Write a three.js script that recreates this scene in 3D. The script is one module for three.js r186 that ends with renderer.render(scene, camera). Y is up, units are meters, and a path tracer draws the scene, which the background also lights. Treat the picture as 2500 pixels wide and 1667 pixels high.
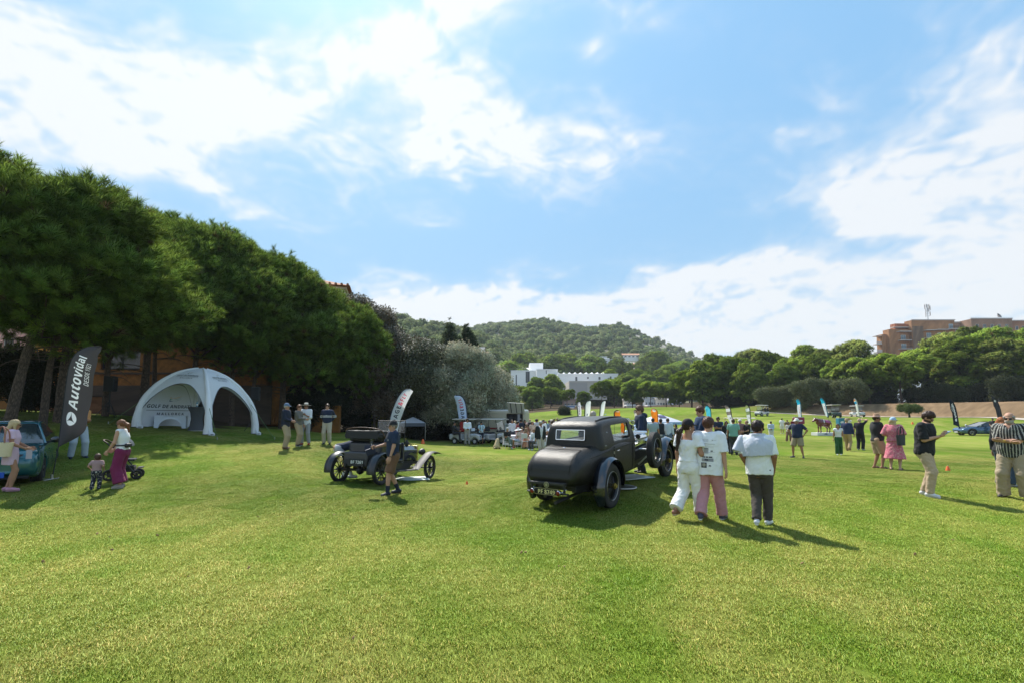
import * as THREE from 'three';
import { mergeGeometries, mergeVertices, toCreasedNormals } from 'three/addons/utils/BufferGeometryUtils.js';
import { RoundedBoxGeometry } from 'three/addons/geometries/RoundedBoxGeometry.js';
import { createNoise2D, createNoise3D } from 'simplex-noise';

// ------------------------------------------------------------------ camera, sky, sun, exposure
const scene = new THREE.Scene();
const EYE = 1.88, PITCH = 4 * Math.PI / 180, F = 1111, CX = 1250, CYP = 938;
const camera = new THREE.PerspectiveCamera(2 * Math.atan(833.5 / F) * 180 / Math.PI, 2500 / 1667, 0.1, 4000);
camera.position.set(0, EYE, 0);
camera.rotation.x = PITCH;
camera.setViewOffset(2500, 1667, 0, 833.5 - CYP, 2500, 1667);
camera.updateProjectionMatrix();
const renderer = new THREE.WebGLRenderer({ antialias: true });
renderer.toneMapping = THREE.LinearToneMapping;
renderer.toneMappingExposure = 1.56;
renderer.shadowMap.enabled = true;
const SUN_EL = 51 * Math.PI / 180, SUN_AZ = -24 * Math.PI / 180;   // azimuth from straight ahead, to the left
const SUN = new THREE.Vector3(Math.sin(SUN_AZ) * Math.cos(SUN_EL), Math.sin(SUN_EL), -Math.cos(SUN_AZ) * Math.cos(SUN_EL));
const sun = new THREE.DirectionalLight(new THREE.Color(1, 0.95, 0.86), 5);
sun.position.copy(SUN).multiplyScalar(150);
sun.castShadow = true;
Object.assign(sun.shadow.camera, { left: -90, right: 120, top: 120, bottom: -60, near: 1, far: 500 });
sun.shadow.mapSize.set(4096, 4096);
scene.add(sun);

// ------------------------------------------------------------------ numbers
function rngOf(seed) { let a = seed >>> 0; return () => { a |= 0; a = a + 0x6D2B79F5 | 0; let t = Math.imul(a ^ a >>> 15, 1 | a); t = t + Math.imul(t ^ t >>> 7, 61 | t) ^ t; return ((t ^ t >>> 14) >>> 0) / 4294967296; }; }
const N2 = createNoise2D(rngOf(11)), N3 = createNoise3D(rngOf(12));
const fbm2 = (x, y, o = 4) => { let s = 0, a = 0.5; for (let i = 0; i < o; i++) { s += a * N2(x, y); x = x * 2.03 + 7.1; y = y * 2.03 - 3.3; a *= 0.5; } return s; };
const fbm3 = (x, y, z, o = 4) => { let s = 0, a = 0.5; for (let i = 0; i < o; i++) { s += a * N3(x, y, z); x = x * 2.03 + 7.1; y = y * 2.03 - 3.3; z = z * 2.03 + 1.7; a *= 0.5; } return s; };
const clamp = (x, a = 0, b = 1) => Math.min(b, Math.max(a, x)), mix = (a, b, t) => a + (b - a) * t;
const sstep = (a, b, x) => { const t = clamp((x - a) / (b - a)); return t * t * (3 - 2 * t); };
const V = (x, y, z) => new THREE.Vector3(x, y, z);
// a pixel of the 2500 x 1667 photograph and a distance ahead -> metres
const rise = (py, d) => d * Math.tan(PITCH + Math.atan((CYP - py) / F)) + EYE;
const X = (px, d, py = 1016) => (px - CX) / F * (d * Math.cos(PITCH) + (rise(py, d) - EYE) * Math.sin(PITCH));

// ------------------------------------------------------------------ sky
function dirOf(px, py) { const v = V((px - CX) / F, (CYP - py) / F, -1).normalize(); return v.applyAxisAngle(V(1, 0, 0), PITCH); }
{
const W = 2048, H = 1024, data = new Float32Array(W * H * 4), K = 1.063;
// clouds: centre (photo, 2352 wide), half length, half width, tilt in degrees, thickness
const list = [
[180, 90, 420, 120, 8, .9], [590, 240, 110, 50, 18, .85], [90, 270, 220, 70, 14, .85], [330, 250, 260, 60, 20, .6], [420, 380, 240, 30, 27, .8], [520, 200, 140, 90, 30, .55],
[920, 60, 280, 60, -14, .85], [760, 160, 260, 26, -20, .7], [1050, 30, 180, 60, -5, .7], [1040, 220, 190, 50, 28, .7], [1160, 290, 250, 55, 6, .9], [1110, 395, 170, 52, 10, 1.05], [790, 390, 80, 80, 40, .7], [1390, 270, 110, 60, 15, .6],
[1330, 690, 520, 46, -4, 1.1], [1680, 655, 240, 26, -7, .9], [1000, 720, 300, 40, -3, 1.0], [1250, 790, 700, 60, 0, .95], [1900, 800, 600, 60, -4, .95], [2150, 690, 380, 40, -8, .85],
[2240, 330, 220, 90, -22, .95], [2080, 430, 210, 38, 3, .85], [2330, 160, 140, 140, -40, .75], [2010, 470, 220, 22, 8, .7], [1900, 270, 90, 40, 30, .45], [1760, 335, 80, 22, 15, .45],
[1390, 110, 34, 18, -30, .7], [955, 492, 40, 12, 4, .6], [2240, 580, 190, 42, -8, .8], [860, 640, 90, 14, -3, .5], [1480, 20, 120, 30, 10, .45], [1000, 330, 60, 90, 40, .5],
].map(([x, y, a, b, t, k]) => {
const c = dirOf(x * K, y * K), r = Math.hypot((x * K - CX) / F, (CYP - y * K) / F, 1), e1 = dirOf(x * K + 10 * Math.cos(t * Math.PI / 180), y * K + 10 * Math.sin(t * Math.PI / 180)).sub(c);
e1.addScaledVector(c, -e1.dot(c)).normalize();
return { c, e1, e2: V().crossVectors(c, e1), a: a * K / F / r, b: b * K / F / r, k };
});
const R = rngOf(5);
for (let i = 0; i < 46; i++) {   // the same streaky cloud over the rest of the sky
const az = R() * 6.283, el = Math.asin(0.05 + 0.93 * R()), c = V(Math.sin(az) * Math.cos(el), Math.sin(el), -Math.cos(az) * Math.cos(el));
const inFrame = Math.abs(Math.atan2(c.x, -c.z)) < 0.95 && el < 0.85;
const a = 0.1 + 0.22 * R(), b = 0.04 + 0.09 * R(), k = 0.6 + 0.5 * R(), t = R() * 0.8 - 0.4;
if (inFrame) continue;
const e1 = V(Math.cos(az), Math.sin(t), Math.sin(az)); e1.addScaledVector(c, -e1.dot(c)).normalize();
list.push({ c, e1, e2: V().crossVectors(c, e1), a, b, k });
}
const s = V(), zen = [0.19, 0.40, 0.66], mid = [0.40, 0.585, 0.725], hor = [0.64, 0.715, 0.755], white = [0.73, 0.745, 0.76], G = 0.875;
for (let j = 0; j < H; j++) for (let i = 0; i < W; i++) {
const el = ((j + 0.5) / H - 0.5) * Math.PI, ph = ((i + 0.5) / W - 0.5) * 2 * Math.PI, o = (j * W + i) * 4;
s.set(Math.cos(ph) * Math.cos(el), Math.sin(el), Math.sin(ph) * Math.cos(el));
const y = Math.max(s.y, 0), t1 = Math.pow(1 - y, 3.2), t2 = Math.pow(1 - y, 14);
let c = [0, 1, 2].map((n) => mix(mix(zen[n], mid[n], t1), hor[n], t2 * 0.9));
const mu = s.dot(SUN), glow = 0.30 * Math.pow(Math.max(mu, 0), 6) + 0.55 * Math.pow(Math.max(mu, 0), 60);
c = c.map((v, n) => v + glow * [0.55, 0.62, 0.66][n]);
let den = 0;
if (s.y > -0.05) {
const q = 1 / (s.y + 0.28), wx = s.x * q, wz = s.z * q;
const w1 = fbm2(wx * 1.7, wz * 1.7, 4), w2 = fbm2(wx * 1.7 + 31, wz * 1.7 + 9, 4);
const fib = fbm2(wx * 2.2 + w1 * 1.6 + wz * 0.9, wz * 6.5 + w2 * 1.6 - wx * 2.0, 6), puff = fbm2(wx * 5 + w2 * 2, wz * 5 + w1 * 2, 5);
for (const l of list) {
const f = s.dot(l.c); if (f < 0.4) continue;
const u = (s.dot(l.e1) + w1 * 0.10) / l.a, v = (s.dot(l.e2) + w2 * 0.07) / l.b, g = u * u + v * v;
if (g < 6) { const st = fbm2(u * l.a * 10 + w2 * 0.5 + l.k * 50, v * l.b * 30 + u * l.a * 5 + w1 * 0.7, 6); den += l.k * (0.82 * Math.exp(-g * 0.9) + 0.22 * Math.exp(-g * 0.3)) * clamp(0.86 + 0.8 * st, 0.1, 1.4); }
}
den = den * (0.94 + 0.5 * fib + 0.18 * puff) + 0.10 * Math.max(0, fib + 0.1);
den = Math.pow(clamp(den / 1.12), 1.0); den = 0.9 * den * den * (1.55 - 0.55 * den);
den = Math.max(den, 0.75 * Math.pow(1 - y, 22));
}
den = clamp(den);
const lit = 0.94 + 0.12 * Math.pow(Math.max(mu, 0), 3);
for (let n = 0; n < 3; n++) data[o + n] = G * mix(c[n], white[n] * lit, den);
data[o + 3] = 1;
}
const tex = new THREE.DataTexture(data, W, H, THREE.RGBAFormat, THREE.FloatType);
tex.mapping = THREE.EquirectangularReflectionMapping;
tex.magFilter = tex.minFilter = THREE.LinearFilter;
tex.needsUpdate = true;
scene.background = tex; scene.environment = tex;
}
scene.fog = new THREE.FogExp2(new THREE.Color(0.74, 0.82, 0.9), 0.00022);

// ------------------------------------------------------------------ naming and building helpers
const used = {};
function numbered(name) { const n = used[name] = (used[name] ?? -1) + 1; return n ? `${name}_${String(n).padStart(3, '0')}` : name; }
function tag(o, label, category, group) { Object.assign(o.userData, { label, category }); if (group) o.userData.group = group; return o; }
function thing(name, label, category, [x, y, z] = [0, 0, 0], turn = 0, group) {
const o = new THREE.Group(); o.name = numbered(name); scene.add(o); o.position.set(x, y, z); o.rotation.y = turn;
return tag(o, label, category, group);
}
function part(name, geo, mat, parent) {
const m = new THREE.Mesh(Array.isArray(geo) ? join(geo) : geo, mat); m.name = name; m.castShadow = m.receiveShadow = true; parent.add(m); return m;
}
function structure(name, geo, mat) { const m = part(numbered(name), geo, mat, scene); m.userData.kind = 'structure'; return m; }
function dup(o, [x, y, z], turn, label, group, scale = 1) {
const c = o.clone(); c.name = numbered(o.name.replace(/_\d{3}$/, '')); c.position.set(x, y, z); c.rotation.y = turn; c.scale.setScalar(scale);
c.userData = { ...o.userData, label: label ?? o.userData.label }; if (group) c.userData.group = group; scene.add(c); return c;
}
function join(list) {   // one geometry out of several, whatever attributes they carry
const g = list.map((x) => { const y = x.index ? x.toNonIndexed() : x.clone(); for (const k of Object.keys(y.attributes)) if (!['position', 'normal', 'uv'].includes(k)) y.deleteAttribute(k); if (!y.attributes.uv) y.setAttribute('uv', new THREE.BufferAttribute(new Float32Array(y.attributes.position.count * 2), 2)); if (!y.attributes.normal) y.computeVertexNormals(); return y; });
return mergeGeometries(g);
}
const M4 = () => new THREE.Matrix4();
const moved = (g, x = 0, y = 0, z = 0, rx = 0, ry = 0, rz = 0) => g.applyMatrix4(M4().compose(V(x, y, z), new THREE.Quaternion().setFromEuler(new THREE.Euler(rx, ry, rz)), V(1, 1, 1)));
const box = (w, h, d, x = 0, y = 0, z = 0, rx = 0, ry = 0, rz = 0) => moved(new THREE.BoxGeometry(w, h, d), x, y, z, rx, ry, rz);
const rbox = (w, h, d, r, x = 0, y = 0, z = 0, rx = 0, ry = 0, rz = 0) => moved(new RoundedBoxGeometry(w, h, d, 2, Math.min(r, w / 2.01, h / 2.01, d / 2.01)), x, y, z, rx, ry, rz);
function rod(a, b, r, r2 = r, seg = 8) {   // a tapered bar from a to b
a = V(...a); b = V(...b); const d = b.clone().sub(a), g = new THREE.CylinderGeometry(r2, r, d.length(), seg);
g.translate(0, d.length() / 2, 0);
return g.applyMatrix4(M4().compose(a, new THREE.Quaternion().setFromUnitVectors(V(0, 1, 0), d.normalize()), V(1, 1, 1)));
}
const tube = (pts, r, n = 24, seg = 8, closed = false) => new THREE.TubeGeometry(new THREE.CatmullRomCurve3(pts.map((p) => V(...p)), closed, 'centripetal'), n, r, seg, closed);
const ball = (r, x = 0, y = 0, z = 0, sx = 1, sy = 1, sz = 1, n = 16) => { const g = new THREE.SphereGeometry(r, n, Math.ceil(n * 0.7)); g.scale(sx, sy, sz); return g.translate(x, y, z); };
const disc = (r, h, x = 0, y = 0, z = 0, axis = 'x', n = 28, r2 = r) => { const g = new THREE.CylinderGeometry(r2, r, h, n); if (axis === 'x') g.rotateZ(Math.PI / 2); if (axis === 'z') g.rotateX(Math.PI / 2); return g.translate(x, y, z); };
function lathe(pts, n = 32, axis = 'y') { const g = new THREE.LatheGeometry(pts.map(([r, y]) => new THREE.Vector2(r, y)), n); if (axis === 'x') g.rotateZ(-Math.PI / 2); return g; }
function extr(shapePts, depth, bevel = 0, holes = []) {
const s = new THREE.Shape(shapePts.map((p) => new THREE.Vector2(...p))); for (const h of holes) s.holes.push(new THREE.Path(h.map((p) => new THREE.Vector2(...p))));
return new THREE.ExtrudeGeometry(s, { depth, bevelEnabled: bevel > 0, bevelSize: bevel, bevelThickness: bevel, bevelSegments: 2, curveSegments: 12 });
}
const lin = (r, g, b) => new THREE.Color().setRGB(r, g, b);
const mats = {};
function mat(color, roughness = 0.8, extra = {}) {
const c = color.isColor ? color : new THREE.Color(color), key = [c.getHexString(), c.r.toFixed(3), roughness, JSON.stringify(extra, (k, v) => v?.isTexture ? v.uuid : v)].join();
return mats[key] ??= new THREE.MeshPhysicalMaterial({ color: c, roughness, ...extra });
}
const glass = new THREE.MeshPhysicalMaterial({ color: 0xf4f8f8, roughness: 0.02, transmission: 1, thickness: 0, side: THREE.DoubleSide });
const darkGlass = new THREE.MeshPhysicalMaterial({ color: lin(0.012, 0.015, 0.018), roughness: 0.05, specularIntensity: 1 });
const chrome = mat(lin(0.75, 0.75, 0.76), 0.12, { metalness: 1 }), steel = mat(lin(0.5, 0.5, 0.5), 0.35, { metalness: 1 }), rubber = mat(lin(0.012, 0.012, 0.013), 0.75), blackPaint = mat(lin(0.008, 0.009, 0.012), 0.25, { clearcoat: 1, clearcoatRoughness: 0.06 });
function canvasTex(w, h, draw) {
const c = document.createElement('canvas'); c.width = w; c.height = h; draw(c.getContext('2d'), w, h);
const t = new THREE.CanvasTexture(c); t.colorSpace = THREE.SRGBColorSpace; t.magFilter = THREE.LinearFilter; t.anisotropy = 8; return t;
}
// surface nets: meshes the zero level of a distance function sampled on a grid of cells
function netFrom(field, nx, ny, nz, ox, oy, oz, c, grad) {
const pos = [], idx = [], at = new Int32Array(nx * ny * nz).fill(-1), sy = nx, sz = nx * ny;
for (let k = 0; k < nz - 1; k++) for (let j = 0; j < ny - 1; j++) for (let i = 0; i < nx - 1; i++) {
const p = i + j * sy + k * sz; let m = 0;
const f0 = field[p], f1 = field[p + 1], f2 = field[p + sy], f3 = field[p + sy + 1], f4 = field[p + sz], f5 = field[p + sz + 1], f6 = field[p + sz + sy], f7 = field[p + sz + sy + 1];
m = (f0 < 0) | (f1 < 0) << 1 | (f2 < 0) << 2 | (f3 < 0) << 3 | (f4 < 0) << 4 | (f5 < 0) << 5 | (f6 < 0) << 6 | (f7 < 0) << 7;
if (m === 0 || m === 255) continue;
let x = 0, y = 0, z = 0, n = 0;
const e = (a, b, x0, y0, z0, dx, dy, dz) => { if ((a < 0) !== (b < 0)) { const t = a / (a - b); x += x0 + dx * t; y += y0 + dy * t; z += z0 + dz * t; n++; } };
e(f0, f1, 0, 0, 0, 1, 0, 0); e(f2, f3, 0, 1, 0, 1, 0, 0); e(f4, f5, 0, 0, 1, 1, 0, 0); e(f6, f7, 0, 1, 1, 1, 0, 0);
e(f0, f2, 0, 0, 0, 0, 1, 0); e(f1, f3, 1, 0, 0, 0, 1, 0); e(f4, f6, 0, 0, 1, 0, 1, 0); e(f5, f7, 1, 0, 1, 0, 1, 0);
e(f0, f4, 0, 0, 0, 0, 0, 1); e(f1, f5, 1, 0, 0, 0, 0, 1); e(f2, f6, 0, 1, 0, 0, 0, 1); e(f3, f7, 1, 1, 0, 0, 0, 1);
at[p] = pos.length / 3; pos.push(ox + (i + x / n) * c, oy + (j + y / n) * c, oz + (k + z / n) * c);
}
for (let k = 1; k < nz - 1; k++) for (let j = 1; j < ny - 1; j++) for (let i = 1; i < nx - 1; i++) {
const p = i + j * sy + k * sz, a = field[p] < 0;
const quad = (q, u, v) => { const b = field[q] < 0; if (a === b) return; const A = at[p - u - v], B = at[p - v], C = at[p], D = at[p - u]; if (a) idx.push(A, B, C, A, C, D); else idx.push(A, C, B, A, D, C); };
quad(p + 1, sy, sz); quad(p + sy, sz, 1); quad(p + sz, 1, sy);
}
const g = new THREE.BufferGeometry();
g.setAttribute('position', new THREE.BufferAttribute(new Float32Array(pos), 3)); g.setIndex(idx);
g.computeVertexNormals();
return g;
}
function net(sdf, [x0, y0, z0], [x1, y1, z1], c) {
x0 -= 2 * c; y0 -= 2 * c; z0 -= 2 * c;
const nx = Math.ceil((x1 - x0) / c) + 3, ny = Math.ceil((y1 - y0) / c) + 3, nz = Math.ceil((z1 - z0) / c) + 3, f = new Float32Array(nx * ny * nz);
for (let k = 0, p = 0; k < nz; k++) for (let j = 0; j < ny; j++) for (let i = 0; i < nx; i++) f[p++] = sdf(x0 + i * c, y0 + j * c, z0 + k * c);
return netFrom(f, nx, ny, nz, x0, y0, z0, c);
}
const smin = (a, b, k) => { const h = Math.max(k - Math.abs(a - b), 0) / k; return Math.min(a, b) - h * h * k * 0.25; }, smax = (a, b, k) => -smin(-a, -b, k);
const rboxD = (x, y, z, hx, hy, hz, r) => { const a = Math.abs(x) - hx + r, b = Math.abs(y) - hy + r, c = Math.abs(z) - hz + r; return Math.hypot(Math.max(a, 0), Math.max(b, 0), Math.max(c, 0)) + Math.min(Math.max(a, b, c), 0) - r; };
// piecewise-linear curve through [t, v] pairs, eased
const curve = (pts) => (t) => { if (t <= pts[0][0]) return pts[0][1]; for (let i = 1; i < pts.length; i++) if (t <= pts[i][0]) { const [a, u] = pts[i - 1], [b, v] = pts[i], w = (t - a) / (b - a); return u + (v - u) * w; } return pts.at(-1)[1]; };
const smooth = (pts) => {   // monotone-ish cubic through [t, v] pairs
const n = pts.length, m = pts.map((p, i) => i === 0 || i === n - 1 ? (i === 0 ? (pts[1][1] - p[1]) / (pts[1][0] - p[0]) : (p[1] - pts[n - 2][1]) / (p[0] - pts[n - 2][0])) : (pts[i + 1][1] - pts[i - 1][1]) / (pts[i + 1][0] - pts[i - 1][0]));
return (t) => { if (t <= pts[0][0]) return pts[0][1]; for (let i = 1; i < n; i++) if (t <= pts[i][0]) { const [a, u] = pts[i - 1], [b, v] = pts[i], h = b - a, s = (t - a) / h, s2 = s * s, s3 = s2 * s; return (2 * s3 - 3 * s2 + 1) * u + (s3 - 2 * s2 + s) * h * m[i - 1] + (-2 * s3 + 3 * s2) * v + (s3 - s2) * h * m[i]; } return pts[n - 1][1]; };
};
// ------------------------------------------------------------------ ground: x to the right, d ahead (z = -d)
const track = (x) => 84 - (x - 49) * 1.37;   // where the cart track runs
const MOUND = smooth([[-60, 2.6], [-30, 2.35], [-19, 1.85], [-16.5, 1.38], [-13.3, 1.08], [-11, 0.74], [-8, 0.62], [-5, 0.2], [-2.5, -0.03], [2, -0.04]]);
function G(x, d) {
let y = MOUND(x + Math.max(0, d - 22) * 0.25) * sstep(8, 20, d);
y += (x < 6 ? 0.36 : mix(0.36, 0.2, sstep(6, 9, x))) * sstep(-1.5, 2.4, x) * (1 - sstep(12, 22, x)) * Math.exp(-(((d - 12) / 3.0) ** 2));
y -= 0.15 * Math.exp(-(((d - 16) / 3) ** 2) - (((x + 3.2) / 3.5) ** 2));
y -= 0.1 * Math.exp(-(((d - 24) / 6) ** 2)) * sstep(-6, 0, x);
// fairway mounds far ahead
const far = sstep(66, 106, d), und = 0.45 * Math.sin(x * 0.055 + 0.6) + 0.35 * Math.sin(x * 0.12 + 2.1 + d * 0.02);
y += far * sstep(-25, 12, x) * (3.1 + und) * (1 - 0.0 * x);
const r = sstep(24, 40, x);
y += r * 1.75 * sstep(48, 63, d) * (1 - far * 0.7);
y += 2.3 * sstep(1, 12, d - track(x)) * sstep(44, 54, x) * (1 - far * 0.5);
y += sstep(105, 260, d) * 5;
y += 0.02 * N2(x * 0.12, d * 0.12) * (1 - sstep(30, 60, d));
return y;
}
const at = (px, d, dy = 0) => [X(px, d), G(X(px, d), d) + dy, -d];
// how yellow / dry (0..1), how bare
const mottle = (x, d) => clamp(0.42 + 0.75 * fbm2(x * 0.55 + 3, d * 0.38, 3) + 0.55 * fbm2(x * 0.13, d * 0.12 + 8, 2) + 0.22 * fbm2(x * 2.6, d * 1.9, 2));
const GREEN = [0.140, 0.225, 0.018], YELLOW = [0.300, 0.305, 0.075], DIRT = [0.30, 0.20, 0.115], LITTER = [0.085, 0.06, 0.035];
function bare(x, d) {   // brown earth: the bank on the right, and under the trees on the left
const n = 0.25 * fbm2(x * 0.16, d * 0.16, 3);
const bank = sstep(47, 54, x + 8 * n) * sstep(0.6, 1.8, d - track(x) + 3 * n);
return clamp(bank);
}
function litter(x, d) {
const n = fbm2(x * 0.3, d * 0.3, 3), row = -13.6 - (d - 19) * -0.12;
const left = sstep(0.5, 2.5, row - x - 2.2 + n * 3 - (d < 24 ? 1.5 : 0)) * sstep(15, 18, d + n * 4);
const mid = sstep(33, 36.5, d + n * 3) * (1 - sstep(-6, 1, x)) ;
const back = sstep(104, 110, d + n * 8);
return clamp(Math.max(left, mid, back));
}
{
const xs = [], ds = [];
const grow = (a, lo, hi, min, max, step) => { let v = lo; const l = []; while (v > min) { step(v) ; v -= stepAt(v, lo, hi); l.push(v); } a.push(...l.reverse()); for (v = lo; v <= hi; v += 0.4) a.push(v); while (v < max) { a.push(v); v += stepAt(v, lo, hi); } a.push(max); };
const stepAt = (v, lo, hi) => 0.4 + Math.max(lo - v, v - hi, 0) * 0.12;
grow(xs, -34, 62, -1500, 1500, () => 0); grow(ds, 1, 92, -300, 2600, () => 0);
const nx = xs.length, nd = ds.length, pos = new Float32Array(nx * nd * 3), uv = new Float32Array(nx * nd * 2), col = new Float32Array(nx * nd * 3), idx = [];
for (let j = 0, p = 0; j < nd; j++) for (let i = 0; i < nx; i++, p++) {
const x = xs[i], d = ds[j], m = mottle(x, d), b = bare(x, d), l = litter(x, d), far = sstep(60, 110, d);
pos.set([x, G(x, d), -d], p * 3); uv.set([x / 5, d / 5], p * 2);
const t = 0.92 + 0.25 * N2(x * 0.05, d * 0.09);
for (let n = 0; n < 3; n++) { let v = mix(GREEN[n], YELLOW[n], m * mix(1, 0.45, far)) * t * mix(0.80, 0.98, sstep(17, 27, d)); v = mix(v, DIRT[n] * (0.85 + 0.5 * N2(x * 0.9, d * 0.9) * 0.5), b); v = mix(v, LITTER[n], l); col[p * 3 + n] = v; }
if (i && j) { const a = p - nx - 1, c = p - nx, e = p - 1; idx.push(a, c, p, a, p, e); }
}
const g = new THREE.BufferGeometry();
g.setAttribute('position', new THREE.BufferAttribute(pos, 3)); g.setAttribute('uv', new THREE.BufferAttribute(uv, 2)); g.setAttribute('color', new THREE.BufferAttribute(col, 3)); g.setIndex(idx); g.computeVertexNormals();
const S = 1024, grain = new Uint8Array(S * S * 4), bump = new Uint8Array(S * S * 4), R = rngOf(3);
const wrap = (f) => (i, j) => { const a = i / S * 2 * Math.PI, b = j / S * 2 * Math.PI; return f(Math.cos(a), Math.sin(a), Math.cos(b), Math.sin(b)); };
const coarse = wrap((a, b, c, e) => N3(a * 9 + c * 2, b * 9 + 3, c * 9 + e * 11) * 0.5 + N3(a * 21 + e * 3, b * 21, e * 21 + c * 25) * 0.5);
for (let j = 0; j < S; j++) for (let i = 0; i < S; i++) {
const o = (j * S + i) * 4, v = 0.80 + 0.10 * coarse(i, j) + 0.34 * (R() - 0.5), w = R();
const rgb = [v * (0.94 + 0.12 * w), v, v * (0.9 + 0.2 * R())];
for (let n = 0; n < 3; n++) grain[o + n] = clamp(rgb[n]) * 255; grain[o + 3] = 255;
bump[o] = bump[o + 1] = bump[o + 2] = clamp(0.5 + 0.2 * coarse(i, j) + 0.6 * (R() - 0.5)) * 255; bump[o + 3] = 255;
}
const tx = (d) => { const t = new THREE.DataTexture(d, S, S); t.wrapS = t.wrapT = THREE.RepeatWrapping; t.magFilter = THREE.LinearFilter; t.needsUpdate = true; return t; };
structure('ground', g, new THREE.MeshPhysicalMaterial({ vertexColors: true, map: tx(grain), bumpMap: tx(bump), bumpScale: 0.010, roughness: 1, specularIntensity: 0.12 }));
}
// the paved cart track at the foot of the bank
{
const c = [46, 49, 51, 53, 55, 57, 59, 61, 64, 68, 74].map((x) => [x, track(x)]);
const cx = smooth(c.map(([x, d], i) => [i, x])), cd = smooth(c.map(([x, d], i) => [i, d])), pos = [], idx = [], n = 160, w = 1.1;
for (let i = 0; i <= n; i++) {
const t = i / n * (c.length - 1), x = cx(t), d = cd(t), tx = cx(t + 0.01) - cx(t - 0.01), td = cd(t + 0.01) - cd(t - 0.01), l = Math.hypot(tx, td) || 1;
for (const s of [-1, -0.33, 0.33, 1]) { const a = x + td / l * w * s, b = d - tx / l * w * s; pos.push(a, G(a, b) + 0.06, -b); }
if (i) for (let k = 0; k < 3; k++) { const a = (i - 1) * 4 + k, b = a + 1, e = a + 4, f = a + 5; idx.push(a, b, f, a, f, e); }
}
const g = new THREE.BufferGeometry(); g.setAttribute('position', new THREE.BufferAttribute(new Float32Array(pos), 3)); g.setIndex(idx); g.computeVertexNormals();
structure('path', g, mat(lin(0.42, 0.36, 0.30), 0.95, { side: THREE.DoubleSide }));
}
// mown grass blades on the near lawn
{
const R = rngOf(21), blades = (n, w, h, spread) => {
const pos = [], nor = [], idx = [], col = [];
for (let i = 0; i < n; i++) {
const x = (R() - 0.5) * spread, z = (R() - 0.5) * spread, a = R() * 6.283, hh = h * (0.45 + 0.75 * R()), ww = w * (0.7 + 0.6 * R()), lean = hh * (0.25 + 0.8 * R()), b = R() * 6.283, c = pos.length / 3;
const ux = Math.cos(a) * ww, uz = Math.sin(a) * ww, lx = Math.cos(b) * lean, lz = Math.sin(b) * lean;
pos.push(x - ux, -0.004, z - uz, x + ux, -0.004, z + uz, x + lx * 0.35 + ux * 0.7, hh * 0.65, z + lz * 0.35 + uz * 0.7, x + lx * 0.35 - ux * 0.7, hh * 0.65, z + lz * 0.35 - uz * 0.7, x + lx, hh, z + lz);
const k = R(), tint = k < 0.14 ? [1.6, 1.2, 1.6] : k < 0.5 ? [1.1, 1.04, 0.9] : [0.85, 0.95, 0.8];
for (let q = 0; q < 5; q++) { nor.push(Math.cos(b) * 0.3, 0.9, Math.sin(b) * 0.3); col.push(...tint); }
idx.push(c, c + 1, c + 2, c, c + 2, c + 3, c + 3, c + 2, c + 4);
}
const g = new THREE.BufferGeometry(); g.setAttribute('position', new THREE.BufferAttribute(new Float32Array(pos), 3)); g.setAttribute('normal', new THREE.BufferAttribute(new Float32Array(nor), 3)); g.setAttribute('color', new THREE.BufferAttribute(new Float32Array(col), 3)); faceAlong(pos, nor, idx); g.setIndex(idx); return g;
};
const m = new THREE.MeshPhysicalMaterial({ color: 0xffffff, vertexColors: true, roughness: 0.75, specularIntensity: 0.2, side: THREE.DoubleSide, transmission: 0.25, thickness: 0 });
const spots = [];
for (let d = 2.6; d < 24; d += 0.36) { const half = 1.16 * d + 0.6; for (let x = -half; x < half; x += 0.36) { const j = mix(0.15, 0.7, sstep(6, 14, d)); spots.push([x + (R() - 0.5) * j, d + (R() - 0.5) * j]); } }
const lawn = new THREE.InstancedMesh(blades(900, 0.0028, 0.025, 0.5), m, spots.length), q = new THREE.Quaternion(), e = new THREE.Euler(), c = new THREE.Color();
spots.forEach(([x, d], i) => {
const gx = (G(x + 0.2, d) - G(x - 0.2, d)) / 0.4, gd = (G(x, d + 0.2) - G(x, d - 0.2)) / 0.4, f = mix(1, 0.45, sstep(8, 24, d)), t = mottle(x, d), k = 0.92 + 0.25 * N2(x * 0.05, d * 0.09);
q.setFromUnitVectors(V(0, 1, 0), V(-gx, 1, gd).normalize()).multiply(new THREE.Quaternion().setFromAxisAngle(V(0, 1, 0), R() * 6.283));
lawn.setMatrixAt(i, M4().compose(V(x, G(x, d) + 0.004, -d), q, V(1, f * (0.94 + 0.12 * R()), 1)));
lawn.setColorAt(i, c.setRGB(...[0, 1, 2].map((n) => mix(GREEN[n], YELLOW[n], t) * k * 1.55)));
});
lawn.name = 'grass'; lawn.receiveShadow = lawn.castShadow = true; lawn.userData = { kind: 'stuff', label: 'short mown green and straw coloured grass of the lawn', category: 'grass' };
scene.add(lawn);
}
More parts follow.
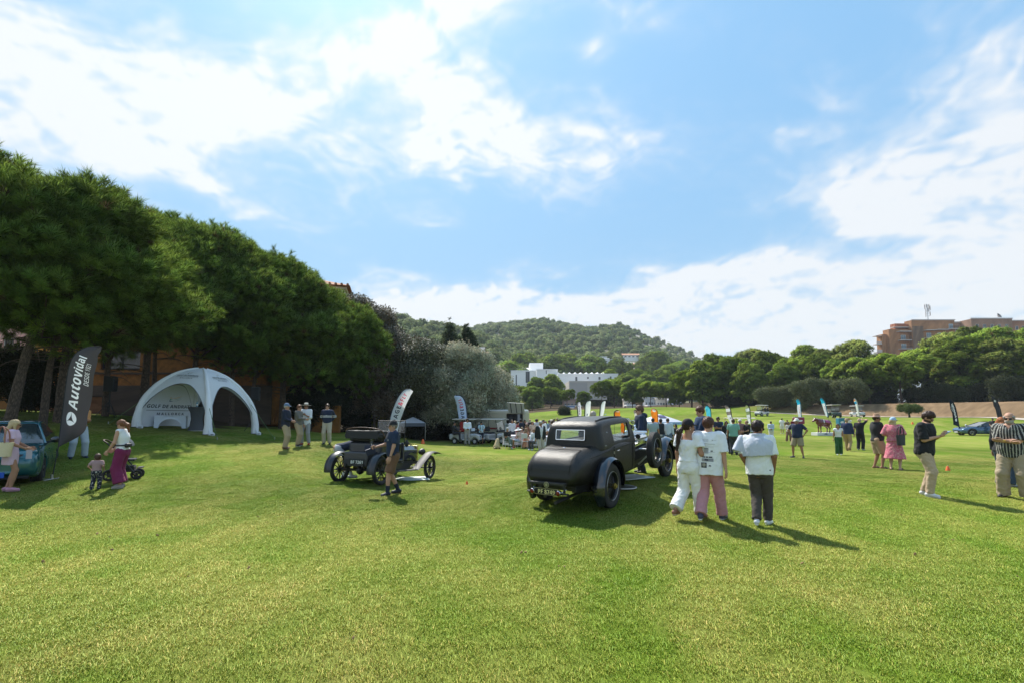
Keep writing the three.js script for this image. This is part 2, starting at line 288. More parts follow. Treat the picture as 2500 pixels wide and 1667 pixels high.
// ------------------------------------------------------------------ trees
const leafMat = (tr = 0.3) => new THREE.MeshPhysicalMaterial({ color: 0xffffff, roughness: 1, specularIntensity: 0.15, side: THREE.DoubleSide, transmission: tr, thickness: 0, vertexColors: true });
const needleM = leafMat(0.26), broadM = new THREE.MeshPhysicalMaterial({ color: 0xffffff, roughness: 0.8, side: THREE.DoubleSide, transmission: 0.3, thickness: 0, vertexColors: true }), bushM = leafMat(0.3);
function barkTex(a, b, seed) {
const t = canvasTex(128, 256, (c, w, h) => {
const R = rngOf(seed), im = c.createImageData(w, h);
for (let j = 0; j < h; j++) for (let i = 0; i < w; i++) { const v = clamp(0.5 + 0.7 * fbm2(i * 0.09 + seed, j * 0.03, 3) + 0.3 * (R() - 0.5)), o = (j * w + i) * 4; for (let n = 0; n < 3; n++) im.data[o + n] = mix(a[n], b[n], v); im.data[o + 3] = 255; }
c.putImageData(im, 0, 0);
});
t.wrapS = t.wrapT = THREE.MirroredRepeatWrapping; return t;
}
const pineBark = new THREE.MeshStandardMaterial({ map: barkTex([38, 30, 26], [112, 94, 80], 4), roughness: 1 }), greyBark = new THREE.MeshStandardMaterial({ map: barkTex([66, 58, 50], [150, 138, 122], 8), roughness: 1 }), darkBark = new THREE.MeshStandardMaterial({ map: barkTex([26, 22, 19], [80, 68, 58], 15), roughness: 1 });
function limb(pts, r0, r1, seg = 8, n = 10) {   // a bent, tapering limb with a knotty surface
const cv = new THREE.CatmullRomCurve3(pts.map((p) => p.isVector3 ? p : V(...p))), g = new THREE.TubeGeometry(cv, n, 1, seg), p = g.attributes.position, c = V();
for (let i = 0; i <= n; i++) { cv.getPointAt(i / n, c); const r = mix(r0, r1, i / n); for (let k = 0; k <= seg; k++) { const q = i * (seg + 1) + k, f = r * (1 + 0.14 * N3(c.x * 3 + Math.cos(k / seg * 6.283) * 1.3, c.y * 1.6, c.z * 3 + Math.sin(k / seg * 6.283) * 1.3)); p.setXYZ(q, c.x + (p.getX(q) - c.x) * f, c.y + (p.getY(q) - c.y) * f, c.z + (p.getZ(q) - c.z) * f); } }
const u = g.attributes.uv; for (let i = 0; i < u.count; i++) u.setXY(i, u.getY(i) * 2, u.getX(i) * cv.getLength() * 0.6);
g.computeVertexNormals(); return g;
}
function faceAlong(p, n, ix) {   // wind every face towards its normals
const a = V(), b = V(), c = V(); for (let k = 0; k < ix.length; k += 3) { const [i, j, l] = [ix[k] * 3, ix[k + 1] * 3, ix[k + 2] * 3]; a.set(p[i], p[i + 1], p[i + 2]); b.set(p[j], p[j + 1], p[j + 2]).sub(a); c.set(p[l], p[l + 1], p[l + 2]).sub(a); if (b.cross(c).dot(a.set(n[i] + n[j] + n[l], n[i + 1] + n[j + 1] + n[l + 1], n[i + 2] + n[j + 2] + n[l + 2])) < 0) [ix[k + 1], ix[k + 2]] = [ix[k + 2], ix[k + 1]]; }
}
function coloured(pos, nor, col, idx) { const g = new THREE.BufferGeometry(); for (const [n, a] of [['position', pos], ['normal', nor], ['color', col]]) g.setAttribute(n, new THREE.BufferAttribute(new Float32Array(a), 3)); faceAlong(pos, nor, idx); g.setIndex(idx); return g; }
// a tuft of pine needles: a brush pointing up, about 1 unit long
function needleTuft(seed, n, w, spreadMin = 0.25, spreadMax = 1.25) {
const R = rngOf(seed), pos = [], nor = [], col = [], idx = [];
for (let i = 0; i < n; i++) {
const a = R() * 6.283, sp = mix(spreadMin, spreadMax, Math.sqrt(R())), y0 = R() * 0.5, L = 0.42 + 0.25 * R(), d = V(Math.cos(a) * Math.sin(sp), Math.cos(sp), Math.sin(a) * Math.sin(sp)), s = V(-Math.sin(a), 0, Math.cos(a)).applyAxisAngle(d, R() * 3), c = pos.length / 3, b = V(0, y0, 0).addScaledVector(d, 0.03), e = V(0, y0, 0).addScaledVector(d, L);
const m = b.clone().lerp(e, 0.5);
pos.push(b.x - s.x * w * 0.6, b.y - s.y * w * 0.6, b.z - s.z * w * 0.6, b.x + s.x * w * 0.6, b.y + s.y * w * 0.6, b.z + s.z * w * 0.6, m.x + s.x * w, m.y + s.y * w, m.z + s.z * w, m.x - s.x * w, m.y - s.y * w, m.z - s.z * w, e.x, e.y, e.z);
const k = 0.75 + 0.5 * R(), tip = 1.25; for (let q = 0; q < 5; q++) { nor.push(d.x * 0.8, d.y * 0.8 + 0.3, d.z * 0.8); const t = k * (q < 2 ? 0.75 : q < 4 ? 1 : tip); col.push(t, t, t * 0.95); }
idx.push(c, c + 1, c + 2, c, c + 2, c + 3, c + 3, c + 2, c + 4);
}
return coloured(pos, nor, col, idx);
}
// a spray of flat leaves within a ball of radius 1
function leafSpray(seed, n, L, w, up = 0.3) {
const R = rngOf(seed), pos = [], nor = [], col = [], idx = [];
for (let i = 0; i < n; i++) {
const p = V(R() - 0.5, R() - 0.5, R() - 0.5).normalize().multiplyScalar(Math.cbrt(R())), d = V(R() - 0.5, R() - 0.5, R() - 0.5).normalize(), s = V(R() - 0.5, R() - 0.5, R() - 0.5).cross(d).normalize(), nn = d.clone().cross(s), c = pos.length / 3, l = L * (0.7 + 0.6 * R());
if (nn.y < 0) nn.negate();
for (const [a, b] of [[0, 0], [0.45, 1], [0.45, -1], [1, 0]]) pos.push(p.x + d.x * l * a + s.x * w * b, p.y + d.y * l * a + s.y * w * b, p.z + d.z * l * a + s.z * w * b);
const k = 0.7 + 0.6 * R(); for (let q = 0; q < 4; q++) { nor.push(nn.x + p.x * 0.6, nn.y + p.y * 0.6 + up, nn.z + p.z * 0.6); col.push(k, k, k); }
idx.push(c, c + 2, c + 1, c + 1, c + 2, c + 3);
}
return coloured(pos, nor, col, idx);
}
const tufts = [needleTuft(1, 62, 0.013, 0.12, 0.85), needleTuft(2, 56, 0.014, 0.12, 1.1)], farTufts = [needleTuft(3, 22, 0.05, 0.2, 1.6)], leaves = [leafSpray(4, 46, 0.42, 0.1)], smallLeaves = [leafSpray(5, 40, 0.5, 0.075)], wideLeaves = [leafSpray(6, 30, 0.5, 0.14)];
// puts copies of a tuft over lobes [x, y, z, rx, ry, rz]; returns the crown
function crown(parent, lobes, { geo, mat: m, perM2, size, color, vary = 0.25, up = 0.55, seed, inner = 0.35, dead = 0, under = 0.25, name = 'crown' }) {
const R = rngOf(seed), M = [], C = [], q = new THREE.Quaternion(), Y = V(0, 1, 0), n = V(), p = V(), mtx = M4(), c = new THREE.Color();
for (const [lx, ly, lz, rx, ry, rz] of lobes) {
const area = 4 * Math.PI * Math.pow((Math.pow(rx * ry, 1.6) + Math.pow(rx * rz, 1.6) + Math.pow(ry * rz, 1.6)) / 3, 1 / 1.6), count = Math.round(area * perM2), tone = 1 + (R() - 0.5) * vary;
for (let i = 0; i < count; i++) {
n.set(R() - 0.5, R() - 0.5, R() - 0.5); if (n.length() > 0.5 || n.length() < 0.05) { i--; continue; } n.normalize();
if (n.y < -0.2 && R() > under) continue;
const bulge = 1 + 0.22 * N3(n.x * 2.2 + lx, n.y * 2.2 + ly, n.z * 2.2 + lz), depth = R() < inner ? 0.45 + 0.5 * R() : 0.92 + 0.1 * R();
p.set(lx + n.x * rx * bulge * depth, ly + n.y * ry * bulge * depth, lz + n.z * rz * bulge * depth);
n.x += (R() - 0.5) * 0.9; n.y += up + (R() - 0.5) * 0.7; n.z += (R() - 0.5) * 0.9; n.normalize();
q.setFromUnitVectors(Y, n);
const s = size * (0.7 + 0.65 * R());
M.push(mtx.compose(p, q, V(s, s * (0.85 + 0.4 * R()), s)).clone());
const t = tone * (1 + (R() - 0.5) * vary * 1.4), isDead = R() < dead;
C.push(isDead ? c.setRGB(0.12, 0.075, 0.03).clone() : c.setRGB(color[0] * t * (0.9 + 0.25 * R()), color[1] * t, color[2] * t).clone());
}
}
const o = new THREE.InstancedMesh(geo[seed % geo.length], m, M.length);
M.forEach((x, i) => { o.setMatrixAt(i, x); o.setColorAt(i, C[i]); });
o.name = name; o.userData.kind = 'stuff'; parent.add(o); return o;
}
const PINE = [0.140, 0.220, 0.032], PINE2 = [0.190, 0.265, 0.034], OLIVE = [0.34, 0.35, 0.255], OAK = [0.085, 0.095, 0.04], CYPRESS = [0.04, 0.06, 0.026];
// ---- the tall pines on the left
function tallPine(px, d, topPy, o = {}) {
const { lean = [0, 0], seed = 1, r0: rr0 = 0.24, wide = 3.0, label, low = 0.42, side = 0, deep = 1, fork, bark = pineBark } = o;
const r0 = rr0 * 0.72, R = rngOf(seed * 97 + 5), base = at(px, d), H = (rise(topPy, d - 2.2) - base[1]) * 0.965, t = thing('pine_tree', label, 'tree', base, 0, 'tall pines behind the white arch tent');
const top = V(lean[0], H * 0.86, lean[1]), trunk = [limb([[0, -0.3, 0], [lean[0] * 0.18 + 0.1 * (R() - 0.5), H * 0.25, lean[1] * 0.2], [lean[0] * 0.5 + 0.3 * (R() - 0.5), H * 0.52, lean[1] * 0.5], [top.x, top.y, top.z]], r0, r0 * 0.22, 9, 16)];
const tip = (f) => V(lean[0] * f + 0, H * 0.86 * f, lean[1] * f);
part('trunk', trunk, bark, t);
const lobes = [], n = 24;
for (let i = 0; i < n; i++) {
const f = low + (0.98 - low) * Math.pow((i + 0.5) / n, 0.85), a = i * 2.399 + R(), prof = Math.sin(Math.PI * Math.pow(clamp((f - low + 0.10) / (1.14 - low)), 0.75)), rr = wide * prof * (0.35 + 0.65 * R()), s = tip(f * 1.08), e = V(s.x + Math.cos(a) * rr + side * prof, H * f * 0.97 + (R() - 0.3) * 0.7, s.z + Math.sin(a) * rr * deep);
if (i % 2 === 0 || f < 0.6) part('branch', limb([[s.x * 0.9, s.y * 0.82, s.z * 0.9], [mix(s.x, e.x, 0.55), mix(s.y * 0.9, e.y, 0.6) - 0.15, mix(s.z, e.z, 0.55)], [e.x, e.y, e.z]], 0.07, 0.02, 5, 6), bark, t);
const r = (0.95 + 0.75 * R()) * (0.75 + 0.3 * prof) * (f < low + 0.14 ? 0.75 : 1); lobes.push([e.x, e.y, e.z, r * 1.12, r * 0.78, r * 1.12]);
}
for (let i = 0; i < 7; i++) { const a = i * 0.9 + R(), rr = wide * 0.42 * Math.sqrt(R()); lobes.push([top.x + Math.cos(a) * rr + side * 0.4, H * (0.97 - 0.05 * (rr / wide) ** 2) - 0.8, top.z + Math.sin(a) * rr, 1.15, 0.9, 1.15]); }
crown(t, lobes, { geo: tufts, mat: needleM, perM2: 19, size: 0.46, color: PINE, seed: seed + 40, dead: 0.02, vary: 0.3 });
for (let i = 0; i < 9; i++) { const f = low * (0.55 + 0.5 * R()), a = R() * 6.283, s = tip(f * 1.16), L = 0.8 + 1.3 * R(); part('dead_branch', limb([[s.x, H * f, s.z], [s.x + Math.cos(a) * L * 0.5, H * f + 0.1, s.z + Math.sin(a) * L * 0.5], [s.x + Math.cos(a) * L, H * f - 0.1 - 0.3 * R(), s.z + Math.sin(a) * L]], 0.03, 0.008, 4, 5), bark, t); }
return t;
}
{
const L = [
[18, 16.4, 352, { lean: [1.6, -0.4], wide: 2.6, low: 0.46, r0: 0.26, label: 'pine with a leaning trunk at the far left behind the teal car' }],
[-130, 16.6, 300, { lean: [0.4, 0.2], wide: 3.0, low: 0.34, r0: 0.22, label: 'outermost pine left of the leaning trunk beside the ochre house' }],
[104, 17.6, 428, { lean: [0.4, -0.2], wide: 2.6, low: 0.42, r0: 0.19, label: 'slender straight pine second from the left, left of the black flag' }],
[146, 18.4, 425, { lean: [0.5, 0.1], wide: 2.8, low: 0.38, r0: 0.30, label: 'thick trunked pine directly behind the tall black feather flag' }],
[255, 21.5, 470, { lean: [0.4, 0.3], wide: 3.2, low: 0.34, r0: 0.2, label: 'pine behind the loudspeaker stand and black flag' }],
[348, 24.4, 490, { lean: [0.5, 0.2], wide: 3.5, low: 0.40, r0: 0.32, label: 'pine whose pale grey trunk rises at the left leg of the arch tent' }],
[372, 25.6, 492, { lean: [-0.3, -0.3], wide: 3.0, low: 0.5, r0: 0.2, label: 'thin pine close beside the pale trunk left of the arch tent' }],
[470, 26.6, 515, { lean: [0.3, 0.3], wide: 3.6, low: 0.40, r0: 0.26, label: 'pine standing behind the centre of the arch tent' }],
[565, 28.2, 560, { lean: [-0.4, 0.2], wide: 3.6, low: 0.38, r0: 0.24, label: 'pine seen through the right opening of the arch tent' }],
[612, 29.2, 590, { lean: [0.9, 0.1], wide: 3.4, low: 0.36, r0: 0.2, label: 'leaning pine right of the arch tent near the second loudspeaker' }],
[688, 30.2, 640, { lean: [0.3, 0.2], wide: 3.6, low: 0.32, r0: 0.32, label: 'thick dark pine behind the man in the blue cap' }],
[756, 32.5, 695, { lean: [0.4, 0.2], wide: 3.2, low: 0.30, r0: 0.24, label: 'pine behind the man in the striped sweater' }],
[826, 34, 745, { lean: [1.0, 0.2], wide: 2.2, low: 0.34, r0: 0.2, bark: greyBark, label: 'last pine of the row with a bent pale trunk, right of the striped sweater' }],
];
L.forEach(([px, d, py, o], i) => tallPine(px, d, py, { ...o, seed: i + 1 }));
}
// ---- darker broadleaf trees and the silvery olive beyond the row
function leafTree(name, label, px, d, topPy, o) {
const { wide, r0 = 0.2, seed, color, geo, size = 0.4, perM2 = 12, low = 0.2, bark = darkBark, m = broadM, vary = 0.35, lobesN = 26, rl = 1.1, forks = 3, under = 0.7, dead = 0, group } = o;
const R = rngOf(seed * 31 + 7), base = at(px, d), H = rise(topPy, d) - base[1], t = thing(name, label, 'tree', base, 0, group), lobes = [];
part('trunk', limb([[0, -0.3, 0], [0.1 * (R() - 0.5), H * low * 0.6, 0], [0.3 * (R() - 0.5), H * 0.6, 0.2]], r0, r0 * 0.4), bark, t);
for (let i = 0; i < forks; i++) { const a = i / forks * 6.283 + R(); part('branch', limb([[0, H * low * 0.5, 0], [Math.cos(a) * wide * 0.3, H * (low + 0.2), Math.sin(a) * wide * 0.3], [Math.cos(a) * wide * 0.6, H * 0.65, Math.sin(a) * wide * 0.6]], r0 * 0.7, 0.03, 6), bark, t); }
for (let i = 0; i < lobesN; i++) { const f = low + (0.95 - low) * Math.pow((i + 0.5) / lobesN, 0.8), a = i * 2.399 + R(), pr = Math.sqrt(Math.sin(Math.PI * clamp((f - low + 0.16) / (1.14 - low)))), rr = wide * pr * (0.3 + 0.7 * Math.sqrt(R())), r = rl * (0.7 + 0.6 * R()); lobes.push([Math.cos(a) * rr, H * f - 0.2 * r, Math.sin(a) * rr, r, r * 0.85, r]); }
crown(t, lobes, { geo, mat: m, perM2, size, color, vary, seed: seed + 3, under, dead, up: 0.3 });
return t;
}
leafTree('broadleaf_tree', 'tall dark bronze leaved tree right behind the end of the pine row', 893, 38, 738, { wide: 3.0, seed: 1, color: [0.10, 0.088, 0.055], geo: leaves, low: 0.3, dead: 0.12, r0: 0.16, bark: greyBark });
leafTree('broadleaf_tree', 'dark brownish green tree behind the white feather flag', 968, 39, 822, { wide: 3.8, seed: 2, color: [0.12, 0.115, 0.05], geo: leaves, low: 0.32, dead: 0.15, r0: 0.22 });
leafTree('broadleaf_tree', 'dark tree between the two feather flags above the white canopy', 1040, 38, 846, { wide: 3.2, seed: 3, color: OAK, geo: leaves, low: 0.34, r0: 0.25, bark: greyBark });
leafTree('broadleaf_tree', 'thin trunked bronze tree between pines and white feather flag', 915, 36, 850, { wide: 2.0, seed: 8, color: [0.11, 0.08, 0.045], geo: leaves, low: 0.3, dead: 0.3, r0: 0.13, bark: greyBark, lobesN: 14 });
leafTree('olive_tree', 'big silvery grey olive tree behind the parked golf buggies', 1120, 37.5, 858, { wide: 3.2, seed: 4, color: OLIVE, geo: smallLeaves, size: 0.46, perM2: 10, low: 0.2, r0: 0.28, bark: greyBark, m: bushM, lobesN: 34, vary: 0.25 });
leafTree('olive_tree', 'lower silvery olive on the right, beside the cream food van', 1190, 38.5, 915, { wide: 1.7, seed: 5, color: OLIVE, geo: smallLeaves, size: 0.46, perM2: 10, low: 0.18, r0: 0.2, bark: greyBark, m: bushM, lobesN: 24, vary: 0.25 });
// dark undergrowth behind the pines' trunks
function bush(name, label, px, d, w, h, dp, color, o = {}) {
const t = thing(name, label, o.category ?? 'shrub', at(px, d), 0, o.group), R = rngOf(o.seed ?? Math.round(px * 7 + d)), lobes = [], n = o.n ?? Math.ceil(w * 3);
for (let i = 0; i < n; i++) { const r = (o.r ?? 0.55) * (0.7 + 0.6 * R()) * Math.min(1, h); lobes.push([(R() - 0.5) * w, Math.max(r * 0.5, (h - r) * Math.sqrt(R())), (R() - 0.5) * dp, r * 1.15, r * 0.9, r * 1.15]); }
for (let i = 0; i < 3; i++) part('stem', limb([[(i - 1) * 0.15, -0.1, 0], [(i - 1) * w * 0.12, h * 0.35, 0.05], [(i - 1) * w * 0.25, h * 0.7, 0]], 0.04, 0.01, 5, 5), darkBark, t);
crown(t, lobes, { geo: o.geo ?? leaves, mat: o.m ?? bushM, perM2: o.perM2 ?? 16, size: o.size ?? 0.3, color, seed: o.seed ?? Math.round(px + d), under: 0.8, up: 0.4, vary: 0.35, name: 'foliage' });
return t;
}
bush('laurel_bush', 'dark leafy bush against the ochre wall left of the leaning pine', 60, 21.5, 3.4, 3.0, 1.4, [0.03, 0.032, 0.016]);
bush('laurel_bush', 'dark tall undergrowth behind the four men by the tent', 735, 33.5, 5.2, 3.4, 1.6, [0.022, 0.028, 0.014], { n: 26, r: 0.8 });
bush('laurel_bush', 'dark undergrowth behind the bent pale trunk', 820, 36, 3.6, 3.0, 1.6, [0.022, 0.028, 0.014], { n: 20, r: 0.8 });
bush('flowering_shrub', 'bright yellow green shrub between trunks left of the white flag', 905, 40, 1.2, 2.2, 0.8, [0.30, 0.30, 0.03], { n: 8, r: 0.5 });
bush('flowering_shrub', 'yellow green shrub just behind the vintage car windscreen', 930, 41, 1.4, 2.0, 0.8, [0.26, 0.27, 0.03], { n: 8, r: 0.5 });
bush('clipped_bush', 'rounded green bush under the white peaked canopy', 1050, 43, 3.8, 2.2, 1.6, [0.09, 0.11, 0.03], { n: 16, r: 0.8 });
bush('clipped_bush', 'sloping green bush right of the roadster windscreen', 1012, 37, 2.2, 1.5, 1.2, [0.085, 0.11, 0.04], { n: 12, r: 0.6 });
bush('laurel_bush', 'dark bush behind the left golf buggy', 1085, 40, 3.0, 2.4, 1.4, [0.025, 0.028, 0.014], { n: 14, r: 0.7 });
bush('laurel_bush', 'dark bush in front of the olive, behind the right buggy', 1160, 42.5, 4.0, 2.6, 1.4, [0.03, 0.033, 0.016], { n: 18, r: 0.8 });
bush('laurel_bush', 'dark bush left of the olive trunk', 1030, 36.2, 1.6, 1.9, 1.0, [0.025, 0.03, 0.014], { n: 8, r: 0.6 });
// ---- cypresses
function cypress(px, d, topPy, label, w, seed) {
const base = at(px, d), H = rise(topPy, d) - base[1], t = thing('cypress_tree', label, 'tree', base, 0, 'dark cypresses behind the olive'), R = rngOf(seed), lobes = [];
part('trunk', limb([[0, -0.2, 0], [0, H * 0.5, 0], [0, H * 0.92, 0]], 0.2, 0.03), darkBark, t);
for (let i = 0; i < 20; i++) { const f = i / 19, r = w * (0.25 + 0.95 * Math.sin(Math.PI * Math.pow(1 - f, 0.75) * 0.86)) * 0.62; lobes.push([(R() - 0.5) * r * 0.6, H * (0.12 + 0.84 * f), (R() - 0.5) * r * 0.6, r, H * 0.06, r]); }
crown(t, lobes, { geo: farTufts, mat: needleM, perM2: 9, size: 0.55, color: CYPRESS, seed, up: 1.2, under: 0.9 });
}
cypress(1094, 58, 792, 'left dark cypress rising behind the silvery olive', 1.7, 3);
cypress(1140, 59, 800, 'right dark cypress, beside the white villa on the slope', 1.9, 4);
cypress(1118, 60, 826, 'short cypress between the two tall ones', 1.2, 5);
// ---- pines of the fairway: prototypes, then copies
function fairwayPine(name, seed, H, wide, o = {}) {
const t = new THREE.Group(), R = rngOf(seed * 13), low = o.low ?? 0.3, lobes = [], n = o.n ?? 26;
t.name = name; t.userData = { category: 'tree' };
part('trunk', limb([[0, -0.6, 0], [0.2 * (R() - 0.5), H * 0.3, 0.1], [0.5 * (R() - 0.5), H * 0.8, 0]], o.r0 ?? 0.22, 0.06, 7), pineBark, t);
for (let i = 0; i < n; i++) {
const f = low + (0.93 - low) * Math.pow((i + 0.5) / n, 0.8), a = i * 2.399 + R(), pr = o.umbrella ? Math.pow(clamp((f - low + 0.2) / (1 - low)), 0.6) * (f > 0.86 ? 0.8 : 1) : Math.pow(Math.sin(Math.PI * clamp((f - low + 0.2) / (1.2 - low))), 0.7), rr = wide * pr * (0.25 + 0.75 * Math.sqrt(R())), r = (o.rl ?? 1.25) * (0.55 + 0.7 * R()) * 0.88;
const e = [Math.cos(a) * rr, H * f, Math.sin(a) * rr]; lobes.push([...e, r * 1.15, r * 0.8, r * 1.15]);
if (i % 4 === 0) part('branch', limb([[0, H * f * 0.72, 0], [e[0] * 0.5, H * f * 0.82, e[2] * 0.5], e], 0.08, 0.02, 5, 5), pineBark, t);
}
crown(t, lobes, { geo: farTufts, mat: needleM, perM2: o.perM2 ?? 9, size: o.size ?? 0.68, color: o.color ?? PINE2, seed, vary: 0.42, under: o.under ?? 0.3, up: 0.5, dead: 0.01 });
return t;
}
const protos = [fairwayPine('pine_tree', 3, 12, 3.9, { low: 0.16, n: 30, rl: 1.4 }), fairwayPine('pine_tree', 4, 12, 4.4, { low: 0.2, n: 30, rl: 1.5, color: [0.17, 0.26, 0.032] }), fairwayPine('pine_tree', 5, 12, 4.6, { umbrella: true, low: 0.42, n: 26, color: [0.215, 0.31, 0.034] }), fairwayPine('pine_tree', 6, 12, 3.4, { low: 0.2, n: 30, rl: 1.2, color: [0.20, 0.25, 0.055] }), fairwayPine('pine_tree', 7, 12, 4.2, { low: 0.1, n: 32, rl: 1.4, color: [0.145, 0.21, 0.034] })];
function plant(k, px, d, topPy, label, group, wscale = 1) {
const b = at(px, d), H = rise(topPy, d) - b[1], s = H / 11.9, R = rngOf(Math.round(px * 3 + d)), c = protos[k].clone();
c.name = numbered('pine_tree'); c.position.set(...b); c.rotation.y = R() * 6.28; c.scale.set(s * wscale, s, s * wscale);
tag(c, label, 'tree', group); scene.add(c); return c;
}
{
const g = 'pines of the dense belt along the right of the fairway', l = (w) => 'green pine ' + w;
const T = [[2, 1690, 112, 905, 1.2], [0, 1718, 108, 885, 1], [4, 1755, 114, 868, 1], [1, 1790, 106, 873, 1], [3, 1840, 116, 852, 1], [0, 1832, 100, 890, 1], [4, 1888, 110, 862, 1], [1, 1915, 98, 893, 1], [2, 1952, 102, 872, 1], [0, 1975, 112, 850, 1], [4, 2018, 96, 868, 1], [3, 2022, 106, 852, 1], [1, 2050, 90, 882, 1], [3, 2095, 96, 832, 1], [0, 2085, 86, 880, 1.1], [2, 2128, 84, 872, 1.2], [4, 2160, 88, 868, 1], [2, 2205, 80, 862, 1.25], [1, 2255, 86, 858, 1], [2, 2272, 76, 852, 1.2], [3, 2325, 74, 815, 1.1], [0, 2352, 70, 828, 1.1], [4, 2390, 78, 808, 1], [1, 2425, 70, 810, 1.1], [3, 2448, 66, 828, 1.1], [2, 2488, 74, 808, 1.1], [0, 2520, 64, 845, 1.15], [1, 2560, 68, 804, 1.1], [4, 2640, 66, 795, 1.1]];
const words = ['at the left end of the belt, above the cyan flag', 'next to the left end of the belt', 'with a broad top above the brown feather flag', 'low in front behind the olive coloured flag', 'tall one in the back of the belt', 'behind the golf buggy with two bags', 'dense one behind the white capped man', 'low rounded one near the turquoise flag', 'with flat crown above the turquoise flag', 'tall one behind the maroon sign box', 'dense one left of the bull statue', 'high one above the bull statue', 'low one directly above the bull statue', 'with pointed top left of the hotel', 'round one above the dark golf buggy', 'flat topped one above the white golf buggy', 'dark one below the left edge of the hotel', 'bright umbrella shaped one in front of the hotel', 'behind the umbrella pines under the hotel balconies', 'bright umbrella one at the right of the hotel', 'tall spreading one right of the hotel', 'layered one above the black flag', 'tall one under the long low roof', 'bushy one right of the layered pine', 'front one above the second black flag', 'bright one under the roof with the dish', 'low one at the right edge', 'big one at the right edge', 'outermost one past the right edge'];
T.forEach(([k, px, d, py, w], i) => plant(k, px, px > 2240 ? d + 10 : d, py, l(words[i]), g, w));
const g2 = 'umbrella pines along the far end of the fairway';
const NTH = 'first second third fourth fifth sixth seventh eighth ninth tenth eleventh twelfth thirteenth fourteenth fifteenth sixteenth seventeenth eighteenth nineteenth twentieth twenty-first twenty-second'.split(' '), rankOf = (i, a) => a.filter((p) => p < a[i]).length + a.slice(0, i).filter((p) => p === a[i]).length;
const UL = [[1265, 150, 942, 1.1], [1300, 145, 944, 1.1], [1345, 150, 945, 1.2], [1385, 146, 950, 1.1], [1425, 152, 955, 1.1], [1470, 138, 930, 1], [1500, 140, 925, 1.1], [1545, 132, 928, 1], [1590, 128, 930, 1], [1628, 130, 932, 1], [1660, 126, 928, 1], [1690, 124, 915, 1.1], [1240, 165, 955, 1.3]], UP = UL.map((a) => a[0]); UL.forEach(([px, d, py, w], i) => plant(i % 3 === 1 ? 1 : 2, px, d, py, `umbrella pine ${NTH[rankOf(i, UP)]} from the left in the row along the far end of the fairway`, g2, w));
const g3 = 'round pines among the white houses';
const RL = [[0, 1348, 176, 916, 1.1], [1, 1310, 180, 922, 1], [4, 1595, 250, 905, 1.1], [1, 1560, 235, 902, 1], [0, 1640, 230, 895, 1], [4, 1480, 260, 890, 1], [1, 1440, 300, 872, 1], [0, 1380, 310, 868, 1], [4, 1335, 300, 870, 1], [0, 1280, 300, 866, 1], [1, 1235, 260, 885, 1.1], [4, 1205, 240, 893, 1.1], [0, 1605, 330, 862, 1.2], [1, 1660, 300, 885, 1.2], [4, 1515, 290, 880, 1], [1, 1190, 160, 925, 1.1], [4, 1215, 170, 930, 1.1], [0, 1620, 190, 905, 1.1], [1, 1580, 180, 915, 1.1], [4, 1530, 185, 912, 1.1], [1, 1685, 200, 905, 1.1], [0, 1490, 200, 905, 1]], RP = RL.map((a) => a[1]); RL.forEach(([k, px, d, py, w], i) => plant(k, px, d, py, `round green pine ${NTH[rankOf(i, RP)]} from the left among the white houses below the hill`, g3, w));
}
// small trees and shrubs out on the fairway and the bank
leafTree('topiary_tree', 'small flat topped clipped tree on the brown bank', 2222, 67.5, 990, { wide: 1.25, rl: 0.42, lobesN: 16, low: 0.72, seed: 12, color: [0.10, 0.14, 0.04], geo: leaves, size: 0.26, perM2: 22, r0: 0.14, m: bushM });
bush('round_shrub', 'grey green round shrub on the green behind the coupe roof', 1378, 92, 1.2, 1.5, 1, [0.05, 0.06, 0.03], { n: 7, r: 0.6, size: 0.4, perM2: 8 });
[[1905, 88, 7, 4], [1990, 84, 6, 5], [2075, 80, 4, 4.5], [2240, 74, 3, 3], [2320, 67, 4, 3], [1780, 106, 6, 3], [1840, 106, 5, 3.4], [2150, 80, 4, 3], [2400, 68, 5, 3.5], [2480, 64, 6, 4], [1950, 96, 5, 3.6], [2040, 94, 5, 3.6], [2290, 75, 6, 3.5], [2360, 71, 6, 3.5]].forEach(([px, d, w, h], i) => bush('wild_shrub', ['grey green shrub at the foot of the pines near the turquoise flag', 'grey green shrub behind the bull statue', 'olive grey shrub between the dark and white golf buggies', 'small dark shrub on the brown bank', 'shrub above the left black flag', 'dark shrub under the pines behind the brown flag', 'dark shrub under the pines behind the golf buggy', 'dark shrub under the pines right of the white buggy', 'dark shrub under the pines between the black flags', 'dark shrub at the right edge of the bank', 'deep shade shrub behind the turquoise flag', 'deep shade shrub behind the dark buggy', 'deep shade shrub under the hotel pines', 'deep shade shrub above the clipped tree'][i], px, px > 2100 ? d + 8 : d, w, h, 2.5, i < 3 ? [0.13, 0.15, 0.07] : [0.05, 0.06, 0.026], { n: Math.ceil(w * 3), r: 0.9, size: 0.55, perM2: 6 }));
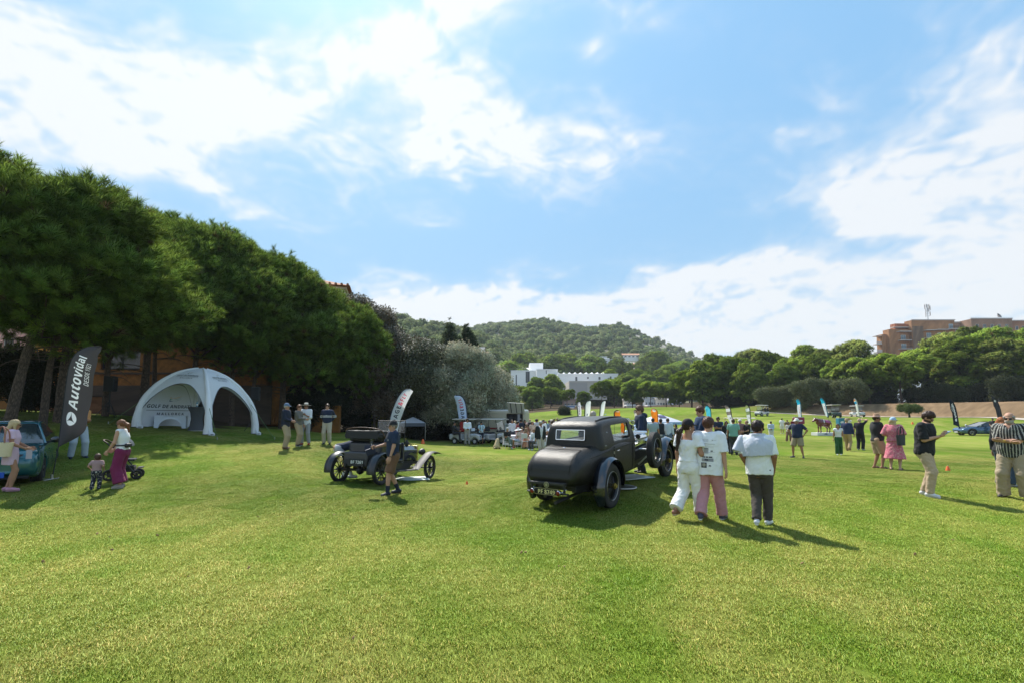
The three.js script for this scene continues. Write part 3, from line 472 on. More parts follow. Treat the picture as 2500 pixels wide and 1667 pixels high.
// ------------------------------------------------------------------ hills with their woods
const GARDENS = [[1154, 1186, 300], [1156, 1200, 288], [1450, 1500, 332], [1520, 1564, 420], [1548, 1588, 342], [1531, 1560, 350], [1656, 1732, 262]];   // clearings in front of the villas
function hill(name, ridge, D, baseD, seed, rock, wood) {
const prof = smooth(ridge), p0 = ridge[0][0], p1 = ridge.at(-1)[0], nu = 220, nv = 60, pos = [], col = [], idx = [];
const H = (px, t) => {   // t = 0 at the foot, 1 on the ridge, up to 1.5 behind it
const d = mix(baseD, D, t), top = rise(prof(px), D), foot = G(X(px, baseD), baseD) - 4, e = t < 1 ? mix(t, sstep(0, 1, t), 0.5) : 1 - (t - 1) * 0.9;
const x = (px - CX) / F * d; return [x, mix(foot, top, e) + (t < 0.97 || t > 1.03 ? 1 : 0.2) * (9 * fbm2(x * 0.008 + seed, d * 0.008, 4) * sstep(0, 0.25, t)), -d];
};
for (let j = 0; j <= nv; j++) for (let i = 0; i <= nu; i++) {
const px = mix(p0, p1, i / nu), t = j / nv * 1.5, p = H(px, t); pos.push(...p);
const r = clamp(rock(px, t) + 0.6 * fbm2(p[0] * 0.02, p[2] * 0.02 + p[1] * 0.03, 4)), n = 0.85 + 0.5 * fbm2(p[0] * 0.06, p[2] * 0.06, 3);
col.push(mix(0.12, 0.30, r) * n, mix(0.125, 0.27, r) * n, mix(0.055, 0.21, r) * n);
if (i && j) { const a = (j - 1) * (nu + 1) + i - 1, b = a + 1, c = a + nu + 1, e = c + 1; idx.push(a, b, e, a, e, c); }
}
const g = new THREE.BufferGeometry(); g.setAttribute('position', new THREE.BufferAttribute(new Float32Array(pos), 3)); g.setAttribute('color', new THREE.BufferAttribute(new Float32Array(col), 3)); g.setIndex(idx); g.computeVertexNormals();
structure(name, g, new THREE.MeshStandardMaterial({ vertexColors: true, roughness: 1 }));
const R = rngOf(seed), M = [], C = [], m = M4(), q = new THREE.Quaternion(), c = new THREE.Color();
for (let i = 0; i < wood.n; i++) {
const px = mix(p0, p1, R()), t = mix(0.02, 1.02, Math.pow(R(), 0.8)), k = clamp(rock(px, t) + 0.5 * fbm2(px * 0.02, t * 9, 3));
if (GARDENS.some(([a, b, dv]) => px > a - 4 && px < b + 4 && mix(baseD, D, t) > dv - 110 && mix(baseD, D, t) < dv + 12)) continue;
const scrub = R() < k; if (scrub && R() < 0.35) continue;
const p = H(px, t), s = (scrub ? 1.3 + 1.6 * R() : 3.0 + 2.6 * R()) * wood.s, y = s * (0.8 + 0.35 * R());
M.push(m.compose(V(p[0], p[1] + y * (scrub ? 0.3 : 0.85), p[2]), q.setFromAxisAngle(V(0, 1, 0), R() * 6.28), V(s, y, s)).clone());
const v = 0.75 + 0.6 * R(), w = R(); C.push(c.setRGB(mix(0.11, 0.17, w) * v, mix(0.155, 0.19, w) * v, mix(0.045, 0.06, w) * v).clone());
}
const o = new THREE.InstancedMesh(wood.geo, bushM, M.length); M.forEach((x, i) => { o.setMatrixAt(i, x); o.setColorAt(i, C[i]); });
o.name = numbered('hill_forest'); o.userData = { kind: 'stuff', label: wood.label, category: 'forest' }; scene.add(o);
return H;
}
const clump = (() => {   // one far crown: a ragged ball of leaf clumps
const R = rngOf(77), pos = [], nor = [], col = [], idx = [];
for (let i = 0; i < 150; i++) {
const n = V(R() - 0.5, R() - 0.4, R() - 0.5).normalize(), r = 0.72 + 0.3 * R() + 0.16 * N3(n.x * 2.5, n.y * 2.5, n.z * 2.5), a = V(R() - 0.5, R() - 0.5, R() - 0.5).cross(n).normalize().multiplyScalar(0.22), b = a.clone().cross(n).addScaledVector(n, 0.1), c = pos.length / 3;
for (const [u, v] of [[-1, -0.6], [1, -0.6], [0, 1.1]]) pos.push(n.x * r + a.x * u + b.x * v, n.y * r + a.y * u + b.y * v, n.z * r + a.z * u + b.z * v);
const k = 0.7 + 0.6 * R(); for (let q = 0; q < 3; q++) { nor.push(n.x, n.y + 0.2, n.z); col.push(k, k, k); } idx.push(c, c + 1, c + 2);
}
const core = new THREE.IcosahedronGeometry(0.72, 1), cp = core.attributes.position; for (let i = 0; i < cp.count; i++) { pos.push(cp.getX(i), cp.getY(i), cp.getZ(i)); nor.push(cp.getX(i), cp.getY(i), cp.getZ(i)); col.push(0.6, 0.6, 0.6); idx.push(pos.length / 3 - 1); }
return coloured(pos, nor, col, idx);
})();
const mainHill = hill('hill', [[1000, 860], [1080, 835], [1150, 815], [1180, 808], [1230, 802], [1287, 797], [1340, 800], [1400, 806], [1440, 813], [1490, 809], [1540, 815], [1590, 830], [1640, 850], [1700, 878], [1745, 903], [1800, 935], [1900, 975]], 760, 190, 5,
(px, t) => sstep(1380, 1600, px) * sstep(0.38, 0.66, t), { n: 5200, s: 0.95, geo: clump, label: 'pine woods and scrub covering the hill with the watchtower' });
const leftHill = hill('hill', [[780, 770], [880, 778], [930, 788], [960, 796], [1000, 806], [1050, 818], [1100, 824], [1150, 832], [1200, 850], [1260, 890], [1300, 930]], 400, 150, 9, () => 0.0, { n: 1500, s: 0.9, geo: clump, label: 'pine woods on the nearer slope behind the dark trees' });
// ------------------------------------------------------------------ buildings
function plasterTex(rgb, seed, amp = 0.12) {
const t = canvasTex(256, 256, (c, w, h) => { const im = c.createImageData(w, h), R = rngOf(seed); for (let j = 0; j < h; j++) for (let i = 0; i < w; i++) { const a = i / w * 6.283, b = j / h * 6.283, v = 1 + amp * (N3(Math.cos(a) * 1.2 + seed, Math.sin(a) * 1.2 + Math.cos(b) * 1.2, Math.sin(b) * 1.2) + 0.5 * N3(Math.cos(a) * 5, Math.sin(a) * 5 + Math.cos(b) * 5 + seed, Math.sin(b) * 5) + 0.5 * (R() - 0.5)), o = (j * w + i) * 4; for (let n = 0; n < 3; n++) im.data[o + n] = clamp(rgb[n] * v / 255) * 255; im.data[o + 3] = 255; } c.putImageData(im, 0, 0); });
t.wrapS = t.wrapT = THREE.RepeatWrapping; return t;
}
const plaster = (rgb, seed) => { const t = plasterTex(rgb, seed); t.repeat.set(0.35, 0.35); return new THREE.MeshStandardMaterial({ map: t, roughness: 0.95 }); };
// a wall in its own x-y plane with openings [x0, y0, x1, y1]; uv in metres
function wallGeo(w, h, th, holes = []) { return extr([[0, 0], [w, 0], [w, h], [0, h]], th, 0, holes.map(([a, b, c, d]) => [[a, b], [a, d], [c, d], [c, b]])); }
const place = (o, a, turn) => { o.position.set(...a); o.rotation.y = turn; return o; };
function windowIn(parent, x0, y0, x1, y1, z, frameM, paneM = darkGlass, { sill = true, bars = 1, turn = 0, depth = 0.12 } = {}) {
const w = x1 - x0, h = y1 - y0, f = Math.min(0.07, w * 0.08), g = [];
g.push(box(f, h, 0.06, -w / 2 + f / 2), box(f, h, 0.06, w / 2 - f / 2), box(w - 2 * f, f, 0.06, 0, h / 2 - f / 2), box(w - 2 * f, f, 0.06, 0, -h / 2 + f / 2));
for (let i = 1; i <= bars; i++) g.push(box(f * 0.8, h - 2 * f, 0.05, -w / 2 + w * i / (bars + 1)));
const o = part('window', g, frameM, parent); o.position.set((x0 + x1) / 2, (y0 + y1) / 2, z); o.rotation.y = turn;
part('pane', box(w - f, h - f, 0.012, 0, 0, -0.02), paneM, o);
if (sill) part('sill', box(w + 0.16, 0.06, 0.16, 0, -h / 2 - 0.03, 0.08), frameM, o);
return o;
}
{ // the ochre house in the shade behind the tall pines
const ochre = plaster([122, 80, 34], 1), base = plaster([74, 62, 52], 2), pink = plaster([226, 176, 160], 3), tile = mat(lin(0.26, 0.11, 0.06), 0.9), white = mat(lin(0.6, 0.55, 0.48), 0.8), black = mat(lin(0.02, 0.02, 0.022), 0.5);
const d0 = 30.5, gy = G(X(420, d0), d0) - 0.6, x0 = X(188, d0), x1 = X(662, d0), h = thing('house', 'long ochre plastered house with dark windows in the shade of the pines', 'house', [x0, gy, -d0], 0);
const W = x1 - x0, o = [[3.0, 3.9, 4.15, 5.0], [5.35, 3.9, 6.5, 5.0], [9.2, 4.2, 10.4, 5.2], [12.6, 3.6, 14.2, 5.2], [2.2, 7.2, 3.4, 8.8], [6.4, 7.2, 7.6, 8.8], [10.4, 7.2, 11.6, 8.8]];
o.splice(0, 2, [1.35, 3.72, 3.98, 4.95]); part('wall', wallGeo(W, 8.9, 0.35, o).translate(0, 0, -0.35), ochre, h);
for (const [a, b, c, e] of o) windowIn(h, a, b, c, e, -0.16, black, darkGlass, { bars: 1 });
part('base_wall', box(W - 0.01, 2.6, 0.12, W / 2, 1.3, 0.061), base, h);
part('string_course', box(W, 0.12, 0.1, W / 2, 3.42, 0.05), base, h); part('string_course', box(W, 0.14, 0.12, W / 2, 6.6, 0.06), ochre, h);
part('side_wall', box(0.34, 8.9, 12, 0.17, 4.45, -6.36), ochre, h); part('side_wall', box(0.34, 8.9, 12, W - 0.17, 4.45, -6.36), ochre, h);
const roof = part('roof', moved(extr([[-0.6, 0], [13, 0], [6.2, 2.2]], W + 1.2).rotateY(Math.PI / 2), -0.6, 8.95, 0.6), tile, h);
part('eaves', box(W + 1.1, 0.16, 0.5, W / 2, 8.82, 0.27), white, roof);
for (const [a, hh] of [[0.4, 4.6], [4.62, 6.5]]) part('drainpipe', rod([a, 0.2, 0.12], [a, hh, 0.12], 0.045), black, h);
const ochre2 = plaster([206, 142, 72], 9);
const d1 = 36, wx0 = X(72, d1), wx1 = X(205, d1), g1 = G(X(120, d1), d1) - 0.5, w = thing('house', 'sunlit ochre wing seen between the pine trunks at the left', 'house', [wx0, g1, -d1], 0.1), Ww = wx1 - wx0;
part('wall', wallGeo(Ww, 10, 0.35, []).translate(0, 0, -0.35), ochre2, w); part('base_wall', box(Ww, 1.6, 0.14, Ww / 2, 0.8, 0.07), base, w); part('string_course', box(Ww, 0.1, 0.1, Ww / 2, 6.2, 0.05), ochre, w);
part('side_wall', box(0.34, 10, 8, 0.17, 5, -4.36), ochre, w);
const wr = part('roof', moved(extr([[-0.5, 0], [8.6, 0], [4, 1.6]], Ww + 0.8).rotateY(Math.PI / 2), -0.4, 10.02, 0.5), tile, w); part('eaves', box(Ww + 0.7, 0.16, 0.5, Ww / 2, 9.9, 0.25), white, wr);
const d2 = 42, p0 = X(-220, d2), p1 = X(75, d2), p = thing('house', 'pale pink house at the far left behind the leaning pine', 'house', [p0, G(X(0, d2), d2) - 0.5, -d2], 0.05), Wp = p1 - p0;
part('wall', wallGeo(Wp, 10.5, 0.35, [[Wp - 3.6, 5.4, Wp - 2.6, 7.2], [Wp - 7, 5.4, Wp - 6, 7.2]]).translate(0, 0, -0.35), pink, p); for (const a of [Wp - 3.6, Wp - 7]) windowIn(p, a, 5.4, a + 1, 7.2, -0.16, white);
part('side_wall', box(0.34, 10.5, 8, Wp - 0.17, 5.25, -4.36), pink, p); const pr = part('roof', moved(extr([[-0.5, 0], [8.6, 0], [4, 1.6]], Wp + 0.8).rotateY(Math.PI / 2), -0.4, 10.52, 0.5), tile, p); part('eaves', box(Wp + 0.7, 0.16, 0.5, Wp / 2, 10.4, 0.25), white, pr);
// garden wall in front of them
const gx = X(-120, 25), gw = thing('garden_wall', 'low ochre garden wall at the far left behind the teal car', 'wall', [gx, G(X(20, 25), 25) - 0.4, -25], 0);
part('wall', box(X(98, 25) - gx, 3.4, 0.3, (X(98, 25) - gx) / 2, 1.7, 0), ochre, gw); part('coping', box(X(98, 25) - gx + 0.1, 0.1, 0.42, (X(98, 25) - gx) / 2, 3.45, 0), base, gw);
const lw = thing('low_wall', 'low brownish wall at the foot of the ochre house', 'wall', [X(100, 24.5), G(X(150, 24.5), 24.5) - 0.2, -24.5], 0.06); part('wall', box(X(250, 24.5) - X(100, 24.5), 1.0, 0.25, (X(250, 24.5) - X(100, 24.5)) / 2, 0.5), plaster([150, 104, 76], 6), lw); part('coping', box(X(250, 24.5) - X(100, 24.5), 0.08, 0.34, (X(250, 24.5) - X(100, 24.5)) / 2, 1.04), base, lw);
// tower with tiled eaves at the end of the row
const dt = 42, tx = X(848, dt, 720), ty = rise(716, dt), t = thing('tower', 'beige tower corner with tiled eaves peeking over the end of the pine row', 'building', [tx - 2.6, G(tx, dt) - 0.5, -dt], 0.25), th = ty - G(tx, dt) + 0.5;
part('wall', box(4.6, th, 4.6, 0, th / 2, 0), plaster([190, 158, 126], 7), t); part('cornice', [box(4.9, 0.22, 4.9, 0, th - 0.35, 0), box(5.2, 0.18, 5.2, 0, th - 0.05, 0)], white, t);
const tr = part('roof', lathe([[0.02, 1.3], [4.15, 0.12], [4.15, 0.04], [0.02, 0.04]], 4).rotateY(Math.PI / 4).translate(0, th, 0), tile, t); for (let i = 0; i < 12; i++) part('roof_tile', disc(0.11, 0.5, -2.75 + i * 0.5, th + 0.17, 2.8, 'z', 8), tile, tr);
const ew = thing('garden_wall', 'ochre wall end in shade behind the man in the white hat', 'wall', [X(655, 33), G(X(720, 33), 33) - 0.3, -33], -0.1); part('wall', box(5.4, 1.9, 0.3, 2.7, 0.95), ochre, ew); part('coping', box(5.5, 0.09, 0.4, 2.7, 1.95), base, ew);
}
{ // white modernist complex beyond the far pines
const wm = new THREE.MeshStandardMaterial({ color: lin(0.84, 0.83, 0.82), roughness: 0.9 }), beige = new THREE.MeshStandardMaterial({ color: lin(0.5, 0.46, 0.41), roughness: 0.9 }), dk = mat(lin(0.05, 0.055, 0.06), 0.4), D = 205, S = D / F;
const R1 = (name, label, px0, px1, py0, py1, d, depth, m, wins = [], turn = 0, extra) => {
const xa = X(px0, d, py1), xb = X(px1, d, py1), ya = rise(py1, d), yb = rise(py0, d), t = thing(name, label, 'building', [xa, ya - 2, -d], turn), w = xb - xa, h = yb - ya + 2, k = d / F;
part('wall', wallGeo(w, h, depth, []).translate(0, 0, -depth), m, t); part('parapet', [box(w + 0.1, 0.5, 0.3, w / 2, h + 0.25, 0.02), box(0.3, 0.5, depth, 0.15, h + 0.25, -depth / 2 - 0.15), box(0.3, 0.5, depth, w - 0.15, h + 0.25, -depth / 2 - 0.15)], m, t);
for (const [a, b, c, e] of wins) { const wa = X(a, d, 1000) - X(px0, d, 1000), wc = X(c, d, 1000) - X(px0, d, 1000); windowIn(t, wa, h - (b - py0) * k - (e - b) * k, wc, h - (b - py0) * k, 0.05, mat(lin(0.4, 0.4, 0.4), 0.6), dk, { sill: false, bars: 1 }); }
if (extra) extra(t, w, h, k); return t;
};
R1('white_building', 'tall white building wing with two dark vertical window strips, left end of the complex', 1247, 1326, 906, 960, 205, 16, wm, [[1259, 914, 1262, 942], [1283.5, 904, 1293.5, 934], [1286, 936, 1294, 942]], 0, (t, w, h) => { part('buttress', moved(extr([[0, 0], [-6, 0], [0, 9]], 6), 0, 0, -8), wm, t); part('dish', lathe([[0.02, 0], [0.7, 0.25], [1.1, 0.7]], 16).translate(w * 0.56, h + 1.2, -3), wm, t); part('railing', [0, 1, 2, 3, 4, 5, 6, 7].map((i) => box(0.06, 0.9, 0.06, i * w * 0.07, h + 0.9, -0.2)).concat([box(w * 0.5, 0.06, 0.06, w * 0.25, h + 1.35, -0.2)]), mat(lin(0.3, 0.3, 0.3)), t); });
R1('white_building', 'white square tower block rising over the white complex', 1293, 1326, 888, 912, 214, 10, wm, []);
R1('white_building', 'white stepped block right of the square tower', 1310, 1362, 903, 945, 200, 12, wm, [[1333, 903, 1335, 912]]);
R1('white_building', 'long white gallery with a row of sawtooth roof lights', 1362, 1510, 914, 945, 195, 18, wm, [[1405, 919, 1410, 932], [1434, 919, 1438, 924], [1462, 919, 1467, 926], [1490, 918, 1494, 928]], 0, (t, w, h, k) => { for (let i = 0; i < 9; i++) part('roof_light', moved(extr([[0, 0], [10.5 * k, 0], [0, 8 * k]], 12), (3 + i * 14) * k, h, -15), wm, t); });
R1('beige_building', 'low beige house with a sloping white skylight before the gallery', 1390, 1482, 932, 962, 175, 14, beige, [[1417, 945, 1421, 952], [1424, 944, 1428, 960]], 0, (t, w, h, k) => { part('skylight', moved(extr([[0, 0], [24 * k, 0], [24 * k, 9 * k]], 6), 24 * k, h, -7), wm, t); part('shade_wall', box(44 * k, h - 0.4, 0.2, 22 * k, h / 2, 0.13), mat(lin(0.4, 0.37, 0.35), 0.9), t); part('glazing', box(8 * k, 10 * k, 0.12, 72 * k, h - 14 * k, 0.1), mat(lin(0.5, 0.4, 0.34), 0.5), t); });
// villas on the slope
const roofM = mat(lin(0.42, 0.21, 0.12), 0.9), cream = new THREE.MeshStandardMaterial({ color: lin(0.60, 0.53, 0.44), roughness: 0.9 }), grey = new THREE.MeshStandardMaterial({ color: lin(0.42, 0.44, 0.45), roughness: 0.85 });
const villa = (label, px0, px1, py0, py1, d, m, roofed, levels = 2) => {
const xa = X(px0, d, py1), xb = X(px1, d, py1), ya = rise(py1, d) - 6, yb = rise(py0, d), t = thing('villa', label, 'villa', [xa, ya, -d], 0), w = xb - xa, h = yb - ya, hw = h - 6;
part('wall', box(w, h, w * 0.7, w / 2, h / 2, -w * 0.35), m, t);
for (let l = 0; l < levels; l++) for (let i = 0; i < 4; i++) { const ww = w * 0.12, x = w * (0.14 + 0.24 * i), y = 6 + hw * (l + 0.3) / levels; windowIn(t, x - ww / 2, y, x + ww / 2, y + hw * 0.42 / levels, 0.05, mat(lin(0.3, 0.3, 0.3)), dk, { sill: false }); }
if (roofed) part('roof', moved(extr([[-0.8, 0], [w * 0.7 + 0.8, 0], [w * 0.35, w * 0.14]], w + 1.6).rotateY(Math.PI / 2), -0.8, h + 0.02, 0.8), roofM, t); else part('parapet', [box(w + 0.5, 0.5, 0.4, w / 2, h + 0.25, 0.1), box(0.4, 0.5, w * 0.7, 0, h + 0.25, -w * 0.35)], m, t);
part('terrace', box(w * 1.25, 0.5, 4, w * 0.6, 6 + hw * 0.46, 2), wm, t); part('terrace_wall', box(w * 1.2, 3, 0.4, w * 0.6, 6 + hw * 0.46 - 1.75, 3.6), m, t);
return t;
};
villa('white cubic villa on the slope right of the cypresses', 1156, 1183, 849, 880, 300, wm, false);
villa('white terrace house with tiled roof just below the cubic villa', 1158, 1196, 862, 892, 288, wm, true, 1);
villa('grey modern villa with long terraces on the slope', 1452, 1498, 878, 893, 330, grey, false);
villa('grey upper block of the modern villa', 1466, 1482, 871, 880, 345, grey, false, 1);
villa('white villa with orange tiled roof high on the right slope', 1522, 1562, 866, 880, 420, wm, true);
villa('cream villa with orange roof among pines below the white one', 1550, 1585, 889, 901, 340, cream, true);
villa('white villa left of the cream orange roofed one', 1533, 1558, 885, 896, 350, wm, false);
villa('low house with a flat orange roof above the gallery', 1490, 1520, 900, 906, 300, cream, true, 1);
villa('small house high in the woods on the hill', 1458, 1470, 850, 856, 480, cream, true, 1);
R1('apartment_building', 'white apartment block with two rows of windows at the foot of the hill', 1656, 1697, 910, 940, 260, 14, wm, [[1660, 914, 1663, 919], [1667, 914, 1671, 919], [1675, 914, 1680, 919], [1685, 914, 1690, 919], [1660, 923, 1663, 929], [1667, 923, 1671, 929], [1675, 923, 1680, 929], [1685, 923, 1690, 929]]);
R1('apartment_building', 'cream house end beside the white apartment block', 1700, 1730, 907, 935, 240, 12, cream, [[1706, 913, 1709, 918], [1716, 913, 1719, 918]]);
// houses behind the trunks of the umbrella pines
villa('cream house seen between the pine trunks behind the green', 1524, 1542, 976, 1000, 165, cream, false, 1);
villa('white house between pine trunks, behind the orange flags', 1575, 1604, 972, 1004, 170, grey, false, 1);
villa('beige house between pine trunks right of the orange flag', 1604, 1632, 974, 1004, 168, cream, false, 1);
villa('white house with a dark door between the right trunks', 1634, 1668, 976, 1004, 166, wm, false, 1);
villa('low terracotta house half hidden by pines', 1376, 1410, 976, 1004, 175, mat(lin(0.3, 0.2, 0.16)), false, 1);
const bs = thing('banner_sign', 'blue and white banner on the hedge under the far pines', 'sign', [X(1393, 140), rise(995, 140), -140]); part('board', box(2.6, 1.2, 0.08), mat(lin(0.05, 0.12, 0.32), 0.6), bs); part('stripe', box(2.3, 0.3, 0.02, 0, 0.1, 0.06), wm, bs); part('post', [rod([-1, -0.6, 0], [-1, -3, 0], 0.05), rod([1, -0.6, 0], [1, -3, 0], 0.05)], dk, bs);
// watchtower on the summit
const tw = thing('watchtower', 'small square stone watchtower on the summit of the hill', 'tower', [X(1287, 760, 800), rise(801, 760), -760]); part('wall', box(6.2, 9, 6.2, 0, 3.6, 0), plaster([170, 150, 130], 12), tw); for (const s of [-1, 0, 1]) part('merlon', box(1.4, 1.1, 1.4, s * 2.3, 8.6, 2.3), plaster([170, 150, 130], 13), tw);
// tower crane lying across the slope
const cr = thing('tower_crane', 'construction crane with orange mast and long pale jib on the hill', 'crane', [X(1356, 560, 845), rise(850, 560), -560]), k = 560 / F, or = mat(lin(0.42, 0.2, 0.1), 0.7), tl = mat(lin(0.3, 0.45, 0.45), 0.6);
part('mast', [rod([-0.7, -8, 0], [-0.7, 20 * k, 0], 0.22), rod([0.7, -8, 0], [0.7, 20 * k, 0], 0.22), ...[0, 1, 2, 3, 4, 5].map((i) => rod([-0.7, i * 2 - 4, 0], [0.7, i * 2 - 2, 0], 0.14))], or, cr); part('jib', [rod([-54 * k, 17 * k, 0], [16 * k, 20 * k, 0], 0.22), rod([-54 * k, 17 * k, 0], [0, 23 * k, 0], 0.12)], tl, cr); part('counterweight', box(2, 2.6, 1.4, 15 * k, 18.5 * k, 0), or, cr); part('lower_jib', rod([-20 * k, 6 * k, 0], [15 * k, 8 * k, 0], 0.3), or, cr);
}
{ // the stepped hotel on the right
const wall = plaster([160, 118, 84], 21), wall2 = plaster([166, 108, 80], 22), slab = mat(lin(0.55, 0.5, 0.46), 0.9), iron = mat(lin(0.05, 0.045, 0.04), 0.6), white = mat(lin(0.7, 0.7, 0.7), 0.6), D = 190, k = D / F;
const t = thing('hotel', 'brown stepped hotel with balconies and a mast on its flat roof', 'hotel', [X(2158, D, 835), rise(882, D) - 4, -D], 0), u = (px) => (px - 2155) * k * 1.016, v = (py) => (882 - py) * k + 4;
const blk = (name, a, b, top, z, dep0, m, dep = dep0 * 0.25) => part(name, box(u(b) - u(a), v(top), dep, (u(a) + u(b)) / 2, v(top) / 2, z - dep / 2), m, t);
blk('wall', 2162, 2174, 813, -2, 12, wall); blk('wall', 2173, 2222, 802, -0.6, 13, wall); blk('wall', 2222, 2326, 781, 0.8, 14, wall); blk('wall', 2196, 2250, 786, -2.2, 10, wall2); part('stone_panel', box(u(2249) - u(2223), v(796), 0.1, (u(2223) + u(2249)) / 2, v(796) / 2, 0.86), plaster([126, 104, 86], 23), t);
part('parapet', box(u(2328) - u(2222), 0.4, 0.4, (u(2222) + u(2328)) / 2, v(780.5), 0.7), slab, t);
const bal = (a, b, py, z) => {
const w = u(b) - u(a), x = (u(a) + u(b)) / 2, s = part('balcony', box(w, 0.28, 1.6, x, v(py), z + 0.8), slab, t);
const g = [box(w, 0.07, 0.07, x, v(py) + 1.15, z + 1.55)]; for (let i = 0; i <= 14; i++) g.push(box(0.05, 1.05, 0.05, x - w / 2 + 0.03 + (w - 0.06) * i / 14, v(py) + 0.62, z + 1.55)); part('railing', g, iron, s);
windowIn(t, x - w * 0.22, v(py) + 0.2, x + w * 0.22, v(py) + 2.3, z + 0.06, white, mat(lin(0.25, 0.32, 0.36), 0.1), { sill: false, bars: 1 });
};
for (const py of [826, 845, 864]) { bal(2249, 2274, py, 0.8); bal(2276, 2301, py, 0.8); bal(2304, 2328, py, 0.8); }
for (const py of [830, 851]) bal(2193, 2220, py, -0.6); bal(2305, 2328, 804, 0.8);
for (const [a, b, py] of [[2249, 2274, 807], [2276, 2302, 806], [2191, 2219, 809]]) part('canopy_slab', box(u(b) - u(a), 0.3, 1.9, (u(a) + u(b)) / 2, v(py), a > 2230 ? 1.7 : 0.3), slab, t);
for (const py of [817, 837, 857]) { const s = part('balcony', box(u(2174) - u(2148), 0.3, 2, (u(2148) + u(2174)) / 2, v(py), -3.2), slab, t); if (py > 820) part('railing', box(u(2172) - u(2149), 1.0, 0.1, (u(2149) + u(2172)) / 2, v(py) + 0.65, -2.3), mat(lin(0.6, 0.5, 0.44)), s); }
part('roof_terrace', box(u(2222) - u(2184), 0.3, 2, (u(2184) + u(2222)) / 2, v(797), -1.4), slab, t); part('terrace_screen', box(u(2222) - u(2194), 1.4, 0.1, (u(2194) + u(2222)) / 2, v(793), -1), wall2, t);
const mast = thing('antenna_mast', 'lattice mobile phone mast standing on the hotel roof', 'antenna', [X(2267, 196, 780), rise(780, 196), -196]), mk = 196 / F;
part('pole', [rod([0, -0.5, 0], [0, 37 * mk, 0], 0.14), rod([-0.9, 5 * mk, 0], [-0.9, 22 * mk, 0], 0.06), rod([0.9, 8 * mk, 0], [0.9, 34 * mk, 0], 0.06), ...[7, 14, 20, 27, 33].map((y) => rod([-0.9, y * mk, 0], [0.9, y * mk + 0.3, 0], 0.06))], steel, mast);
for (const [x, y, h] of [[-1.35, 31, 2], [-0.6, 33, 1.8], [0.5, 32, 2], [1.0, 28, 2], [-1.0, 13, 1.9], [0.9, 14, 1.7], [0.2, 23, 1.5], [-0.9, 22, 1.3]]) part('antenna_panel', rbox(0.32, h, 0.2, 0.05, x, y * mk, 0.2), mat(lin(0.5, 0.48, 0.47), 0.6), mast);
const lr = (name, label, a, b, py, d, m) => { const w = X(b, d, py) - X(a, d, py), o = thing(name, label, 'building', [X(a, d, py), rise(900, d), -d]); const h = rise(py, d) - rise(900, d); part('wall', box(w, h, 10, w / 2, h / 2, -5), m, o); part('parapet', box(w + 0.4, 0.5, 0.4, w / 2, h + 0.2, 0), slab, o); for (let i = 0; i < 5; i++) windowIn(o, w * (0.1 + 0.18 * i), h - 4.2, w * (0.1 + 0.18 * i) + 1.3, h - 2.4, 0.05, white, darkGlass, { sill: false }); return [o, w, h]; };
lr('flat_roofed_building', 'low brownish annex right of the hotel', 2327, 2385, 788, 205, plaster([150, 122, 104], 25));
const [c1, w1, h1] = lr('flat_roofed_building', 'long low roof block with a satellite dish above the pines', 2372, 2472, 779, 200, plaster([150, 120, 100], 26)); part('satellite_dish', lathe([[0.02, 0], [0.7, 0.2], [1.2, 0.65]], 16).rotateX(1.0).rotateZ(-0.6).translate(w1 * 0.78, h1 + 1.6, -2), mat(lin(0.25, 0.24, 0.24)), c1); part('dish_pole', rod([w1 * 0.78, h1, -2], [w1 * 0.78, h1 + 1.6, -2], 0.08), steel, c1);
lr('flat_roofed_building', 'brown roof at the right edge above the pines', 2470, 2560, 784, 210, plaster([156, 112, 84], 27));
const an = thing('villa', 'white villa on the left hill crest, half hidden by trees', 'villa', [X(934, 380, 806), rise(809, 380), -380]); part('wall', box(8, 5, 6, 0, 0.5, 0), wallWhite(), an); part('roof', box(9, 0.4, 7, 0, 3.2, 0), mat(lin(0.6, 0.5, 0.4)), an);
function wallWhite() { return new THREE.MeshStandardMaterial({ color: lin(0.7, 0.68, 0.65), roughness: 0.9 }); }
}
// ------------------------------------------------------------------ people
// distance-function primitives: { f(x,y,z), lo, hi }
function cap(a, b, ra, rb, o = {}) {   // tapered limb, optionally cut flat at the b end or the a end
const dx = b.x - a.x, dy = b.y - a.y, dz = b.z - a.z, l2 = dx * dx + dy * dy + dz * dz || 1e-9, L = Math.sqrt(l2), r = Math.max(ra, rb), cb = o.cut, bulge = o.bulge ?? 0, ca = o.cutA;
return { f: (x, y, z) => { const px = x - a.x, py = y - a.y, pz = z - a.z, q = (px * dx + py * dy + pz * dz) / l2, t = q < 0 ? 0 : q > 1 ? 1 : q; let d = Math.hypot(px - dx * t, py - dy * t, pz - dz * t) - (ra + (rb - ra) * t + bulge * Math.sin(Math.PI * Math.min(1, t * 1.35)) ); if (cb) d = Math.max(d, (q - 1) * L); if (ca) d = Math.max(d, -q * L); return d; },
lo: [Math.min(a.x, b.x) - r - bulge, Math.min(a.y, b.y) - r - bulge, Math.min(a.z, b.z) - r - bulge], hi: [Math.max(a.x, b.x) + r + bulge, Math.max(a.y, b.y) + r + bulge, Math.max(a.z, b.z) + r + bulge] };
}
function framed(fr, f, R) { const m = fr.clone().invert().elements, c = V().setFromMatrixPosition(fr); return { f: (x, y, z) => f(m[0] * x + m[4] * y + m[8] * z + m[12], m[1] * x + m[5] * y + m[9] * z + m[13], m[2] * x + m[6] * y + m[10] * z + m[14]), lo: [c.x - R, c.y - R, c.z - R], hi: [c.x + R, c.y + R, c.z + R] }; }
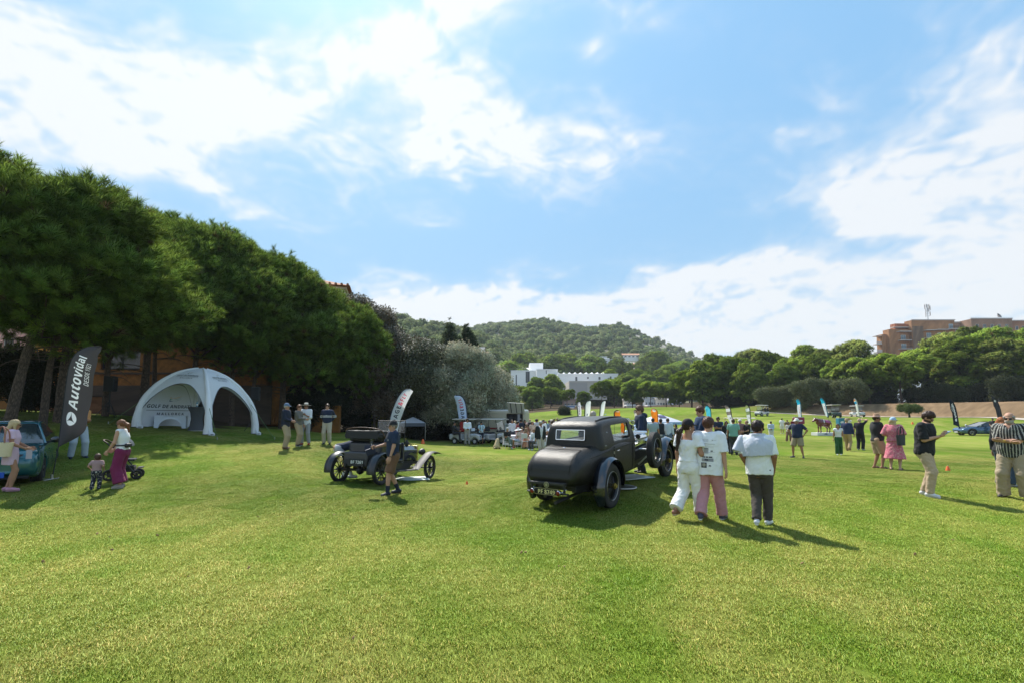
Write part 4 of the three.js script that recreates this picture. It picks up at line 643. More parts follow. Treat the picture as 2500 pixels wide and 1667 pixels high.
const ellF = (cx, cy, cz, rx, ry, rz) => (x, y, z) => { x -= cx; y -= cy; z -= cz; const k0 = Math.hypot(x / rx, y / ry, z / rz), k1 = Math.hypot(x / rx / rx, y / ry / ry, z / rz / rz); return k0 < 1e-6 ? -Math.min(rx, ry, rz) : k0 * (k0 - 1) / k1; };
function stackF(rows, y0, y1, ease = 0, zo = () => 0) {   // rows [y, half width, half depth]
const w = smooth(rows.map((r) => [r[0], r[1]])), dp = smooth(rows.map((r) => [r[0], r[2]]));
return (x, y, z) => { const yy = clamp(y, y0, y1), a = w(yy) + ease, b = dp(yy) + ease; z -= zo(yy); const k0 = Math.hypot(x / a, z / b), k1 = Math.hypot(x / a / a, z / b / b); return Math.max(k0 < 1e-4 ? -Math.min(a, b) : k0 * (k0 - 1) / k1, y0 - y, y - y1); };
}
function meshOf(prims, c, k, fold) {
const lo = [1e9, 1e9, 1e9], hi = [-1e9, -1e9, -1e9];
for (const p of prims) for (let n = 0; n < 3; n++) { lo[n] = Math.min(lo[n], p.lo[n]); hi[n] = Math.max(hi[n], p.hi[n]); }
const o = lo.map((v) => v - 2.5 * c), N = [0, 1, 2].map((n) => Math.ceil((hi[n] - o[n]) / c) + 4), F = new Float32Array(N[0] * N[1] * N[2]).fill(9);
for (const p of prims) {
const m = (p.k ?? k) + 2 * c, a = [0, 1, 2].map((n) => Math.max(0, Math.floor((p.lo[n] - m - o[n]) / c))), b = [0, 1, 2].map((n) => Math.min(N[n] - 1, Math.ceil((p.hi[n] + m - o[n]) / c))), kk = p.k ?? k;
for (let z = a[2]; z <= b[2]; z++) for (let y = a[1]; y <= b[1]; y++) { let q = a[0] + y * N[0] + z * N[0] * N[1]; for (let x = a[0]; x <= b[0]; x++, q++) { const d = p.f(o[0] + x * c, o[1] + y * c, o[2] + z * c); if (p.sub) F[q] = Math.max(F[q], -d); else if (d < F[q] + kk) F[q] = kk > 0 ? smin(F[q], d, kk) : Math.min(F[q], d); } }
}
if (fold) for (let z = 0, q = 0; z < N[2]; z++) for (let y = 0; y < N[1]; y++) for (let x = 0; x < N[0]; x++, q++) if (Math.abs(F[q]) < 0.04) F[q] += fold(o[0] + x * c, o[1] + y * c, o[2] + z * c);
const g = netFrom(F, N[0], N[1], N[2], ...o, c);
const p = g.attributes.position, uv = new Float32Array(p.count * 2); for (let i = 0; i < p.count; i++) { uv[i * 2] = (p.getX(i) + p.getZ(i) * 0.6) * 2; uv[i * 2 + 1] = p.getY(i) * 2; } g.setAttribute('uv', new THREE.BufferAttribute(uv, 2));
return g;
}
function ik(a, t, l1, l2, pole) {   // the bend between a and t; returns [bend, end]
const d = t.clone().sub(a); let L = d.length(); const mx = (l1 + l2) * 0.998; if (L > mx) { d.multiplyScalar(mx / L); L = mx; } const e = a.clone().add(d), u = d.clone().normalize(), q = (l1 * l1 - l2 * l2 + L * L) / (2 * L), h = Math.sqrt(Math.max(0, l1 * l1 - q * q)), p = pole.clone().addScaledVector(u, -pole.dot(u)).normalize();
return [a.clone().addScaledVector(u, q).addScaledVector(p, h), e];
}
const handGeo = {};
function handTemplate(pose, fine) {   // wrist at 0, fingers towards -y, thumb towards +z, palm towards +x
const key = pose + fine; if (handGeo[key]) return handGeo[key];
const curl = { relaxed: 0.35, grip: 1.15, flat: 0.08 }[pose], pr = [cap(V(0, 0.01, 0), V(0, -0.035, 0.002), 0.023, 0.022), cap(V(0, -0.03, -0.022), V(0, -0.085, -0.028), 0.015, 0.0135), cap(V(0, -0.03, -0.006), V(0.002, -0.09, -0.009), 0.016, 0.0135), cap(V(0, -0.03, 0.01), V(0.002, -0.092, 0.011), 0.016, 0.0135), cap(V(0, -0.03, 0.022), V(0, -0.09, 0.030), 0.016, 0.0135)];
[[-0.029, 0.055], [-0.010, 0.068], [0.011, 0.074], [0.031, 0.067]].forEach(([z, L], i) => { let p = V(0.001, -0.088, z), a = curl * (0.5 + 0.1 * i * -1 + 0.2); for (const [s, r0, r1] of [[0.46, 0.0098, 0.009], [0.3, 0.009, 0.0085], [0.24, 0.0085, 0.007]]) { const q = p.clone().add(V(Math.sin(a) * L * s * 1.15, -Math.cos(a) * L * s * 1.15, z * 0.06)); pr.push({ ...cap(p, q, r0, r1), k: 0.004 }); p = q; a += curl * 0.85; } });
const t0 = V(0.004, -0.03, 0.03), t1 = V(0.016 + 0.012 * curl, -0.062, 0.052 - 0.006 * curl), t2 = V(0.022 + 0.022 * curl, -0.092, 0.058 - 0.018 * curl), t3 = V(0.026 + 0.026 * curl, -0.114, 0.058 - 0.028 * curl);
pr.push({ ...cap(t0, t1, 0.016, 0.012), k: 0.012 }, { ...cap(t1, t2, 0.0115, 0.0105), k: 0.006 }, { ...cap(t2, t3, 0.0105, 0.008), k: 0.005 });
return handGeo[key] = meshOf(pr, fine ? 0.0048 : 0.0075, 0.012);
}
function merged(list) { return mergeGeometries(list.map((g) => { const h = new THREE.BufferGeometry(); h.setAttribute('position', g.attributes.position); h.setAttribute('normal', g.attributes.normal); h.setAttribute('uv', g.attributes.uv ?? new THREE.BufferAttribute(new Float32Array(g.attributes.position.count * 2), 2)); h.setIndex(g.index); return h; })); }
const SKIN = { fair: [0.46, 0.26, 0.18], tan: [0.36, 0.19, 0.12], brown: [0.25, 0.125, 0.075], pale: [0.52, 0.32, 0.24] };
const MALE = [[-0.16, 0.12, 0.09], [-0.06, 0.168, 0.115], [0.03, 0.166, 0.116], [0.13, 0.152, 0.112], [0.24, 0.160, 0.116], [0.36, 0.178, 0.124], [0.45, 0.182, 0.112], [0.52, 0.150, 0.088], [0.58, 0.075, 0.066]];
const FEMALE = [[-0.16, 0.12, 0.09], [-0.07, 0.176, 0.120], [0.02, 0.165, 0.112], [0.13, 0.128, 0.094], [0.22, 0.132, 0.100], [0.34, 0.150, 0.124], [0.43, 0.152, 0.106], [0.50, 0.128, 0.080], [0.56, 0.062, 0.058]];
const cl = (c) => Array.isArray(c) ? lin(...c) : new THREE.Color(c);
const cloth = (c, rough = 0.9) => mat(cl(c), rough, { sheen: 0.15, sheenRoughness: 0.6, sheenColor: new THREE.Color(0.5, 0.5, 0.5) });
function patterned(g, fn) { const p = g.attributes.position, c = new Float32Array(p.count * 3); for (let i = 0; i < p.count; i++) c.set(fn(p.getX(i), p.getY(i), p.getZ(i), i), i * 3); g.setAttribute('color', new THREE.BufferAttribute(c, 3)); return g; }
const patternM = new THREE.MeshStandardMaterial({ vertexColors: true, roughness: 0.92 });
const D2R = Math.PI / 180;
let personSeed = 0;
// the distance at which a standing figure of height h spans the photo's rows top..feet at column px, checked against the ground there
function standAt(px, feet, top, h) {
const dh = h * F / (feet - top); let d = dh, best = 1e9;
for (let q = dh * 0.84; q < dh * 1.17; q += dh * 0.004) { const e = Math.abs(rise(feet, q) - G(X(px, q), q)) * F / q + Math.abs(q / dh - 1) * 10; if (e < best) { best = e; d = q; } }
return [d, h * d / dh * 1.0];
}
function person(label, s) {
const female = !!s.female, base = female ? 1.75 : 1.75, seed = ++personSeed, dist = s.d, S = s.h / 1.75, R = rngOf(seed * 7 + 1), g = thing('person', label, 'person', s.pos ?? at(s.px, dist, s.dy ?? 0), (s.yaw ?? 0) * D2R - Math.atan((s.px - CX) / F), s.group);
g.scale.setScalar(S);
const c = clamp(dist * 0.0012, 0.0108, 0.04) / S * (s.fine ?? 1), fine = dist < 14, prof = (female ? FEMALE : MALE).map(([y, w, d]) => [y, w * (s.build ?? 1), d * (s.depth ?? s.build ?? 1)]), sh = (female ? 0.165 : 0.19) * (0.5 + 0.5 * (s.build ?? 1));
const belly = s.belly ? (y) => s.belly * Math.exp(-(((y - 0.1) / 0.13) ** 2)) : () => 0;
// joints
const legs = (s.feet ?? [[-0.1, 0.02, -10], [0.1, -0.02, 10]]).map(([x, z, yaw = 0, lift = 0, pitch = 0]) => ({ x, z, yaw: yaw * D2R, lift, pitch: pitch * D2R }));
const hip = V(s.hx ?? 0, s.sit ?? s.hip ?? 0.938, s.hz ?? (s.sit ? -0.02 : (legs[0].z + legs[1].z) * 0.5));
const q = new THREE.Quaternion().setFromEuler(new THREE.Euler((s.lean ?? 2) * D2R, (s.twist ?? 0) * D2R, (s.roll ?? 0) * D2R, 'YXZ')), T = M4().compose(hip, q, V(1, 1, 1)), inT = (x, y, z) => V(x, y, z).applyMatrix4(T), fwd = V(0, 0, 1).applyQuaternion(q);
const pq = new THREE.Quaternion().setFromEuler(new THREE.Euler((s.sit ? -5 : (s.lean ?? 2) * 0.25) * D2R, (s.twist ?? 0) * 0.5 * D2R, 0, 'YXZ')), PT = M4().compose(hip, pq, V(1, 1, 1));
const L1 = 0.432, L2 = 0.425;
for (const [i, l] of legs.entries()) {
const sd = i ? 1 : -1; l.root = V(sd * 0.088, -0.02, 0).applyMatrix4(PT); l.ank = V(l.x, 0.085 + l.lift, l.z);
const pole = V(Math.sin(l.yaw) * 0.6 + (s.knees ?? 0) * sd, 0.05 + (s.sit ? 0.8 : 0), 1); [l.knee, l.ank] = ik(l.root, l.ank, L1, L2, pole);
l.dir = V(Math.sin(l.yaw) * Math.cos(l.pitch), -Math.sin(l.pitch), Math.cos(l.yaw) * Math.cos(l.pitch));
l.heel = l.ank.clone().add(V(0, -0.045, 0)).addScaledVector(l.dir, -0.045); l.toe = l.ank.clone().add(V(0, -0.055, 0)).addScaledVector(l.dir, 0.135);
}
const arms = [-1, 1].map((sd, i) => {
const root = inT(sd * sh, 0.49, -0.005), hand = s.hands?.[i], t = hand ? (hand[3] === 'w' ? V(hand[0], hand[1], hand[2]) : inT(hand[0], hand[1] - 0.92, hand[2])) : inT(sd * (sh + 0.075 + 0.05 * ((s.build ?? 1) - 1) * 4), -0.045, 0.05 + 0.03 * (R() - 0.5));
const pole = V(...(s.elbows?.[i] ?? (hand && hand[2] > 0.17 ? [sd * 0.4, -1, -0.3] : [sd * 0.4, -0.1, -1]))).applyQuaternion(q), [el, wr] = ik(root, t, 0.285, 0.255, pole), dir = wr.clone().sub(el).normalize(); return { sd, root, el, wr, dir };
});
const neck = inT(0, 0.56, -0.008), hq = new THREE.Quaternion().setFromEuler(new THREE.Euler((s.headPitch ?? 4) * D2R, (s.headYaw ?? 0) * D2R, (s.headRoll ?? 0) * D2R, 'YXZ')), skull = neck.clone().add(V(0, 0.105, 0.012).applyQuaternion(q.clone().slerp(hq, 0.6))), hs = s.headScale ?? 1, HM = M4().compose(skull, hq, V(hs, hs, hs));
const skin = mat(cl(SKIN[s.skin ?? 'fair']), 0.55, { specularIntensity: 0.4 });
// the body: one continuous skin
const B = [framed(T, stackF(prof, -0.14, 0.56, -0.012, (y) => belly(y)), 0.75), cap(neck.clone().add(V(0, -0.05, 0)), skull.clone().add(V(0, -0.03, -0.012)), 0.056, 0.05)];
for (const a of arms) B.push(cap(a.root, a.el, 0.05, 0.037), cap(a.el, a.wr, 0.039, 0.025, { bulge: 0.004 }));
for (const l of legs) B.push(cap(l.root, l.knee, 0.082, 0.053), cap(l.knee, l.ank, 0.052, 0.034, { bulge: 0.010 }), cap(l.heel, l.toe, 0.032, 0.03));
const body = meshOf(B, Math.max(c * 1.25, 0.015), 0.035);
const hc = clamp(c * 0.55, 0.006, 0.02), face = (fn) => fn.map((f) => framed(HM, f, 0.16 * hs));
const H = face([ellF(0, 0.032, -0.012, 0.074, 0.094, 0.094), ellF(0, -0.03, 0.018, 0.06, 0.078, 0.07), ellF(0, -0.085, 0.052, 0.026, 0.022, 0.024)]);
H.push({ ...framed(HM, cap(V(0, 0.018, 0.080), V(0, -0.024, 0.100), 0.009, 0.0135).f, 0.16 * hs), k: 0.012 }, { ...framed(HM, ellF(0.077, -0.004, -0.006, 0.010, 0.031, 0.019), 0.16 * hs), k: 0.008 }, { ...framed(HM, ellF(-0.077, -0.004, -0.006, 0.010, 0.031, 0.019), 0.16 * hs), k: 0.008 }, { ...framed(HM, ellF(0, 0.024, 0.076, 0.05, 0.010, 0.012), 0.16 * hs), k: 0.012 }, { ...framed(HM, ellF(0, -0.053, 0.083, 0.022, 0.009, 0.008), 0.16 * hs), k: 0.006 }, cap(skull.clone().add(V(0, -0.04, -0.014)), neck.clone().add(V(0, -0.01, 0)), 0.049, 0.052));
for (const sd of [-1, 1]) H.push({ ...framed(HM, ellF(sd * 0.03, 0.006, 0.092, 0.016, 0.011, 0.012), 0.14 * hs), sub: true });
const pieces = [body, meshOf(H, hc, 0.025)];
for (const [i, a] of arms.entries()) {
const tp = V(...(s.thumbs?.[i] ?? [0, 0.7, 1])).applyQuaternion(q), y = a.dir.clone().negate(), z = tp.addScaledVector(y, -tp.dot(y)).normalize(), x = V().crossVectors(y, z), hm = handTemplate(s.grip?.[i] ?? 'relaxed', fine).clone();
if (a.sd > 0) { hm.scale(-1, 1, 1); const ix = hm.index.array.slice(); for (let k = 0; k < ix.length; k += 3) [ix[k], ix[k + 1]] = [ix[k + 1], ix[k]]; hm.setIndex(new THREE.BufferAttribute(ix, 1)); }
hm.applyMatrix4(M4().makeBasis(x, y, z).setPosition(a.wr)); pieces.push(hm); a.hand = a.wr.clone().addScaledVector(a.dir, 0.09);
}
part('body', merged(pieces), skin, g);
if (dist < 24) for (const sd of [-1, 1]) part('eye', ball(0.0115, 0, 0, 0, 1, 0.8, 1, 8).applyMatrix4(HM.clone().multiply(M4().makeTranslation(sd * 0.03, 0.005, 0.079))), mat(lin(0.04, 0.03, 0.025), 0.2), g);
if (dist < 16) part('lips', ball(0.012, 0, 0, 0, 1.5, 0.55, 0.5, 8).applyMatrix4(HM.clone().multiply(M4().makeTranslation(0, -0.053, 0.088))), mat(lin(0.36, 0.13, 0.10), 0.5), g);
const off = seed * 13.7, folds = (amp, fy = 6, fx = 8) => (x, y, z) => amp * 0.75 * (0.8 * N3(x * fx + off, y * fy + x * 5, z * fx) + 0.45 * N3(x * fx * 2.6 + y * 9, y * fy * 2.2 + off, z * fx * 2.6));
const garment = (name, prims, color, k, fold, pat, rough) => { const geo = meshOf(prims, c, k, fold); return pat ? part(name, patterned(geo, pat), patternM, g) : part(name, geo, cloth(color, rough), g); };
// trousers, shorts, skirt
const b = s.bottom;
if (b) {
const P = [], wz = b.wide ?? 0, waist = b.waist ?? 0.07;
if (b.type === 'skirt') P.push(framed(PT, stackF([[-b.len, 0.16 + b.flare, 0.14 + b.flare * 0.85], [-b.len * 0.45, 0.172 + b.flare * 0.4, 0.13 + b.flare * 0.4], [-0.06, prof[1][1] + 0.012, prof[1][2] + 0.012], [waist, prof[3][1] + 0.02, prof[3][2] + 0.014]], -b.len, waist), 1.1));
else {
P.push(framed(PT, stackF(prof, -0.13, waist, 0.012, (y) => belly(y) * 0.8), 0.4));
for (const l of legs) {
const r = b.loose ?? 0.012;
if (b.type === 'shorts') { const e = l.root.clone().lerp(l.knee, b.cut ?? 0.92); P.push(cap(l.root, e, 0.098 + r, 0.074 + r * 1.6, { cut: true })); }
else { const an = l.ank.clone().add(l.knee.clone().sub(l.ank).normalize().multiplyScalar(b.hem ?? -0.012)); P.push(cap(l.root, l.knee, 0.094 + r, 0.066 + r + wz * 0.4), cap(l.knee, an, 0.066 + r + wz * 0.4, (b.ankle ?? 0.058) + r + wz, { cut: true })); }
}
}
garment(b.type === 'skirt' ? 'skirt' : b.type === 'shorts' ? 'shorts' : 'trousers', P, b.color, 0.03, folds(b.fold ?? 0.006, 8, 7), b.pat);
if (b.belt) part('belt', moved(new THREE.CylinderGeometry(1, 1, 0.035, 24, 1, true), 0, waist - 0.005, 0).scale(prof[2][1] + 0.017, 1, prof[2][2] + 0.017 + belly(0.05)).applyMatrix4(PT), mat(cl(b.belt), 0.6, { side: THREE.DoubleSide }), g);
}
// shirt, jacket, dress
const tops = [s.top, s.over].filter(Boolean);
for (const [n, t] of tops.entries()) {
const P = [], hem = t.hem ?? -0.06, e = (t.ease ?? 0.016) + n * 0.012, rows = prof.map(([y, w, d]) => [y, w, d]);
if (t.boxy) for (const r of rows) if (r[0] < 0.4) { r[1] = Math.max(r[1], t.boxy); r[2] = Math.max(r[2], t.boxyD ?? t.boxy * 0.68); }
if (t.flare) { const y0 = hem; rows.unshift([Math.min(y0, -0.17), prof[1][1] + t.flare, prof[1][2] + t.flare]); rows.splice(1, 1); }
P.push(framed(T, stackF(rows, hem, t.neck ?? 0.545, e, (y) => belly(y)), 0.9));
if (t.yoke !== false) P.push(cap(inT(-sh + 0.03, 0.492, -0.006), inT(sh - 0.03, 0.492, -0.006), 0.058 + e * 0.5, 0.058 + e * 0.5));
const sl = t.sleeve ?? 'short';
if (sl !== 'none') for (const a of arms) {
const ez = t.sleeveEase ?? 0.016;
if (sl === 'short') { const f = t.sleeveLen ?? 0.78; P.push(cap(a.root, a.root.clone().lerp(a.el, f), 0.058 + ez * 0.6, 0.05 + ez, { cut: true })); }
else if (sl === 'rolled') P.push(cap(a.root, a.el, 0.058 + ez * 0.5, 0.046 + ez), cap(a.el, a.el.clone().lerp(a.wr, 0.3), 0.048 + ez, 0.045 + ez, { cut: true }));
else P.push(cap(a.root, a.el, 0.058 + ez * 0.5, 0.046 + ez), cap(a.el, a.el.clone().lerp(a.wr, 0.97), 0.046 + ez, 0.032 + ez, { cut: true }));
}
if (t.open) { const f = (x, y, z) => Math.max(Math.abs(x) - (0.02 + clamp((y + 0.02) * 0.15, 0, 0.09) + (y < 0.1 ? (0.1 - y) * 0.22 : 0)), -z); P.push({ ...framed(T, f, 0.9), sub: true }); }
if (t.vneck) P.push({ ...framed(T, (x, y, z) => Math.max(Math.abs(x) - (y - (0.54 - t.vneck)) * 0.42, 0.0 - z), 0.8), sub: true });
if (t.scoop) P.push({ ...framed(T, ellF(0, 0.60, t.scoopZ ?? 0, t.scoop, t.scoopY ?? 0.13, 0.14), 0.8), sub: true });
const m = garment(t.name ?? (t.flare ? 'dress' : n ? 'jacket' : 'shirt'), P, t.color, 0.03, folds(t.fold ?? 0.006), t.pat, t.rough);
if (t.collar) { const cg = new THREE.TorusGeometry(0.066, 0.016, 6, 20).rotateX(Math.PI / 2).scale(1, 1.6, 1); part('collar', cg.applyMatrix4(T.clone().multiply(M4().makeTranslation(0, 0.55, -0.004)).multiply(M4().makeRotationX(0.25))), cloth(t.collarColor ?? t.color), g); }
if (t.print) {
const ray = new THREE.Raycaster(), pm = m, nx = 16, ny = 22, pos = [], uv = [], ix = [], inv = T.clone().invert(); pm.updateMatrixWorld(); const { w, y0, y1, tex } = t.print, save = g.matrixWorld.clone(); const solo = new THREE.Mesh(pm.geometry, new THREE.MeshBasicMaterial({ side: THREE.DoubleSide }));
for (let j = 0; j <= ny; j++) for (let i = 0; i <= nx; i++) { const o = inT((0.5 - i / nx) * w, mix(y0, y1, j / ny), -0.6), dd = fwd.clone(); ray.set(o, dd); const hit = ray.intersectObject(solo)[0], p = hit ? hit.point : o.addScaledVector(dd, 0.45); p.addScaledVector(dd, -0.004); pos.push(p.x, p.y, p.z); uv.push(i / nx, j / ny); if (i && j) { const a = (j - 1) * (nx + 1) + i - 1, b2 = a + 1, c2 = a + nx + 1, d2 = c2 + 1; ix.push(a, b2, d2, a, d2, c2); } }
const dg = new THREE.BufferGeometry(); dg.setAttribute('position', new THREE.BufferAttribute(new Float32Array(pos), 3)); dg.setAttribute('uv', new THREE.BufferAttribute(new Float32Array(uv), 2)); dg.setIndex(ix); dg.computeVertexNormals(); part('shirt_print', dg, new THREE.MeshStandardMaterial({ map: tex, alphaMap: null, transparent: true, roughness: 0.9, side: THREE.DoubleSide }), g);
}
}
// shoes
const sc = s.shoes ?? { color: [0.03, 0.03, 0.035] };
if (!sc.none) for (const l of legs) {
const fl = (a, b2, r0, r1, dy, sy) => { const A = a.clone().add(V(0, dy, 0)), B2 = b2.clone().add(V(0, dy, 0)); return cap(A, B2, r0, r1); };
const cut = { f: (x, y, z) => 0.012 + l.lift * (l.pitch > 0.2 ? 0 : 1) - y, lo: [-9, -9, -9], hi: [9, 9, 9] };
const up = [cap(l.heel.clone().add(V(0, 0.008, 0)), l.toe, 0.04, 0.036), cap(l.ank.clone().add(V(0, -0.02, 0)), l.ank.clone().addScaledVector(l.dir, 0.05).add(V(0, -0.04, 0)), 0.042, 0.038)]; if (sc.high) up.push(cap(l.ank.clone().add(V(0, -0.02, 0)), l.ank.clone().add(V(0, 0.03, 0)), 0.044, 0.044));
if (sc.sandal) { part('sandal', [moved(new THREE.TorusGeometry(0.043, 0.011, 6, 14), 0, 0, 0).applyMatrix4(M4().lookAt(V(), l.dir.clone().negate(), V(0, 1, 0)).setPosition(l.toe.clone().addScaledVector(l.dir, -0.045))), rod([l.heel.x, Math.max(0.012, l.heel.y - 0.04), l.heel.z], [l.toe.x, Math.max(0.012, l.toe.y - 0.02), l.toe.z], 0.03, 0.034, 8).scale(1, 1, 1)], mat(cl(sc.color), 0.6), g); continue; }
const sm = part('shoe', meshOf(up, Math.max(c * 0.8, 0.009), 0.02), mat(cl(sc.color), sc.rough ?? 0.6), g);
if (sc.sole) part('sole', meshOf([cap(l.heel.clone().add(V(0, -0.024, 0)), l.toe.clone().add(V(0, -0.018, 0)).addScaledVector(l.dir, 0.01), 0.03, 0.028)], Math.max(c * 0.8, 0.009), 0.01), mat(cl(sc.sole), 0.7), sm);
}
if (s.socks) for (const l of legs) part('sock', rod([l.ank.x, l.ank.y - 0.02, l.ank.z], l.ank.clone().lerp(l.knee, s.socks.len ?? 0.28).toArray(), 0.046, 0.05, 10), cloth(s.socks.color), g);
// hair
const h = s.hair;
if (h) {
const plane = (x, y, z) => (z - 0.078) * 0.86 - (y - (h.line ?? 0.068)) * 0.52, P = [framed(HM, (x, y, z) => Math.max(ellF(0, 0.034, -0.014, 0.0855, 0.105, 0.104)(x, y, z), plane(x, y, z), -0.075 - y, (h.style === 'fringe' ? y - 0.055 : -9), z > 0.015 && Math.abs(x) > 0.05 ? 0.0 - y : -9), 0.16 * hs)];
const bk = V(0, 0, -1).applyQuaternion(hq), pt = (x, y, z) => V(x, y, z).applyMatrix4(HM), dn = (p, l, bx = 0, bz = 0) => p.clone().add(V(bx, -l, bz).applyQuaternion(q));
if (h.style === 'long') { const L = h.len ?? 0.3; for (const x of [-0.05, 0, 0.05]) P.push(cap(pt(x, 0.0, -0.06), dn(pt(x * 1.15, -0.04, -0.075), 0.06, 0, -0.03), 0.045, 0.042), cap(dn(pt(x * 1.15, -0.04, -0.075), 0.06, 0, -0.03), dn(pt(x * 1.15, -0.04, -0.075), L, 0, -0.065), 0.042, 0.026)); for (const x of [-0.07, 0.07]) P.push(cap(pt(x, 0.03, 0), dn(pt(x * 1.2, -0.02, -0.02), L * (h.front ?? 0.6)), 0.026, 0.02)); }
if (h.style === 'ponytail') { const a = pt(0, h.py ?? 0.05, -0.105), m = dn(a.clone().addScaledVector(bk, 0.065), 0.08), e = dn(a.clone().addScaledVector(bk, h.out ?? 0.03), h.len ?? 0.34); P.push(cap(a, m, 0.03, 0.05), cap(m, e, 0.05, 0.018)); }
if (h.style === 'bob') for (const x of [-0.06, 0, 0.06]) P.push(cap(pt(x, 0, -0.05), dn(pt(x * 1.1, -0.06, -0.055), 0.05), 0.045, 0.04));
if (h.style === 'full') P.push(framed(HM, (x, y, z) => Math.max(ellF(0, 0.06, -0.005, 0.088, 0.095, 0.1)(x, y, z), plane(x, y - 0.012, z - 0.016)), 0.17 * hs));
part('hair', meshOf(P, hc * 1.15, 0.02, (x, y, z) => 0.006 * N3(x * 70 + off, y * 14, z * 70) + 0.005 * N3(x * 22, y * 16 + off, z * 22)), mat(cl(h.color), 0.5, { specularIntensity: 0.6 }), g);
}
if (s.beard) part('beard', meshOf([framed(HM, (x, y, z) => Math.max(ellF(0, -0.05, 0.022, 0.066, 0.062, 0.072)(x, y, z), (y + 0.03 + Math.abs(x) * -0.4), -(z + 0.02)), 0.15 * hs)], hc, 0.01), mat(cl(s.beard), 0.8), g);
const onHead = (name, geo, m) => part(name, geo.applyMatrix4(HM), m, g);
const hat = s.hat;
if (hat?.type === 'cap') {
const dome = lathe([[0.001, 0.112], [0.03, 0.109], [0.062, 0.088], [0.084, 0.05], [0.09, 0.012], [0.088, 0.0]], 20).scale(1, 1, 1.14).translate(0, 0.045, -0.012), brim = new THREE.CylinderGeometry(0.085, 0.088, 0.008, 20, 1, false, -Math.PI / 2, Math.PI).scale(0.95, 1, 1.1).rotateX(0.18).translate(0, 0.048, 0.07), o = onHead('cap', dome.rotateX(hat.tilt ?? -0.05), cloth(hat.color)); 
part('brim', (hat.back ? brim.rotateY(Math.PI) : brim).applyMatrix4(HM), cloth(hat.brim ?? hat.color), o);
}
if (hat?.type === 'brim') {
const r = hat.r ?? 0.19, o = onHead('hat', lathe([[0.001, 0.118], [0.05, 0.122], [0.072, 0.108], [0.084, 0.03], [0.09, 0.012], [0.13, 0.006], [r, hat.droop ?? 0.012], [r, (hat.droop ?? 0.012) - 0.008], [0.09, 0.0]], 24).scale(1, 1, 1.12).rotateX(-0.08).translate(0, 0.05, -0.008), cloth(hat.color));
if (hat.band) part('hat_band', new THREE.CylinderGeometry(0.083, 0.091, 0.035, 22, 1, true).scale(1, 1, 1.12).translate(0, 0.083, -0.008).applyMatrix4(HM), mat(cl(hat.band), 0.8, { side: THREE.DoubleSide }), o);
}
if (s.glasses && dist < 34) { const m = mat(lin(0.01, 0.01, 0.012), 0.15), G2 = []; for (const sd of [-1, 1]) G2.push(ball(0.026, sd * 0.033, 0.004, 0.090, 1, 0.78, 0.3, 12), box(0.004, 0.008, 0.1, sd * 0.073, 0.012, 0.042)); G2.push(box(0.02, 0.006, 0.006, 0, 0.01, 0.1)); onHead('sunglasses', join(G2), m); }
g.userData.rig = undefined; delete g.userData.rig;
const toWorld = (v) => g.localToWorld(v.clone()); g.updateMatrixWorld(true);
return { g, S, T, PT, HM, arms, legs, inT, hip, neck, toWorld, hand: (i) => toWorld(arms[i].hand) };
}
// places a figure by the photo: column, row of the feet, row of the top of the head
const fig = (label, px, feet, top, h, s) => { const [d, hh] = standAt(px, feet, top, h); return person(label, { ...s, px, d, h: hh / (s.hatUp ?? 1) }); };
// ------------------------------------------------------------------ the people of the photograph
const NAVY = [0.012, 0.018, 0.04], WHITE = [0.72, 0.72, 0.73], KHAKI = [0.36, 0.28, 0.18], BLACK = [0.012, 0.012, 0.014], GREYP = [0.30, 0.29, 0.28], SKYB = [0.46, 0.58, 0.70], DENIM = [0.10, 0.15, 0.24], DARKH = [0.018, 0.012, 0.009], BROWNH = [0.06, 0.032, 0.018], BLOND = [0.46, 0.34, 0.19], GREYH = [0.38, 0.36, 0.34];
const crossed = [[0.05, 1.14, 0.20], [-0.05, 1.17, 0.23]], hipsOn = [[-0.25, 0.98, -0.02], [0.25, 0.98, -0.02]], clasp = [[-0.05, 1.05, 0.24], [0.05, 1.05, 0.24]], behind = [[-0.12, 0.98, -0.17], [0.12, 0.98, -0.17]];
const outE = [[-0.55, -1, -0.1], [0.55, -1, -0.1]];
// left foreground
const blonde = fig('blonde woman in a short pale pink dress beside the teal car', 33, 1203, 1030, 1.68, { female: true, yaw: 78, skin: 'tan', hair: { style: 'long', color: BLOND, len: 0.34, front: 0.8 }, glasses: true, headPitch: 8, headYaw: 12,
top: { color: [0.62, 0.44, 0.56], flare: -0.005, hem: -0.30, ease: 0.02, sleeve: 'short', sleeveLen: 0.62, fold: 0.005 }, hip: 0.985, hands: [[-0.16, 1.02, 0.26], [0.12, 1.03, 0.28]], feet: [[-0.07, 0.04, 0, 0.045, 0.3], [0.08, -0.05, 10, 0.045, 0.3]], shoes: { color: [0.45, 0.22, 0.32], sole: [0.4, 0.24, 0.3] } });
const flagMan = person('man in an orange top and pale jeans, half hidden by the black flag', { px: 194, d: 14.2, h: 1.76, yaw: 15, skin: 'tan', hair: { style: 'short', color: DARKH }, top: { color: [0.42, 0.20, 0.07], sleeve: 'long', hem: -0.02 }, bottom: { color: [0.36, 0.42, 0.48], loose: 0.02 }, hands: crossed, elbows: outE, feet: [[-0.16, 0, -10], [0.16, 0.02, 12]], shoes: { color: [0.02, 0.03, 0.06] } });
